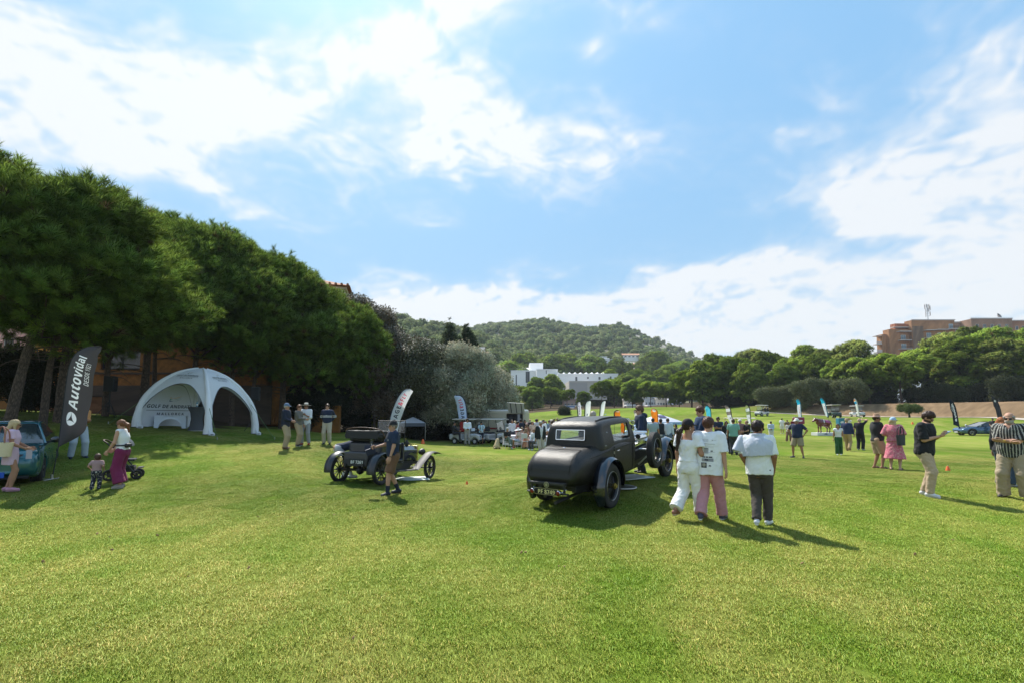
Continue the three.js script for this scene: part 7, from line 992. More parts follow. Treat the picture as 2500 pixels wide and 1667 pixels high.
{ // ---- the open brass-era roadster
const hd = 20.9 * D2R, x0 = -4.26, d0 = 12.85, yr = G(x0, d0), yf = G(x0 + Math.sin(hd) * 2.54, d0 + Math.cos(hd) * 2.54);
const car = seatOn(thing('antique_roadster', 'small open black antique roadster with spoked wheels and folded top', 'vintage car'), x0, d0, hd, Math.atan((yf - yr) / 2.54), yr);
const paint = mat(lin(0.006, 0.008, 0.014), 0.38, { clearcoat: 0.35, clearcoatRoughness: 0.15 }), hood = mat(lin(0.014, 0.013, 0.015), 0.7), iron = mat(lin(0.012, 0.012, 0.014), 0.5), wood = mat(lin(0.016, 0.012, 0.010), 0.45), brass = mat(lin(0.62, 0.50, 0.24), 0.22, { metalness: 1 });
const wheel = (x, z, s, steer = 0) => { const w = new THREE.Group(); w.name = 'wheel'; w.position.set(x, 0.38, z); w.rotation.y = steer; car.add(w); part('tyre', lathe([[0.295, -0.035], [0.32, -0.05], [0.35, -0.048], [0.374, -0.03], [0.38, -0.012], [0.38, 0.012], [0.374, 0.03], [0.35, 0.048], [0.32, 0.05], [0.295, 0.035]], 48, 'x'), rubber, w); part('rim', lathe([[0.30, -0.03], [0.272, -0.026], [0.272, 0.026], [0.30, 0.03]], 40, 'x'), wood, w); for (let i = 0; i < 12; i++) { const a = i / 12 * 6.283; part('spoke', rod([0, Math.cos(a) * 0.05, Math.sin(a) * 0.05], [0, Math.cos(a) * 0.275, Math.sin(a) * 0.275], 0.019, 0.013, 6), wood, w); } part('hub', [disc(0.075, 0.05, 0, 0, 0, 'x', 20), disc(0.04, 0.16, s * 0.03, 0, 0, 'x', 12)], iron, w); };
for (const s of [-1, 1]) { wheel(s * 0.71, 0, s); wheel(s * 0.71, 2.54, s, 0.1); }
// frame and axles
part('frame', [box(0.06, 0.09, 3.0, -0.3, 0.53, 1.2), box(0.06, 0.09, 3.0, 0.3, 0.53, 1.2), rod([-0.71, 0.38, 0], [0.71, 0.38, 0], 0.032), rod([-0.71, 0.36, 2.54], [0.71, 0.36, 2.54], 0.022), lathe([[0.001, -0.09], [0.1, -0.06], [0.13, 0], [0.1, 0.06], [0.001, 0.09]], 20, 'x').translate(0, 0.38, 0), rod([0, 0.38, 0], [0, 0.5, 1.5], 0.035), rod([0.25, 0.4, 0.15], [0.45, 0.40, 0.0], 0.015), rod([-0.2, 0.33, 1.4], [-0.5, 0.37, 2.5], 0.012), rod([0.2, 0.33, 1.4], [0.5, 0.37, 2.5], 0.012), box(0.35, 0.35, 0.9, 0, 0.6, 1.9)], iron, car);
part('rear_spring', [0, 1, 2].map((i) => tube([[-0.6 + i * 0.12, 0.42 + i * 0.015, -0.05], [0, 0.56 + i * 0.012, -0.05], [0.6 - i * 0.12, 0.42 + i * 0.015, -0.05]], 0.02, 14, 5)), iron, car); part('exhaust', [rod([-0.32, 0.42, 0.3], [-0.32, 0.44, 2.0], 0.025), rod([-0.32, 0.42, 0.3], [-0.32, 0.42, 0.8], 0.06, 0.06, 12)], iron, car);
const bodyG = { add: (m) => { m.position.z += m.name.includes('deck') || m.name.includes('plate') ? 0.36 : m.name === 'body' || m.name === 'seat' ? 0.14 : 0.3; car.add(m); } };
// rear deck with the plate
part('rear_deck', net((x, y, z) => smax(rboxD(x, y - 0.70, z + 0.22, 0.42, 0.20, 0.38, 0.05), (y - 0.90 - (z + 0.6) * 0.1), 0.05), [-0.46, 0.46, -0.66], [0.46, 0.98, 0.2], 0.015), paint, bodyG); part('plate_panel', rbox(0.78, 0.2, 0.02, 0.01, -0.02, 0.60, -0.615), mat(lin(0.012, 0.014, 0.018), 0.5), bodyG);
part('plate_lettering', facePlane(0.52, 0.16, -0.08, 0.615, -0.6275, Math.PI), flat(plateTex('BF 7261', '#d8dad6', '#15181c', 512, 160, 'bold 116px sans-serif')), bodyG); part('deck_handle', rod([-0.2, 0.86, -0.42], [0.2, 0.86, -0.42], 0.01), iron, bodyG);
// seat body
part('body', net((x, y, z) => Math.max(rboxD(x, y - 0.86, z - 0.58, 0.56, 0.32, 0.62, 0.10), -rboxD(x, y - 1.1, z - 0.72, 0.48, 0.4, 0.52, 0.05), -rboxD(x, y - 0.95, z - 0.95, 0.7, 0.3, 0.12, 0.05)), [-0.6, 0.5, -0.1], [0.6, 1.22, 1.24], 0.017), paint, bodyG);
part('seat', [rbox(0.94, 0.18, 0.5, 0.07, 0, 0.90, 0.62), rbox(0.96, 0.46, 0.14, 0.06, 0, 1.12, 0.22, -0.15)], mat(lin(0.016, 0.013, 0.012), 0.45), bodyG);
// folded top: bows and fabric bundled behind the seat
part('folded_top', net((x, y, z) => { const w = 0.012 * N3(x * 4, y * 18, z * 12); return Math.min(rboxD(x, y - 1.33, z + 0.10, 0.60, 0.075, 0.24, 0.05), rboxD(x, y - 1.44, z + 0.06, 0.57, 0.045, 0.27, 0.035), rboxD(x, y - 1.23, z + 0.02, 0.54, 0.05, 0.17, 0.04)) + w; }, [-0.66, 1.15, -0.42], [0.66, 1.52, 0.26], 0.014), hood, bodyG);
part('top_bow', [tube([[-0.61, 1.0, 0.4], [-0.63, 1.3, -0.1], [-0.60, 1.495, -0.28], [0.60, 1.495, -0.28], [0.63, 1.3, -0.1], [0.61, 1.0, 0.4]], 0.014, 40, 6)], mat(lin(0.10, 0.05, 0.03), 0.5), bodyG); part('quilt', rbox(1.1, 0.22, 0.03, 0.01, 0, 1.36, -0.33), hood, bodyG);
// scuttle, bonnet, radiator
part('scuttle', net((x, y, z) => rboxD(x, y - 0.84, z - 1.38, 0.40, 0.30, 0.16, 0.06), [-0.44, 0.5, 1.18], [0.44, 1.18, 1.6], 0.018), paint, car);
const bn = extr([[-0.30, 0.62], [0.30, 0.62], [0.30, 0.92], [0.17, 1.04], [-0.17, 1.04], [-0.30, 0.92]], 0.84, 0.012); part('bonnet', bn.translate(0, 0, 1.52), mat(lin(0.02, 0.026, 0.036), 0.14, { clearcoat: 1, clearcoatRoughness: 0.05 }), car); part('radiator', [rbox(0.58, 0.62, 0.09, 0.03, 0, 0.76, 2.44)], brass, car); part('radiator_core', box(0.48, 0.46, 0.02, 0, 0.74, 2.495), iron, car); part('filler_cap', disc(0.035, 0.05, 0, 1.09, 2.44, 'y', 12), brass, car);
// windscreen
const pane = (y0, y1, z0, z1, nm) => { part(nm, [rod([-0.50, y0, z0], [-0.50, y1, z1], 0.013), rod([0.50, y0, z0], [0.50, y1, z1], 0.013), rod([-0.5, y1, z1], [0.5, y1, z1], 0.013), rod([-0.5, y0, z0], [0.5, y0, z0], 0.010)], iron, car); part('windscreen_glass', moved(new THREE.BoxGeometry(0.98, y1 - y0 - 0.02, 0.005), 0, (y0 + y1) / 2, (z0 + z1) / 2, Math.atan2(z1 - z0, y1 - y0)), glass, car); };
pane(1.10, 1.46, 1.34, 1.34, 'lower_screen_frame'); pane(1.47, 1.82, 1.34, 1.34, 'upper_screen_frame'); part('screen_stay', [rod([-0.5, 1.3, 1.34], [-0.34, 0.98, 2.2], 0.008), rod([0.5, 1.3, 1.34], [0.34, 0.98, 2.2], 0.008)], brass, car);
part('steering_wheel', [moved(new THREE.TorusGeometry(0.2, 0.014, 8, 28), 0.24, 1.28, 0.90, -0.95), rod([0.24, 1.28, 0.9], [0.24, 0.8, 1.5], 0.014), ...[0, 1, 2, 3].map((i) => { const a = i * Math.PI / 2 + 0.4; return rod([0.24, 1.28, 0.9], [0.24 + Math.cos(a) * 0.19, 1.28 + Math.sin(a) * 0.19 * 0.58, 0.9 - Math.sin(a) * 0.19 * -0.81], 0.009); })], mat(lin(0.10, 0.045, 0.025), 0.4), car);
for (const s of [-1, 1]) { part('side_lamp', [lathe([[0.001, -0.1], [0.055, -0.07], [0.06, 0.06], [0.03, 0.09], [0.03, 0.13]], 14).translate(s * 0.56, 1.12, 1.38), disc(0.045, 0.02, s * 0.56, 1.12, 1.45, 'z')], s < 0 ? iron : brass, car); part('headlamp', lathe([[0.001, -0.12], [0.08, -0.08], [0.11, 0.04], [0.11, 0.06]], 20).rotateX(Math.PI / 2).translate(s * 0.30, 0.86, 2.66), iron, car); }
part('tail_lamp', [disc(0.05, 0.06, 0.47, 0.66, -0.26, 'z', 18), moved(new THREE.TorusGeometry(0.075, 0.014, 8, 24), 0.47, 0.66, -0.29)], brass, car); part('brake_lever', rod([0.45, 0.6, 0.95], [0.47, 1.12, 0.82], 0.012), iron, car);
part('hand_horn', [ball(0.055, 0.52, 1.10, 1.05), rod([0.52, 1.1, 1.05], [0.55, 1.05, 1.35], 0.015, 0.05)], iron, car);
// mudguards and running boards
for (const s of [-1, 1]) {
part('rear_mudguard', sheet(8, 30, (u, v) => { const a = mix(0.12 * Math.PI, 1.06 * Math.PI, v), r = 0.47 + 0.05 * v, q = (u - 0.5) * 2; return [s * (0.72 + q * 0.125), 0.40 + Math.sin(a) * (r - 0.035 * q * q), Math.cos(a) * (r - 0.035 * q * q)]; }, 0.006), paint, car);
part('front_mudguard', sheet(8, 34, (u, v) => { const q = (u - 0.5) * 2, cz = smooth([[0, 3.05], [0.12, 2.86], [0.28, 2.58], [0.42, 2.36], [0.62, 2.08], [0.85, 1.76], [1, 1.62]])(v), cy = smooth([[0, 0.80], [0.12, 0.865], [0.28, 0.885], [0.42, 0.83], [0.62, 0.66], [0.85, 0.44], [1, 0.36]])(v); return [s * (0.73 + q * 0.135), cy - 0.03 * q * q, cz]; }, 0.006), mat(lin(0.01, 0.011, 0.015), 0.6), car);
part('running_board', rbox(0.26, 0.025, 1.2, 0.008, s * 0.70, 0.34, 1.05), iron, car); part('splash_apron', box(0.012, 0.2, 1.4, s * 0.50, 0.44, 1.0), paint, car); part('board_trim', box(0.27, 0.006, 0.02, s * 0.70, 0.36, 1.62), chrome, car);
}
part('parcel', rbox(0.34, 0.14, 0.2, 0.02, -0.22, 1.0, 0.14, 0, 0.3), mat(lin(0.014, 0.018, 0.05), 0.6), car);
const sh = thing('ground_sheet', 'white sheet lying on the grass under the front of the roadster', 'sheet'); car.updateMatrixWorld(true); const p = car.localToWorld(V(-0.28, 0, 2.1)); sh.position.set(p.x, G(p.x, -p.z) + 0.004, p.z); sh.rotation.y = 0.3; part('panel', rbox(1.15, 0.015, 0.85, 0.004, 0, 0.03, 0), mat(lin(0.6, 0.66, 0.6), 0.6), sh);
}
// ---- modern cars by distance function
function modernCar(name, label, cat, o) {
const { L, Wd, H, wb, fo, R = 0.34, paint, hoodZ, beltY, hoodY, roof, side = 0.1 } = o, car = thing(name, label, cat), hw = Wd / 2;
const topY = smooth(o.top), pw = (z) => hw * (1 - 0.16 * Math.pow(clamp((z - (wb + fo - 0.75)) / 0.8), 2.2) - 0.10 * Math.pow(clamp((-(L - wb - fo) + 0.7 - z) / 0.7), 2));
const z0 = -(L - wb - fo), z1 = wb + fo, bodyF = (x, y, z) => { const t = topY(z), b = 0.2 + 0.10 * sstep(z1 - 0.5, z1, z), w = pw(z) - 0.05 * sstep(0.55, beltY, y) - 0.03 * sstep(0.5, 0.25, y); let d = smax(rboxD(x, y - (t + b) / 2, 0, w, (t - b) / 2, 1, 0.12), Math.max(z0 - z, z - z1 + 0.10 * (Math.abs(y - 0.55) / 0.4) ** 2 + 0.10 * (x / hw) ** 2), 0.14); for (const wz of [0, wb]) d = smax(d, -Math.max(Math.hypot(y - R, z - wz) - (R + 0.055), hw - 0.28 - Math.abs(x)), 0.03); if (o.carve) d = o.carve(d, x, y, z, z1, hw); return d; };
part('body', net(bodyF, [-hw, 0.15, z0], [hw, 1.15, z1], 0.022), paint, car);
const cabTop = smooth(roof.top), cabF = (x, y, z) => smax(Math.abs(x) - (hw - 0.07 - 0.24 * sstep(beltY - 0.05, H, y) ), smax(y - cabTop(z), beltY - 0.12 - y, 0.05), 0.10), zr0 = roof.top[0][0], zr1 = roof.top.at(-1)[0];
const lim = (x, y, z) => Math.max(zr0 - z, z - zr1);
part('glasshouse', net((x, y, z) => Math.max(cabF(x, y, z), lim(x, y, z)), [-hw, beltY - 0.14, zr0], [hw, H + 0.02, zr1], 0.022), mat(lin(0.02, 0.028, 0.034), 0.06, { clearcoat: 1, clearcoatRoughness: 0.02 }), car);
part('roof', net((x, y, z) => Math.max(cabF(x, y, z) - 0.008, cabTop(z) - 0.06 - y, roof.z0 - z, z - roof.z1), [-hw, H - 0.16, roof.z0], [hw, H + 0.03, roof.z1], 0.02), o.roofM ?? paint, car);
for (const s of [-1, 1]) {
part('pillar', tube(roof.pillar.map(([y, z]) => [s * (hw - 0.058 - 0.24 * sstep(beltY - 0.05, H, y)), y, z]), 0.03, 16, 6), o.pillarM ?? paint, car); part('door_seam', [box(0.004, 0.5, 0.008, s * (hw + 0.001), 0.62, wb * 0.48), box(0.004, 0.5, 0.008, s * (hw + 0.001), 0.62, wb - 0.5)], rubber, car); part('door_handle', rbox(0.02, 0.025, 0.16, 0.008, s * (hw - 0.01), beltY - 0.16, wb * 0.54), paint, car);
const m = part('wing_mirror', ball(0.12, s * (hw + 0.12), beltY + 0.10, wb - 0.55, 1, 0.72, 0.62), o.mirrorM ?? blackPaint, car); part('mirror_arm', rod([s * (hw - 0.08), beltY + 0.03, wb - 0.5], [s * (hw + 0.06), beltY + 0.07, wb - 0.54], 0.025), rubber, m);
for (const wz of [0, wb]) { const w = new THREE.Group(); w.name = 'wheel'; w.position.set(s * (hw - 0.13), R, wz); car.add(w); part('tyre', lathe(tyreShape(R, 0.23, R * 0.68), 40, 'x'), rubber, w); part('rim', [lathe([[R * 0.7, -0.09], [R * 0.64, 0.06 * s], [R * 0.6, 0.02 * s]], 32, 'x'), ...[0, 1, 2, 3, 4].map((i) => { const a = i * 1.2566; return rod([s * 0.06, Math.cos(a) * 0.04, Math.sin(a) * 0.04], [s * 0.075, Math.cos(a) * R * 0.66, Math.sin(a) * R * 0.66], 0.035, 0.025, 6); }), disc(0.06, 0.03, s * 0.07, 0, 0, 'x', 14)], o.rimM ?? mat(lin(0.10, 0.10, 0.11), 0.35, { metalness: 0.6 }), w); part('brake_disc', disc(R * 0.5, 0.03, -s * 0.02, 0, 0, 'x', 24), steel, w); }
}
part('underbody', box(Wd - 0.5, 0.1, L - 0.6, 0, 0.24, (z0 + z1) / 2), rubber, car); return { car, z0, z1, hw };
}
{ // teal crossover at the left edge
const teal = mat(lin(0.010, 0.115, 0.15), 0.25, { metalness: 0.35, clearcoat: 1, clearcoatRoughness: 0.04 }), lx = -14.55, ld = 13.4, heading = Math.PI - 0.70;
const { car, z1, hw } = modernCar('crossover_car', 'teal crossover car facing us at the left edge with a blue dealer plate', 'car', { L: 4.35, Wd: 1.80, H: 1.60, wb: 2.6, fo: 0.88, R: 0.35, paint: teal, beltY: 1.0, top: [[-0.9, 1.0], [-0.3, 1.05], [1.6, 1.05], [2.2, 1.03], [2.9, 0.97], [3.2, 0.90], [3.42, 0.78], [3.5, 0.70]], roof: { top: [[-0.75, 1.0], [-0.5, 1.35], [0, 1.55], [0.7, 1.60], [1.2, 1.585], [1.5, 1.50], [2.1, 1.12], [2.32, 0.95]], z0: -0.5, z1: 1.42, pillar: [[1.0, 2.2], [1.28, 1.82], [1.52, 1.42], [1.575, 0.9]] },
carve: (d, x, y, z, zf, w) => smax(d, -rboxD(x, y - 0.52, z - zf, 0.42, 0.17, 0.07, 0.05), 0.02) });
seatOn(car, lx, ld, heading, 0, G(-11.9, 11.4) - 0.02, 0);
part('grille', [rbox(0.86, 0.30, 0.03, 0.03, 0, 0.52, z1 - 0.10)], mat(lin(0.006, 0.006, 0.007), 0.4), car); part('shield_grille', extr([[-0.2, 0.2], [0.2, 0.2], [0.13, -0.12], [0, -0.22], [-0.13, -0.12]], 0.03, 0.01).translate(0, 0.56, z1 - 0.075), mat(lin(0.02, 0.02, 0.022), 0.3), car); part('grille_trim', tube([[-0.2, 0.78, z1 - 0.03], [-0.13, 0.44, z1 - 0.03], [0, 0.335, z1 - 0.03], [0.13, 0.44, z1 - 0.03], [0.2, 0.78, z1 - 0.03]], 0.012, 30, 6), chrome, car);
for (const s of [-1, 1]) { part('headlight', rbox(0.40, 0.10, 0.14, 0.04, s * 0.60, 0.755, z1 - 0.20, 0, s * 0.5), darkGlass, car); for (const i of [0, 1, 2]) part('lamp_strip', rbox(0.08, 0.025, 0.03, 0.008, s * (0.52 + i * 0.11), 0.765, z1 - 0.10 - i * 0.045, 0, s * 0.5), mat(lin(0.6, 0.62, 0.66), 0.1), car); part('air_intake', rbox(0.34, 0.2, 0.1, 0.05, s * 0.56, 0.44, z1 - 0.14, 0, s * 0.4), mat(lin(0.006, 0.006, 0.008), 0.5), car); part('hood_crease', tube([[s * 0.62, 1.0, 2.2], [s * 0.55, 0.975, 2.8], [s * 0.42, 0.86, z1 - 0.16]], 0.018, 20, 6), teal, car); }
part('bumper_skirt', rbox(1.4, 0.06, 0.1, 0.02, 0, 0.25, z1 - 0.1), rubber, car);
const b = canvasTex(512, 112, (c, w, h) => { c.fillStyle = '#1d58c8'; c.fillRect(0, 0, w, h); c.fillStyle = '#ffffff'; c.beginPath(); c.arc(96, 56, 26, 0, 7); c.fill(); c.fillStyle = '#1d58c8'; c.beginPath(); c.moveTo(80, 48); c.lineTo(112, 48); c.lineTo(96, 76); c.fill(); c.fillStyle = '#ffffff'; c.font = 'bold 58px sans-serif'; c.textBaseline = 'middle'; c.fillText('Autovidal', 138, 58); });
part('number_plate', rbox(0.60, 0.13, 0.015, 0.004, 0, 0.33, z1 - 0.02), mat(lin(0.01, 0.09, 0.5), 0.4), car); part('plate_lettering', facePlane(0.59, 0.125, 0, 0.33, z1 - 0.011), flat(b), car);
}
{ // the blue saloon on the right
const blue = mat(lin(0.05, 0.12, 0.22), 0.24, { metalness: 0.5, clearcoat: 1, clearcoatRoughness: 0.04 });
const { car, z1 } = modernCar('saloon_car', 'low blue saloon car parked below the bank at the right edge', 'car', { L: 4.7, Wd: 1.84, H: 1.42, wb: 2.85, fo: 0.85, R: 0.33, paint: blue, beltY: 0.92, roofM: mat(lin(0.012, 0.012, 0.016), 0.15, { clearcoat: 1 }), pillarM: blackPaint, mirrorM: mat(lin(0.4, 0.42, 0.45), 0.3), top: [[-1, 0.98], [-0.5, 1.0], [1.5, 0.96], [2.2, 0.95], [3.0, 0.86], [3.4, 0.76], [3.62, 0.64], [3.7, 0.58]], roof: { top: [[-0.8, 0.95], [-0.3, 1.2], [0.3, 1.38], [0.9, 1.42], [1.4, 1.38], [1.8, 1.22], [2.5, 0.90]], z0: -0.2, z1: 1.5, pillar: [[0.93, 2.42], [1.12, 2.02], [1.34, 1.5], [1.4, 0.9]] } });
const d = 46.5, nx = X(2334, d); seatOn(car, nx + 3.55, d - 1.0, 0, 0, G(nx + 2, d)); car.rotation.y = -106 * D2R;
for (const s of [-1, 1]) { part('headlight', rbox(0.4, 0.08, 0.2, 0.03, s * 0.62, 0.64, z1 - 0.26, 0, s * 0.5), mat(lin(0.3, 0.33, 0.36), 0.1), car); } part('grille', rbox(0.8, 0.2, 0.06, 0.03, 0, 0.44, z1 - 0.03), mat(lin(0.008, 0.008, 0.01), 0.4), car);
part('number_plate', rbox(0.5, 0.11, 0.015, 0.004, 0, 0.36, z1 + 0.02), mat(lin(0.5, 0.5, 0.5), 0.5), car);
}
// ---- golf buggies
function buggy(label, x, d, turn, o = {}) {
const t = thing('golf_buggy', label, 'golf buggy', [x, G(x, d), -d], turn, o.group), body = mat(cl(o.color ?? [0.62, 0.63, 0.65]), 0.25, { clearcoat: 0.6 }), blk = mat(lin(0.015, 0.015, 0.017), 0.6), seatM = mat(cl(o.seat ?? [0.42, 0.38, 0.32]), 0.7), roofM = mat(cl(o.roof ?? [0.6, 0.56, 0.48]), 0.5);
part('body', net((x, y, z) => { let d = Math.min(smax(rboxD(x, y - 0.50, z - 1.62, 0.56, 0.28, 0.42, 0.16), y - (0.98 - (z - 1.3) * 0.42), 0.08), rboxD(x, y - 0.52, z - 0.05, 0.58, 0.22, 0.52, 0.12), rboxD(x, y - 0.32, z - 0.85, 0.54, 0.05, 0.9, 0.04)); for (const wz of [0, 1.66]) d = Math.max(d, -Math.max(Math.hypot(y - 0.22, z - wz) - 0.30, 0.36 - Math.abs(x))); return d; }, [-0.6, 0.25, -0.5], [0.6, 1.02, 2.08], 0.026), body, t);
part('bumper', rbox(1.0, 0.12, 0.1, 0.04, 0, 0.30, 2.04), blk, t); part('dashboard', rbox(1.0, 0.16, 0.2, 0.05, 0, 0.94, 1.28), blk, t);
part('seat', [rbox(1.0, 0.14, 0.46, 0.06, 0, 0.78, 0.30), rbox(1.0, 0.36, 0.1, 0.05, 0, 1.08, 0.02, -0.15)], seatM, t); if (o.rearSeat !== false) part('bag_well', rbox(0.9, 0.25, 0.35, 0.05, 0, 0.62, -0.42), blk, t);
part('roof', net((x, y, z) => rboxD(x, y - 1.84 + 0.03 * (x / 0.5) ** 2, z - 0.72, 0.60, 0.035, o.long ? 1.1 : 0.95, 0.03), [-0.62, 1.78, -0.42], [0.62, 1.9, 1.86], 0.024), roofM, t);
for (const s of [-1, 1]) part('post', [rod([s * 0.52, 0.9, 1.36], [s * 0.52, 1.82, 1.12], 0.02), rod([s * 0.52, 0.8, -0.12], [s * 0.52, 1.82, -0.06], 0.02)], blk, t);
part('windscreen', box(1.0, 0.86, 0.006, 0, 1.38, 1.25, -0.255), glass, t); part('steering_wheel', [moved(new THREE.TorusGeometry(0.17, 0.016, 8, 24), 0.26, 1.08, 0.98, -0.9), rod([0.26, 1.08, 0.98], [0.26, 0.9, 1.25], 0.02)], blk, t);
for (const s of [-1, 1]) { part('headlight', rbox(0.18, 0.09, 0.05, 0.02, s * 0.36, 0.58, 2.02), darkGlass, t); for (const wz of [0, 1.66]) { const w = new THREE.Group(); w.name = 'wheel'; w.position.set(s * 0.47, 0.22, wz); t.add(w); part('tyre', lathe(tyreShape(0.22, 0.18, 0.12), 28, 'x'), rubber, w); part('hub_cap', disc(0.12, 0.19, 0, 0, 0, 'x', 18), mat(lin(0.42, 0.42, 0.43), 0.35), w); } }
t.scale.setScalar(0.95);
if (o.bags) for (const s of [-1, 1]) { const b = part('golf_bag', net((x, y, z) => Math.hypot(x - s * 0.24, z + 0.5) - 0.14 + Math.max(0, Math.abs(y - 0.95) - 0.42), [s * 0.24 - 0.16, 0.5, -0.7], [s * 0.24 + 0.16, 1.42, -0.34], 0.028), mat(s > 0 ? lin(0.02, 0.02, 0.03) : lin(0.03, 0.03, 0.035), 0.6), t); part('club', [0, 1, 2, 3].map((i) => rod([s * 0.24 + (i - 1.5) * 0.05, 1.3, -0.5], [s * 0.24 + (i - 1.5) * 0.08, 1.55 + 0.05 * (i % 2), -0.52], 0.008, 0.02)), steel, b); }
return t;
}
const bg = 'golf buggies parked on the course';
buggy('white golf buggy with a red seat cover, left of the pair by the olive', X(1116, 32), 32.6, 68 * D2R, { seat: [0.4, 0.37, 0.33], roof: [0.36, 0.34, 0.3], color: [0.45, 0.46, 0.48], group: bg });
{ const p = X(1131, 32.3); const rc = thing('red_bag', 'red bag on the seat of the left golf buggy', 'bag', [p, G(p, 32.3) + 0.86, -32.3]); part('bag', rbox(0.5, 0.75, 0.3, 0.12, 0, 0.36, 0), mat(lin(0.28, 0.012, 0.012), 0.8), rc); part('handle', tube([[-0.1, 0.74, 0], [0, 0.84, 0], [0.1, 0.74, 0]], 0.012, 10, 5), mat(lin(0.2, 0.01, 0.01), 0.8), rc); const fl = thing('notice_sheet', 'pale printed sheet fixed at the front of the left golf buggy', 'sheet', [X(1155, 31.2), G(X(1155, 31.2), 31.2) + 1.05, -31.2], 0.1); part('sheet', box(0.26, 0.2, 0.01, 0, 0, 0), mat(lin(0.5, 0.58, 0.75), 0.7), fl); }
buggy('white golf buggy with dark seats beside the cream food van', X(1186, 33), 33.4, 62 * D2R, { seat: [0.02, 0.02, 0.025], roof: [0.5, 0.48, 0.44], color: [0.46, 0.46, 0.47], group: bg, bags: true });
buggy('golf buggy with two bags and no passengers on the open green', X(1868, 74), 74, 118 * D2R + Math.PI, { seat: [0.02, 0.02, 0.02], roof: [0.62, 0.6, 0.55], color: [0.45, 0.46, 0.48], bags: true, group: bg });
buggy('golf buggy behind the group, left one with only its roof showing', X(1777, 50), 50, 88 * D2R, { seat: [0.03, 0.03, 0.03], group: bg }); buggy('golf buggy behind the group, right one with only its roof showing', X(1803, 49), 49, 80 * D2R, { seat: [0.03, 0.03, 0.03], group: bg });
buggy('dark green golf buggy with a red stripe behind the bull statue', X(2031, 63), 63, -14 * D2R, { color: [0.015, 0.04, 0.035], roof: [0.55, 0.5, 0.44], group: bg, long: true }); buggy('white golf buggy facing us on the paved track', X(2087, 73), 73, -6 * D2R, { group: bg, roof: [0.55, 0.53, 0.5] });
{ // ---- cream food van with its hatch propped open
const d = 36.5, x = X(1232, d), t = thing('food_van', 'cream ribbed food van with a striped hatch propped open', 'van', [x, G(x, d), -d], -0.16), cream = mat(lin(0.40, 0.37, 0.28), 0.6), dk = mat(lin(0.03, 0.03, 0.035), 0.6), white = mat(lin(0.62, 0.63, 0.63), 0.5);
const holes = (x, y, z) => rboxD(x - 0.95, y - 1.75, z - 1, 0.62, 0.38, 0.4, 0.03);
part('body', net((x, y, z) => { const d = rboxD(x + 0.6, y - 1.42, z, 2.5, 0.98, 0.95, 0.22); return Math.max(d, -(d + 0.06), -holes(x, y, z)); }, [-3.15, 0.4, -1], [1.95, 2.45, 1], 0.04), cream, t); part('roof', net((x, y, z) => rboxD(x + 0.6, y - 2.36, z, 2.44, 0.1, 0.88, 0.09), [-3.1, 2.24, -0.9], [1.9, 2.48, 0.9], 0.04), white, t);
for (let i = 0; i < 16; i++) part('rib', box(0.03, 1.3, 0.02, -2.75 + i * 0.17, 1.5, 0.955), cream, t); part('arch_moulding', tube([[-2.2, 1.5, 0.97], [-1.9, 1.95, 0.97], [-1.4, 2.1, 0.97], [-0.9, 1.95, 0.97], [-0.6, 1.5, 0.97]], 0.03, 24, 6), mat(lin(0.36, 0.33, 0.26), 0.6), t);
const h = part('hatch', box(1.3, 0.04, 1.0, 0, 0, 0), mat(lin(0.48, 0.48, 0.45), 0.6), t); h.position.set(1.12, 2.58, 1.28); h.rotation.set(-0.85, 0, -0.1); for (const i of [-1, 0, 1]) part('hatch_rib', box(0.05, 0.03, 0.98, i * 0.42 + 0.02, -0.036, 0), dk, h);
part('counter', box(1.4, 0.05, 0.4, 0.95, 1.34, 1.15), white, t); part('front_panel', box(1.5, 0.9, 0.03, 0.95, 0.86, 0.97), mat(lin(0.55, 0.62, 0.66), 0.5), t); part('interior', [box(1.2, 0.7, 0.05, 0.95, 1.75, 0.3), box(0.3, 0.5, 0.3, 0.6, 1.6, 0.5)], dk, t); part('curtain', box(0.2, 0.74, 0.03, 1.28, 1.75, 0.9), mat(lin(0.25, 0.25, 0.27), 0.8), t); part('window', [rbox(0.9, 0.5, 0.02, 0.02, -1.7, 1.72, 0.965)], mat(lin(0.28, 0.27, 0.22), 0.3), t);
for (const s of [-1, 1]) for (const wx of [-2.2, 1.0]) { const w = part('wheel', lathe(tyreShape(0.33, 0.2, 0.2), 28).rotateX(Math.PI / 2).translate(wx, 0.33, s * 0.82), rubber, t); part('hub_cap', disc(0.18, 0.05, wx, 0.33, s * 0.92, 'z'), cream, w); } part('red_band', box(1.9, 0.12, 0.02, -1.4, 1.0, 0.975), mat(lin(0.2, 0.02, 0.02), 0.6), t);
}
// ------------------------------------------------------------------ flags, tents, stands, small things
const clothSheet = (tex, tr = 0.3) => new THREE.MeshPhysicalMaterial({ map: tex, roughness: 1, side: THREE.DoubleSide, transmission: tr, thickness: 0, specularIntensity: 0.3 });
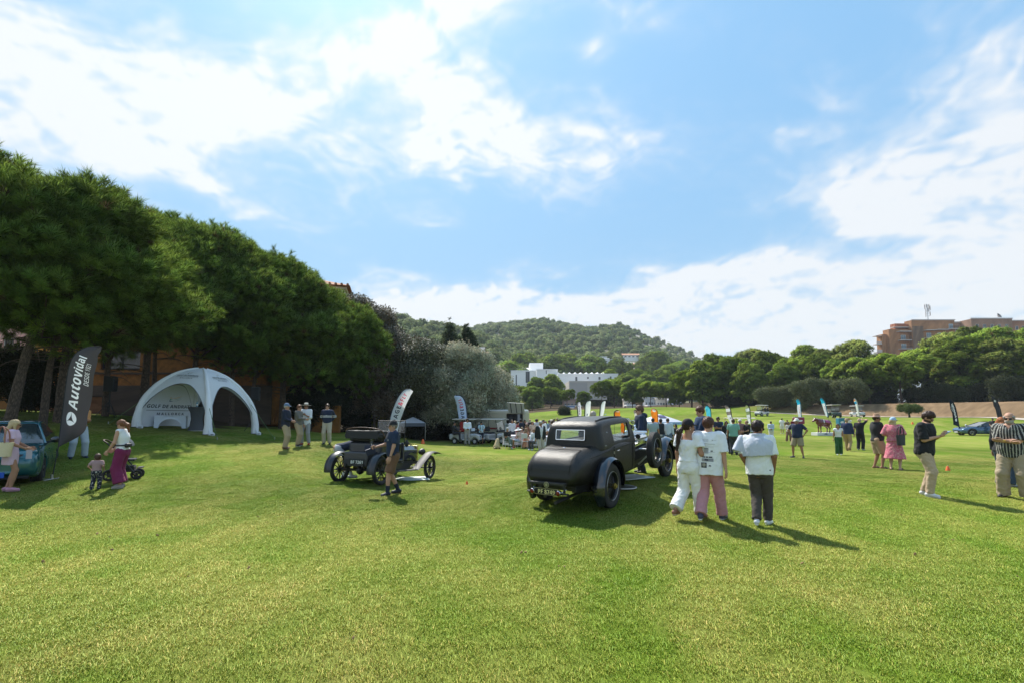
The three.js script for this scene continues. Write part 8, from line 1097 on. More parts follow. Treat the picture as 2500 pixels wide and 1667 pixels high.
// a feather flag: leading (pole) and trailing edges as the photo shows them, at distance d
function feather(label, d, base, lead, trail, tex, o = {}) {
const bx = X(base[0], d), by = G(bx, d), t = thing('feather_flag', label, 'flag', [bx, by, -d], o.turn ?? 0, o.group), cv = (pts) => { const c = new THREE.CatmullRomCurve3(pts.map(([px, py]) => V(X(px, d, py) - bx, rise(py, d) - by, 0))); return c; };
const a = cv(lead), b = cv(trail), R = d * 1.7, wave = o.wave ?? 0.04;
const g = grid(14, 44, (u, v) => { const p = a.getPoint(v), q = b.getPoint(v), w = p.distanceTo(q); return [mix(p.x, q.x, u), mix(p.y, q.y, u), Math.sin(u * Math.PI) * w * 0.14 + wave * u * Math.sin(v * 9 + R) + wave * 0.5 * u * Math.sin(v * 21 + u * 7 + R) + 0.022 * u * Math.sin((v * 16 + u * 5) * 2.2) * sstep(0.72, 0.9, v)]; });
if (o.mirror) { const uv = g.attributes.uv; for (let i = 0; i < uv.count; i++) uv.setX(i, 1 - uv.getX(i)); }
part('sail', g, clothSheet(tex, o.tr), t);
const lp = lead.map(([px, py]) => [X(px, d, py) - bx, rise(py, d) - by, -0.004]); part('sleeve', tube(lp, Math.max(0.016, d * 0.0011), 30, 6), mat(cl(o.sleeve ?? [0.012, 0.012, 0.014]), 0.8), t);
part('pole', rod([0, 0, 0], lp[0], 0.014, 0.012), mat(lin(0.05, 0.05, 0.05), 0.4), t); part('base', [rod([-0.35, 0.02, 0.1], [0.12, 0.02, -0.04], 0.014), rod([0.1, 0.02, 0.3], [0, 0.02, -0.2], 0.014), disc(0.03, 0.14, 0, 0.07, 0, 'y', 10)], steel, t);
return t;
}
const upText = (w, h, bg, draw) => canvasTex(w, h, (c) => { c.fillStyle = bg; c.fillRect(0, 0, w, h); c.save(); c.translate(w / 2, h / 2); c.rotate(-Math.PI / 2); draw(c, h, w); c.restore(); });   // drawn along the flag, from foot to tip
const emblem = (c, x, y, r, fg, bg) => { c.fillStyle = fg; c.beginPath(); c.arc(x, y, r, 0, 7); c.fill(); c.fillStyle = bg; c.beginPath(); const P = [0, 1, 2].map((i) => { const a = i * 2.0944 - 0.0; return [x + Math.cos(a) * r * 1.02, y + Math.sin(a) * r * 1.02]; }); c.moveTo(...P[0]); for (let i = 1; i <= 3; i++) c.quadraticCurveTo(x, y, ...P[i % 3]); c.fill(); };
const autovidal = (bg) => upText(256, 1024, bg, (c, L, W) => { emblem(c, -L * 0.285, -W * 0.02, W * 0.19, '#f2f2f4', bg); c.fillStyle = '#f4f4f6'; c.textBaseline = 'middle'; c.font = 'bold 112px sans-serif'; c.save(); c.translate(-L * 0.215, -W * 0.02); c.scale(0.94, 1.15); c.fillText('Autovidal', 0, 0); c.restore(); c.font = '44px sans-serif'; c.save(); c.translate(-L * 0.02, W * 0.30); c.scale(0.92, 1.1); c.fillText('DESDE 1921', 0, 0); c.restore(); });
const autoT = autovidal('#4c484a');
feather('tall dark grey feather flag with white lettering beside the teal car', 12, [136, 1160], [[141, 1091], [147, 1040], [154, 985], [161, 930], [168, 893], [180, 867], [205, 850], [245, 845]], [[143, 1092], [205, 1052], [213, 1010], [221, 965], [230, 920], [237, 888], [242, 862], [247, 846]], autoT, { wave: 0.03, tr: 0.12 });
const fly = (bg) => upText(192, 1024, bg, (c, L, W) => { c.textBaseline = 'middle'; c.font = 'bold 104px sans-serif'; const put = (s, x, col) => { c.fillStyle = col; c.fillText(s, x, 0); }; let x = -L * 0.34; for (const [ch, col] of [['D', '#23232e'], ['A', '#23232e'], ['G', '#23232e'], ['E', '#23232e'], ['&', '#e0244e'], ['F', '#e0244e'], ['L', '#e0244e'], ['Y', '#e0244e']]) { put(ch, x, col); x += c.measureText(ch).width + 13; } });
feather('white feather flag with dark and red lettering behind the roadster', 31, [940, 1092], [[945, 1058], [950, 1030], [956, 1005], [965, 982], [976, 962], [988, 950], [1000, 948]], [[970, 1056], [974, 1034], [982, 1010], [990, 990], [997, 975], [1003, 963], [1008, 954]], fly('#e6e6ea'), { sleeve: [0.02, 0.02, 0.03] });
feather('pale blue white feather flag with mirrored lettering above the left golf buggy', 33, [1138, 1080], [[1141, 1050], [1141, 1030], [1140, 1010], [1138, 992], [1134, 977], [1126, 966], [1112, 964]], [[1125, 1048], [1122, 1030], [1119, 1012], [1116, 996], [1114, 984], [1111, 974], [1109, 967]], fly('#c8d6f0'), { sleeve: [0.01, 0.015, 0.03] });
const smallTex = (bg, marks) => canvasTex(64, 256, (c, w, h) => { c.fillStyle = bg; c.fillRect(0, 0, w, h); marks?.(c, w, h); });
const word = (col, s, n = 26) => (c, w, h) => { c.save(); c.translate(w / 2, h * 0.55); c.rotate(-Math.PI / 2); c.fillStyle = col; c.font = `bold ${n}px sans-serif`; c.textAlign = 'center'; c.textBaseline = 'middle'; c.fillText(s, 0, 0); c.restore(); };
const feat2 = (label, d, x, y0, y1, w, lean, tex, o = {}) => { const s = Math.sign(w), H = y0 - y1; feather(label, d, [x - lean * 0.3, o.foot ?? y0 + H * 0.2], [[x, y0], [x + lean * 0.35, y0 - H * 0.45], [x + lean * 0.7, y0 - H * 0.8], [x + lean + w * 0.25, y0 - H * 0.96], [x + lean + w * 0.7, y1]], [[x + w * 0.75, y0 - 1], [x + lean * 0.35 + w, y0 - H * 0.42], [x + lean * 0.7 + w, y0 - H * 0.75], [x + lean + w * 0.98, y0 - H * 0.9], [x + lean + w * 0.95, y1 + 2]], tex, o); };
const whiteG = 'white flags behind the roof of the coupe';
feat2('left white flag with purple lettering behind the coupe roof', 44, 1412, 1024, 980, 9, -4, smallTex('#e8e6ec', word('#6a4a86', 'ANDRATX', 34)), { group: whiteG }); feat2('middle plain white flag behind the coupe roof', 43, 1427, 1024, 977, 13, 3, smallTex('#f0f0f2', (c, w, h) => { c.fillStyle = '#2a3a6a'; c.fillRect(w * 0.4, h * 0.82, 12, 16); }), { group: whiteG }); feat2('right plain white flag behind the coupe roof', 43, 1463, 1024, 977, 10, 6, smallTex('#eeeef2'), { group: whiteG });
feat2('small orange flag just right of the white flags above the coupe roof', 40, 1500, 1026, 1001, 14, 0, smallTex('#ee8a2c', (c, w, h) => { c.fillStyle = '#f6dcc0'; c.beginPath(); c.arc(w * 0.5, h * 0.35, 22, 0, 7); c.fill(); })); feat2('large orange flag with a white patch right of the hooded man', 34, 1607, 1030, 997, -15, -3, smallTex('#f0882a', (c, w, h) => { c.fillStyle = '#f4ece6'; c.beginPath(); c.ellipse(w * 0.45, h * 0.34, 20, 46, 0, 0, 7); c.fill(); }), { sleeve: [0.5, 0.2, 0.04] });
feat2('orange flag seen through the side window of the coupe', 38, 1525, 1062, 1028, -9, 0, smallTex('#ee7a20')); feat2('grey brown flag held beside the hooded man’s face', 36, 1560, 1034, 1000, -8, -5, smallTex('#9a8c86', (c, w, h) => { c.fillStyle = '#e2d8d0'; c.fillRect(0, h * 0.5, w, h * 0.3); }));
feat2('bright cyan flag behind the tall man in the blue suit', 33, 1738, 1030, 990, -11, -5, smallTex('#58c8e4', word('#e8f6fa', 'CYAN'.slice(0, 0), 20)), { sleeve: [0.03, 0.12, 0.16] });
const duo = (a, b, c2) => smallTex(a, (c, w, h) => { c.fillStyle = '#e4e6ea'; c.fillRect(0, h * 0.46, w, h * 0.14); c.fillStyle = b; c.fillRect(0, h * 0.6, w, h * 0.12); c.fillStyle = '#e8e8ec'; c.fillRect(0, h * 0.72, w, h * 0.28); c.fillStyle = c2; c.fillRect(w * 0.4, h * 0.8, 10, 14); });
feat2('brown grey and white striped flag above the crossed arms polo', 38, 1790, 1034, 988, -10, -10, duo('#8e8078', '#8a8078', '#444')); feat2('olive and white striped flag right of the brown one', 37, 1834, 1034, 987, -9, -5, duo('#98a070', '#8a9668', '#444'));
const cyanW = (mirror) => canvasTex(64, 256, (c, w, h) => { c.fillStyle = '#2fb4d6'; c.fillRect(0, 0, w, h * 0.55); c.fillStyle = '#e2e4ea'; c.fillRect(0, h * 0.55, w, h * 0.45); c.save(); c.translate(w / 2, h * 0.76); c.rotate(-Math.PI / 2); c.fillStyle = '#a04058'; c.font = 'bold 22px sans-serif'; c.textAlign = 'center'; c.fillText('GOLF', 0, 4); c.restore(); c.fillStyle = '#24506a'; for (let i = 0; i < 5; i++) c.fillRect(w * 0.42, h * (0.14 + i * 0.07), 10, 8); });
feat2('turquoise and white flag above the maroon sign box', 50, 1957, 1019, 974, -8, -4, cyanW(), { sleeve: [0.05, 0.2, 0.3] }); feat2('turquoise and white flag leaning over the bull statue', 56, 2022, 1016, 971, -7, -12, cyanW(), { sleeve: [0.05, 0.2, 0.3] }); feat2('white, orange and blue flag in front of the white golf buggy', 66, 2099, 1016, 972, -5, -9, smallTex('#e6e4e0', (c, w, h) => { c.fillStyle = '#d88a4a'; c.fillRect(0, h * 0.12, w, h * 0.24); c.fillStyle = '#3a9ac4'; c.fillRect(0, h * 0.42, w, h * 0.14); }), { sleeve: [0.5, 0.5, 0.5] });
feather('dark navy feather flag with mirrored lettering left of the blue car', 47, [2345, 1050], [[2343, 1042], [2340, 1025], [2337, 1008], [2333, 992], [2327, 980], [2320, 972]], [[2330, 1036], [2328, 1026], [2325, 1010], [2322, 996], [2320, 985], [2319, 974]], autovidal('#1c2430'), { mirror: false, tr: 0.1 }); feather('dark feather flag leaning behind the striped man', 44, [2452, 1040], [[2449, 1024], [2446, 1010], [2442, 994], [2437, 982], [2430, 972], [2421, 965]], [[2437, 1024], [2434, 1010], [2430, 996], [2427, 984], [2423, 975], [2420, 967]], upText(128, 512, '#34343c', (c, L, W) => { emblem(c, L * 0.2, 0, W * 0.22, '#c8ccd4', '#34343c'); }), { tr: 0.1 });
// ---- the white arch tent
{
const L = [-16.55, 20.1], Rr = [-13.05, 23.2], C = [-14.8, 21.65], Fp = [-13.25, 19.9], B = [-16.35, 23.4], gy = G(C[0], C[1]), t = thing('arch_tent', 'white inflatable arch tent with printed golf club lettering', 'tent', [C[0], gy, -C[1]]), white = new THREE.MeshPhysicalMaterial({ color: lin(0.70, 0.73, 0.77), roughness: 0.85, side: THREE.DoubleSide, transmission: 0.16, thickness: 0, specularIntensity: 0.3 }), tubeM = mat(lin(0.70, 0.72, 0.75), 0.6);
const foot = (p) => V(p[0] - C[0], G(...p) - gy, -(p[1] - C[1])), rs = smooth([[0, 1], [0.18, 0.985], [0.38, 0.90], [0.6, 0.70], [0.8, 0.42], [0.92, 0.18], [1, 0]]), hs = smooth([[0, 0], [0.18, 0.22], [0.38, 0.46], [0.6, 0.70], [0.8, 0.885], [0.92, 0.965], [1, 1]]), H = 2.98;
const leg = (f) => (s) => V(f.x * rs(s), mix(f.y * (1 - s), 0, 0) + H * hs(s), f.z * rs(s));
const corners = [L, Fp, Rr, B].map(foot), legs = corners.map(leg);
const face = (i, j) => (a, s) => { const p = legs[i](s), q = legs[j](s), m = p.clone().lerp(q, a), bow = Math.sin(Math.PI * a) * 0.05 * p.distanceTo(q); m.y += bow * 0.5; return m; }, open = (a) => 0.60 * Math.pow(1 - Math.pow(Math.abs(2 * a - 1), 2.4), 0.55);
[[0, 1], [1, 2], [2, 3], [3, 0]].forEach(([i, j]) => { const f = face(i, j); part('canopy_panel', grid(28, 20, (a, v) => f(a, mix(open(a), 1, v)).toArray()), white, t); part('edge_piping', tube(Array.from({ length: 25 }, (_, k) => f(k / 24, open(k / 24)).toArray()), 0.014, 60, 5), mat(lin(0.10, 0.12, 0.15), 0.7), t); });
legs.forEach((l, i) => { const pts = Array.from({ length: 22 }, (_, k) => l(k / 21 * 0.97)); const g = limb(pts, 0.17, 0.05, 12, 26); part('leg', g, tubeM, t); part('foot_flap', [rod([corners[i].x, corners[i].y, corners[i].z], [corners[i].x + 0.28, corners[i].y + 0.02, corners[i].z + 0.12], 0.05, 0.12, 6), rod([corners[i].x, corners[i].y + 0.5, corners[i].z], [corners[i].x + 0.2, corners[i].y, corners[i].z + 0.16], 0.02, 0.06, 6)], white, t); part('ground_pad', box(0.6, 0.03, 0.4, corners[i].x, corners[i].y + 0.02, corners[i].z), mat(lin(0.02, 0.02, 0.02)), t); });
const logo = (c, x, y, k) => { const s = (col, dy, ww) => { c.fillStyle = col; c.beginPath(); c.moveTo(x - 60 * k, y + dy); c.quadraticCurveTo(x - 10 * k, y + dy + 34 * k, x + 66 * k, y + dy - 26 * k); c.quadraticCurveTo(x, y + dy + 8 * k + ww, x - 60 * k, y + dy + ww); c.fill(); }; s('#d9a032', -8 * k, 10 * k); s('#3a8a6a', 8 * k, 12 * k); s('#24506e', 24 * k, 14 * k); };
const back = canvasTex(512, 512, (c, w, h) => { c.fillStyle = '#d6dae2'; c.fillRect(0, 0, w, h); logo(c, w * 0.58, h * 0.34, 1.0); c.fillStyle = '#1c2638'; c.textAlign = 'center'; c.font = 'bold 50px sans-serif'; c.fillText('GOLF DE ANDRATX', w * 0.52, h * 0.56); c.fillRect(w * 0.1, h * 0.605, w * 0.82, 4); c.font = 'bold 36px sans-serif'; c.fillText('M A L L O R C A', w * 0.54, h * 0.71); });
const fb = face(3, 0); part('printed_wall', grid(30, 20, (a, v) => { const p = fb(1 - a, Math.min(open(1 - a), open(0.5)) * v); p.multiplyScalar(0.985); return p.toArray(); }), new THREE.MeshPhysicalMaterial({ map: back, roughness: 0.9, side: THREE.DoubleSide, transmission: 0.16, thickness: 0, specularIntensity: 0.3 }), t);
{ const uv = t.children.at(-1).geometry.attributes.uv, p = t.children.at(-1).geometry.attributes.position; for (let i = 0; i < uv.count; i++) uv.setY(i, clamp((p.getY(i) - 0.1) / 2.2)); }
const small = canvasTex(384, 192, (c, w, h) => { c.clearRect(0, 0, w, h); logo(c, w * 0.52, 34, 0.72); c.fillStyle = '#26303e'; c.textAlign = 'center'; c.font = 'bold 40px sans-serif'; c.fillText('GOLF DE ANDRATX', w / 2, 112); c.fillRect(w * 0.04, 126, w * 0.92, 3); c.font = 'bold 26px sans-serif'; c.fillText('M A L L O R C A', w / 2, 164); });
[[0, 1, 0.18, 0.80], [1, 2, 0.2, 0.82]].forEach(([i, j, a0, a1]) => { const f = face(i, j); part('canopy_lettering', grid(14, 8, (u, v) => { const p = f(mix(a0, a1, u), mix(0.655, 0.82, v)); p.multiplyScalar(1.012); return p.toArray(); }), new THREE.MeshStandardMaterial({ map: small, transparent: true, roughness: 0.9, side: THREE.DoubleSide }), t); });
// guy ropes
const rp = mat(lin(0.09, 0.16, 0.06), 0.8), rope = (a, b, w) => { const o = thing('guy_rope', w, 'rope', [C[0], gy, -C[1]]); part('rope', rod(a.toArray(), [b[0] - C[0], G(...b) - gy, -(b[1] - C[1])], 0.011), rp, o); part('peg', rod([b[0] - C[0], G(...b) - gy - 0.1, -(b[1] - C[1])], [b[0] - C[0], G(...b) - gy + 0.12, -(b[1] - C[1])], 0.012), steel, o); };
rope(legs[0](0.38), [X(264, 19.6), 19.6], 'green guy rope from the left leg of the arch tent'); rope(legs[1](0.36), [X(532, 19), 19], 'green guy rope in front of the arch tent'); rope(legs[2](0.42), [X(672, 22), 22], 'green guy rope from the right leg of the arch tent');
// table, cocktail table, what stands on it
const tb = thing('covered_table', 'low table in a white stretch cover inside the arch tent', 'table', [X(418, 21.3), G(X(418, 21.3), 21.3), -21.3], 0.5), cov = new THREE.MeshStandardMaterial({ color: lin(0.58, 0.63, 0.70), roughness: 0.9, side: THREE.DoubleSide });
part('cover', [rbox(1.2, 0.03, 0.6, 0.01, 0, 0.58, 0), grid(24, 8, (u, v) => { const x = (u - 0.5) * 1.2, a = 0.46 * Math.sqrt(Math.max(0, 1 - Math.pow(x / 0.44, 2))); return [x, mix(Math.abs(x) < 0.44 ? a : 0.01, 0.575, v), 0.3 - 0.03 * Math.sin(v * 3.1)]; }), grid(10, 8, (u, v) => [-0.6, mix(0.01, 0.575, v), (u - 0.5) * 0.6]), grid(10, 8, (u, v) => [0.6, mix(0.01, 0.575, v), (u - 0.5) * 0.6])], cov, tb); for (const [a, b] of [[-0.5, 0.22], [0.5, 0.22], [-0.5, -0.22], [0.5, -0.22]]) part('leg', rod([a, 0, b], [a, 0.57, b], 0.02), steel, tb);
const ct = thing('cocktail_table', 'tall round table in a grey stretch cover inside the arch tent', 'table', [X(480, 21.4), G(X(480, 21.4), 21.4), -21.4]); part('cover', lathe([[0.36, 0.0], [0.27, 0.25], [0.23, 0.55], [0.27, 0.85], [0.38, 1.08], [0.40, 1.10], [0.39, 1.115], [0.001, 1.12]], 20), mat(lin(0.07, 0.075, 0.085), 0.95, { side: THREE.DoubleSide }), ct); part('foot', disc(0.36, 0.02, 0, 0.01, 0, 'y'), steel, ct);
const wb = thing('water_bottle', 'clear blue water bottle on the grey cocktail table', 'bottle', [X(479, 21.3), G(X(480, 21.4), 21.4) + 1.122, -21.3]); part('bottle', lathe([[0.001, 0], [0.045, 0], [0.047, 0.02], [0.047, 0.17], [0.02, 0.23], [0.016, 0.26]], 16), mat(lin(0.12, 0.25, 0.36), 0.1), wb); part('cap', disc(0.018, 0.025, 0, 0.27, 0, 'y', 12), mat(lin(0.5, 0.55, 0.6)), wb); part('label', new THREE.CylinderGeometry(0.0485, 0.0485, 0.07, 16, 1, true).translate(0, 0.1, 0), mat(lin(0.6, 0.65, 0.7)), wb);
const bx = thing('black_box', 'small black box on the grey cocktail table', 'box', [X(492, 21.5), G(X(480, 21.4), 21.4) + 1.122, -21.5]); part('case', rbox(0.3, 0.13, 0.2, 0.02, 0, 0.066, 0), mat(lin(0.012, 0.012, 0.012), 0.5), bx); part('handle', tube([[-0.06, 0.13, 0], [0, 0.17, 0], [0.06, 0.13, 0]], 0.008, 10, 5), rubber, bx);
for (const [label, px, d, py] of [['black loudspeaker on a tripod left of the arch tent', 264, 21.2, 955], ['black loudspeaker on a tripod at the right of the arch tent', 621, 24.6, 977]]) { const x = X(px, d), g0 = G(x, d), hb = rise(py, d) - g0, s = thing('speaker_stand', label.replace('loudspeaker on a tripod', 'tripod stand for a loudspeaker'), 'speaker stand', [x, g0, -d]), k = thing('loudspeaker', label, 'loudspeaker', [x, g0 + hb, -d], 0.3), dk = mat(lin(0.012, 0.012, 0.013), 0.6); part('pole', rod([0, 0.25, 0], [0, hb, 0], 0.02), dk, s); for (const a of [0.4, 2.5, 4.6]) part('leg', rod([0, 0.75, 0], [Math.cos(a) * 0.5, 0, Math.sin(a) * 0.5], 0.014), dk, s); part('collar', disc(0.03, 0.1, 0, 0.75, 0, 'y', 12), dk, s); part('cabinet', rbox(0.42, 0.72, 0.38, 0.04, 0, 0.36, 0), dk, k); part('grille', rbox(0.37, 0.64, 0.02, 0.01, 0, 0.37, 0.19), mat(lin(0.02, 0.02, 0.022), 0.9), k); part('handle', rbox(0.02, 0.12, 0.1, 0.01, 0.215, 0.45, 0), rubber, k); }
}
// ---- peaked canopies
function canopy(label, px, d, py, w, col, o = {}) { const x = X(px, d), g0 = G(x, d), top = rise(py, d) - g0, t = thing('pop_up_canopy', label, 'canopy', [x, g0, -d], o.turn ?? 0.4), h = w / 2, eave = top - (o.rise ?? 0.7), m = new THREE.MeshPhysicalMaterial({ color: cl(col), roughness: 0.9, side: THREE.DoubleSide, transmission: 0.2, thickness: 0 }), cs = [[-h, h], [h, h], [h, -h], [-h, -h]]; cs.forEach(([a, b], i) => { const [c, e] = cs[(i + 1) % 4]; part('roof_panel', grid(10, 8, (u, v) => { const y = mix(eave, top, Math.pow(v, 0.9)) - 0.06 * Math.sin(Math.PI * u) * (1 - v); return [mix(a, c, u) * (1 - v), y, mix(b, e, u) * (1 - v)]; }), m, t); part('valance', grid(10, 1, (u, v) => [mix(a, c, u), eave - 0.25 * (1 - v), mix(b, e, u)]), o.valance ? mat(cl(o.valance), 0.9, { side: THREE.DoubleSide }) : m, t); part('leg', rod([a * 0.98, 0, b * 0.98], [a * 0.98, eave, b * 0.98], 0.025), steel, t); }); if (o.patch) part('printed_patch', grid(6, 4, (u, v) => [(u - 0.5) * 0.9 - 0.2, mix(top - 0.12, top - 0.34, 1 - v) + 0.02, h * mix(0.17, 0.5, 1 - v) + 0.03]), mat(cl(o.patch), 0.8, { side: THREE.DoubleSide }), t); return t; }
canopy('white peaked canopy among the bushes behind the roadster', 1008, 35, 1017, 1.9, [0.52, 0.55, 0.62], { valance: [0.10, 0.11, 0.14], turn: 0.2, rise: 0.45 }); canopy('white and pale blue canopy behind the hooded man and orange flag', 1610, 44, 1010, 3.0, [0.62, 0.64, 0.74], { valance: [0.20, 0.34, 0.58], patch: [0.05, 0.05, 0.14], rise: 0.75 });
// ---- sign boxes and the bull
function signBox(label, px, d, y0, y1, w, col) { const x = X(px, d), g0 = G(x, d), b = rise(y1, d) - g0, h = (y1 - y0) * d / F, t = thing('sign_box', label, 'sign', [x, g0, -d], -0.1); part('panel', rbox(w, h, 0.5, 0.02, 0, b + h / 2, 0), mat(cl(col), 0.5), t); part('emblem', extr([[-w * 0.3, 0], [-w * 0.1, h * 0.13], [w * 0.2, h * 0.16], [w * 0.32, h * 0.02], [w * 0.1, -h * 0.12], [-w * 0.2, -h * 0.1]], 0.01).translate(0, b + h * 0.45, 0.25), mat(lin(0.65, 0.65, 0.68)), t); part('top_edge', box(w, 0.04, 0.5, 0, b + h + 0.02, 0), mat(lin(0.55, 0.55, 0.55)), t); part('leg', [rod([-w * 0.4, 0, 0], [-w * 0.4, b, 0], 0.03), rod([w * 0.4, 0, 0], [w * 0.4, b, 0], 0.03)], steel, t); }
signBox('maroon box sign with a white mark behind the white capped man', 1950, 48, 1018, 1034, 0.95, [0.20, 0.012, 0.05]); signBox('teal box sign with a white mark left of the navy shirted man', 2052, 44, 1020, 1038, 0.55, [0.02, 0.17, 0.26]);
{
const d = 46, x = X(2010, d), g0 = G(x, d), t = thing('bull_statue', 'glossy maroon and pink painted bull statue on a white plinth', 'statue', [x, g0 + 0.3, -d], -82 * D2R), m = new THREE.MeshPhysicalMaterial({ vertexColors: true, roughness: 0.3, clearcoat: 0.6 });
const P = [cap(V(0, 1.0, -0.55), V(0, 1.02, 0.45), 0.27, 0.30), cap(V(0, 1.12, 0.42), V(0, 1.16, 0.2), 0.25, 0.2), cap(V(0, 1.16, 0.5), V(0, 1.30, 0.86), 0.22, 0.15), cap(V(0, 1.30, 0.88), V(0, 1.12, 1.16), 0.13, 0.075), cap(V(0, 0.72, 0.5), V(0, 0.75, 0.2), 0.12, 0.16), cap(V(0, 0.76, -0.4), V(0, 0.7, -0.1), 0.16, 0.12)];
for (const s of [-1, 1]) { P.push(cap(V(s * 0.15, 0.9, 0.42), V(s * 0.15, 0.5, 0.44), 0.12, 0.06), cap(V(s * 0.15, 0.5, 0.44), V(s * 0.15, 0.08, 0.42), 0.055, 0.04), cap(V(s * 0.15, 0.08, 0.42), V(s * 0.15, 0.04, 0.48), 0.06, 0.055), cap(V(s * 0.16, 0.95, -0.5), V(s * 0.16, 0.58, -0.42), 0.17, 0.08), cap(V(s * 0.16, 0.58, -0.42), V(s * 0.16, 0.42, -0.58), 0.07, 0.055), cap(V(s * 0.16, 0.42, -0.58), V(s * 0.16, 0.08, -0.54), 0.05, 0.04), cap(V(s * 0.16, 0.08, -0.54), V(s * 0.16, 0.04, -0.48), 0.06, 0.055), cap(V(s * 0.12, 1.36, 0.82), V(s * 0.24, 1.34, 0.80), 0.05, 0.025)); }
part('body', patterned(meshOf(P, 0.03, 0.08), (X0, y, z) => z < -0.05 && y > 0.85 && N3(X0 * 2, y * 2, z * 2) > -0.1 ? [0.34, 0.03, 0.14] : [0.10, 0.006, 0.014]), m, t); for (const s of [-1, 1]) part('horn', tube([[s * 0.1, 1.40, 0.84], [s * 0.24, 1.46, 0.86], [s * 0.30, 1.56, 0.96]], 0.025, 12, 6), mat(lin(0.5, 0.46, 0.4), 0.4), t); part('tail', tube([[0, 1.12, -0.8], [0, 0.9, -0.92], [0, 0.45, -0.9]], 0.03, 14, 6), mat(lin(0.08, 0.008, 0.014), 0.4), t);
part('painted_band', net((a, b, c) => Math.max(P[0].f(a, b, c) - 0.02, Math.abs(c - 0.02 - a * 0.4) - 0.06, 0.95 - b), [-0.4, 0.9, -0.3], [0.4, 1.4, 0.4], 0.03), mat(lin(0.6, 0.55, 0.58), 0.4), t);
const p = thing('plinth', 'low white plinth with a dark mark under the bull statue', 'plinth', [x + 0.1, g0, -d], 0.06); part('block', rbox(2.2, 0.30, 0.9, 0.02, 0, 0.15, 0), mat(lin(0.62, 0.62, 0.62), 0.6), p); part('dark_end', box(0.5, 0.29, 0.02, 0.82, 0.15, 0.46), mat(lin(0.03, 0.03, 0.03)), p); part('emblem', extr([[-0.25, 0], [0, 0.08], [0.25, 0], [0, -0.05]], 0.01).translate(-0.2, 0.16, 0.452), mat(lin(0.05, 0.05, 0.08)), p);
}
// ---- pushchair, bags, phone and other things in hand
{
const d = 12.3, x = X(308, d), t = thing('pushchair', 'dark pushchair with chunky wheels in front of the woman in maroon', 'pushchair', [x, G(x, d), -d], 122 * D2R), fr = mat(lin(0.03, 0.03, 0.035), 0.4, { metalness: 0.5 }), fab = mat(lin(0.02, 0.024, 0.034), 0.9), W = (name, a, b, c, r, s) => { const w = part(name, moved(new THREE.TorusGeometry(r - 0.03, 0.03, 8, 28), 0, 0, 0, 0, Math.PI / 2), rubber, t); w.position.set(a, b, c); part('hub', [disc(r * 0.32, 0.05, 0, 0, 0, 'x', 14), ...[0, 1, 2, 3, 4].map((i) => rod([0, 0, 0], [0, Math.cos(i * 1.257) * (r - 0.04), Math.sin(i * 1.257) * (r - 0.04)], 0.012))], fr, w); };
for (const s of [-1, 1]) { W('wheel', s * 0.29, 0.15, -0.24, 0.15, s); W('wheel', s * 0.2, 0.13, 0.30, 0.13, s); part('frame_tube', [rod([s * 0.25, 0.16, 0.28], [s * 0.25, 0.98, -0.32], 0.016), rod([s * 0.27, 0.16, -0.22], [s * 0.25, 0.62, 0.0], 0.016)], fr, t); }
part('handle', tube([[-0.25, 0.98, -0.32], [-0.2, 1.04, -0.4], [0.2, 1.04, -0.4], [0.25, 0.98, -0.32]], 0.018, 24, 8), mat(lin(0.06, 0.03, 0.02), 0.6), t); part('seat', [rbox(0.4, 0.05, 0.34, 0.02, 0, 0.52, 0.08), rbox(0.4, 0.5, 0.05, 0.02, 0, 0.76, -0.16, -0.3)], fab, t); part('hood', sheet(8, 14, (u, v) => { const a = mix(0.1, 1.9, v); return [(u - 0.5) * 0.42, 0.86 + Math.sin(a) * 0.26, -0.10 + Math.cos(a) * 0.28]; }, 0.008), mat(lin(0.02, 0.035, 0.055), 0.9), t); part('basket', rbox(0.4, 0.16, 0.5, 0.04, 0, 0.28, 0), mat(lin(0.015, 0.015, 0.016), 0.95), t); part('foot_rest', rbox(0.34, 0.03, 0.12, 0.01, 0, 0.30, 0.36), fr, t);
}
const bagTex = canvasTex(128, 128, (c, w, h) => { c.fillStyle = '#c9b998'; c.fillRect(0, 0, w, h); for (let j = 0; j < 16; j++) for (let i = 0; i < 16; i++) { c.fillStyle = (i + j) % 2 ? '#b09c78' : '#e0d4b8'; c.fillRect(i * 8 + 1, j * 8 + 2, 6, 4); } }); bagTex.wrapS = bagTex.wrapT = THREE.RepeatWrapping; bagTex.repeat.set(4, 2);
function tote(label, pos, turn, w, h, dp, m, strapM, strap) { const t = thing('tote_bag', label, 'bag', pos, turn); part('bag', (() => { const g = sheet(28, 10, (u, v) => { const a = u * 6.2832, k = mix(0.86, 1.12, v); return [Math.cos(a) * w / 2 * k, v * h - (Math.pow(Math.abs(Math.cos(a)), 3) * 0 + 0), Math.sin(a) * dp / 2 * mix(1.1, 0.7, v)]; }, 0.01); return [g, disc(1, 0.012, 0, 0.006, 0, 'y', 28).scale(w / 2 * 0.86, 1, dp / 2 * 1.08)]; })(), m, t); for (const s of [-1, 1]) part('strap', tube([[-w * 0.28, h * 0.96, s * dp * 0.33], [-w * 0.2, h + strap * 0.75, s * 0.04], [0, h + strap, 0], [w * 0.2, h + strap * 0.75, s * 0.04], [w * 0.28, h * 0.96, s * dp * 0.33]], 0.014, 24, 6), strapM, t); return t; }
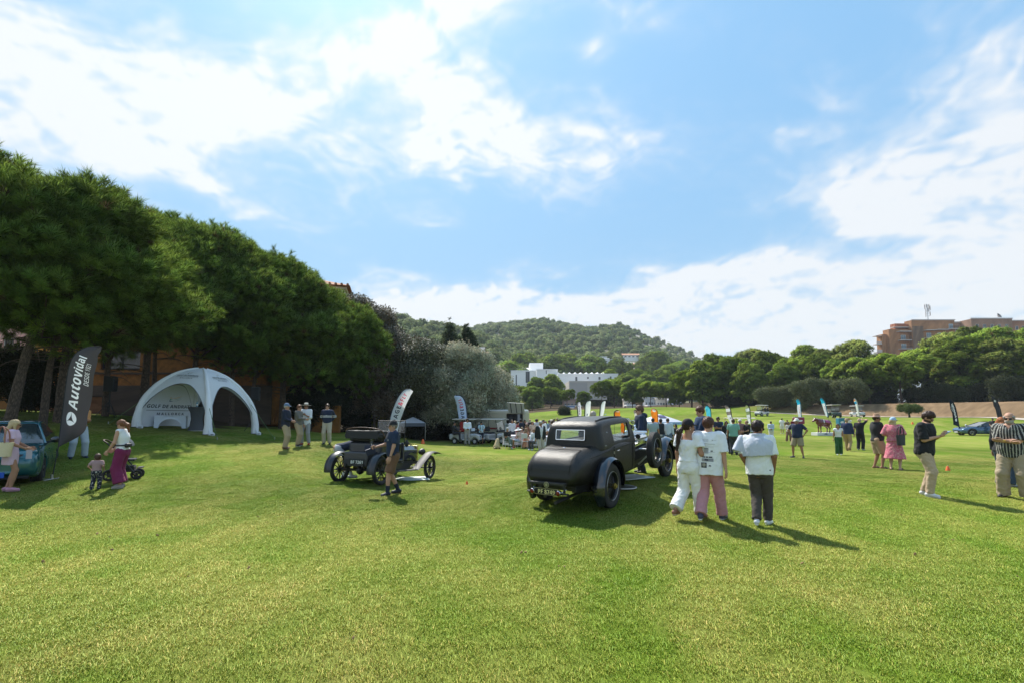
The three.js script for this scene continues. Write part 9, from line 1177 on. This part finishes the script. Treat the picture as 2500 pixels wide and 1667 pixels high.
{ const p = blonde.toWorld(blonde.inT(-0.26, 0.06, -0.12)); tote('straw coloured woven tote bag on the blonde woman’s shoulder', [p.x, p.y - 0.14, p.z], 4 * D2R, 0.46, 0.32, 0.18, new THREE.MeshStandardMaterial({ map: bagTex, roughness: 0.9, side: THREE.DoubleSide }), mat(lin(0.30, 0.13, 0.09), 0.7), 0.36); const q = blonde.hand(0), f = thing('leaflet', 'folded leaflet in the blonde woman’s hand', 'leaflet', [q.x + 0.03, q.y - 0.1, q.z + 0.03], 0.6); part('page', box(0.1, 0.21, 0.008), mat(lin(0.42, 0.36, 0.42)), f); }
{ const p = pinkDress.toWorld(pinkDress.inT(-0.22, 0.0, -0.2)); tote('dark grey shoulder bag on the woman in the pink dress', [p.x, p.y - 0.12, p.z], 12 * D2R, 0.32, 0.36, 0.14, mat(lin(0.03, 0.034, 0.036), 0.7, { side: THREE.DoubleSide }), mat(lin(0.025, 0.027, 0.03), 0.7), 0.3); }
{ const a = phoneMan.hand(0), b = phoneMan.hand(1), p = a.clone().add(b).multiplyScalar(0.5), t = thing('smartphone', 'smartphone held in both hands by the man in the black tee', 'phone', [p.x + 0.05, p.y + 0.045, p.z], 0.2); part('case', rbox(0.15, 0.012, 0.075, 0.005, 0, 0, 0, 0, 0, 0.35), mat(lin(0.25, 0.26, 0.28), 0.3), t); part('screen', rbox(0.14, 0.003, 0.068, 0.001, -0.002, 0.008, 0, 0, 0, 0.35), mat(lin(0.35, 0.42, 0.5), 0.1), t); }
{ const p = owner.hand(0), t = thing('wine_glass', 'stemmed glass held by the man in the brown shorts', 'glass', [p.x - 0.02, p.y + 0.02, p.z]); part('bowl', lathe([[0.006, 0.08], [0.03, 0.1], [0.038, 0.14], [0.032, 0.2]], 16), glass, t); part('stem', [rod([0, 0, 0], [0, 0.085, 0], 0.004), disc(0.032, 0.004, 0, 0.002, 0, 'y')], mat(lin(0.6, 0.62, 0.64), 0.1), t); const b = thing('booklet', 'dark blue booklet held under the glass by the man in brown shorts', 'booklet', [p.x - 0.04, p.y - 0.09, p.z], 0.5); part('cover', rbox(0.22, 0.16, 0.025, 0.004, 0, 0, 0, 0.3, 0, 0.35), mat(lin(0.014, 0.02, 0.07), 0.5), b); }
// ---- the party: chairs, cloths, dog
{
let first = null; seats.forEach(([px, d, yaw], i) => { const p = at(px, d, 0.0), n = ['white folding chair under the person in the black tee', 'white folding chair under the woman in the white sun hat', 'white folding chair under the woman in the coral dress', 'white folding chair under the woman in white', 'white folding chair under the woman with the straw hat'][i]; if (!first) { first = thing('folding_chair', n, 'chair', p, yaw * D2R, 'white chairs at the party tables'); const w = mat(lin(0.6, 0.6, 0.62), 0.5); part('seat', rbox(0.42, 0.03, 0.40, 0.01, 0, 0.43, -0.02), w, first); part('backrest', rbox(0.42, 0.3, 0.02, 0.008, 0, 0.78, -0.24, -0.12), w, first); for (const [a, b] of [[-0.2, 0.16], [0.2, 0.16], [-0.2, -0.22], [0.2, -0.22]]) part('leg', rod([a, 0, b], [a, b < 0 ? 0.9 : 0.44, b], 0.013), w, first); } else dup(first, p, yaw * D2R, n); });
[['white clothed table behind the seated group', 1252, 30.2], ['white clothed table between the seated woman and the blazer', 1296, 29.8], ['white clothed table beside the coupe, right of the blazer', 1336, 29.2], ['tall white table far back near the food van', 1268, 34]].forEach(([l, px, d]) => { const t = thing('clothed_table', l, 'table', at(px, d)); part('cloth', lathe([[0.66, 0.12], [0.63, 0.4], [0.60, 0.7], [0.58, 0.735], [0.001, 0.74]], 28), mat(lin(0.6, 0.58, 0.64), 0.9, { side: THREE.DoubleSide }), t); part('pedestal', [rod([0, 0, 0], [0, 0.73, 0], 0.04), disc(0.3, 0.03, 0, 0.015, 0, 'y')], steel, t); });
const d = 28.2, dg = thing('dog', 'cream fluffy dog sitting on the grass beside the right golf buggy', 'dog', at(1213, d), 160 * D2R), P = [cap(V(0, 0.16, -0.08), V(0, 0.40, 0.06), 0.15, 0.12), cap(V(0, 0.42, 0.07), V(0, 0.53, 0.12), 0.09, 0.09), cap(V(0, 0.53, 0.13), V(0, 0.50, 0.26), 0.075, 0.04), cap(V(-0.09, 0.34, 0.12), V(-0.09, 0.03, 0.16), 0.05, 0.035), cap(V(0.09, 0.34, 0.12), V(0.09, 0.03, 0.16), 0.05, 0.035), cap(V(-0.13, 0.12, -0.05), V(-0.15, 0.05, 0.14), 0.09, 0.05), cap(V(0.13, 0.12, -0.05), V(0.15, 0.05, 0.14), 0.09, 0.05), cap(V(0, 0.08, -0.18), V(0.08, 0.06, -0.36), 0.05, 0.03), cap(V(-0.08, 0.56, 0.11), V(-0.11, 0.44, 0.12), 0.03, 0.025), cap(V(0.08, 0.56, 0.11), V(0.11, 0.44, 0.12), 0.03, 0.025)]; part('body', meshOf(P, 0.018, 0.05, (x, y, z) => 0.012 * N3(x * 18, y * 12, z * 18)), mat(lin(0.50, 0.38, 0.22), 0.9), dg); part('nose', ball(0.018, 0, 0.51, 0.30), rubber, dg); part('collar', moved(new THREE.TorusGeometry(0.095, 0.012, 6, 18), 0, 0.45, 0.08, 1.2), mat(lin(0.2, 0.02, 0.02)), dg);
}
// ---- markers on the grass
{ const or = mat(lin(0.75, 0.13, 0.02), 0.5); [['orange marker peg on the lawn between the two old cars', 1141, 13.3, 0.10], ['orange disc marker on the lawn right of the man with the phone', 2307, 16.2, 0.17], ['small orange cone at the edge of the shade by the olive', 1033, 30.5, 0.30], ['tiny red marker on the green near the clipped tree', 2228, 56, 0.3]].forEach(([l, px, d, h]) => { const t = thing('marker_cone', l, 'marker', at(px, d)); part('cone', lathe([[h * 0.45, 0], [h * 0.44, h * 0.06], [h * 0.16, h], [0.001, h * 1.02]], 18), or, t); part('stake', rod([0, -0.05, 0], [0, h * 1.1, 0], 0.008), steel, t); });
[[1653, 62], [1664, 60], [1540, 66]].forEach(([px, d], i) => { const t = thing('marker_stake', ['thin dark stake on the green left of the ponytail woman', 'second thin stake just right of the first one', 'thin stake on the green behind the canopy'][i], 'stake', at(px, d)); part('shaft', rod([0, -0.1, 0], [0, 1.0, 0], 0.02), mat(lin(0.03, 0.04, 0.03)), t); part('tip', ball(0.03, 0, 1.0, 0), mat(lin(0.03, 0.04, 0.03)), t); });
const R = rngOf(99), lf = new THREE.InstancedMesh(new THREE.SphereGeometry(0.022, 6, 4).scale(1, 0.25, 0.6), mat(lin(0.20, 0.12, 0.05), 0.9), 60); for (let i = 0; i < 60; i++) { const d = 3.5 + 12 * R() * R() + 4 * R(), x = (R() - 0.5) * 2.2 * d; lf.setMatrixAt(i, M4().compose(V(x, G(x, d) + 0.022, -d), new THREE.Quaternion().setFromEuler(new THREE.Euler(R(), R() * 6, R())), V(1, 1, 1).multiplyScalar(0.5 + R()))); } lf.name = 'fallen_leaves'; lf.userData = { kind: 'stuff', label: 'scattered dry brown leaves on the lawn', category: 'leaves' }; scene.add(lf); }
scene.traverse((o) => { if (o.isMesh) o.castShadow = o.receiveShadow = true; });
renderer.setSize(1024, 682);
renderer.render(scene, camera);
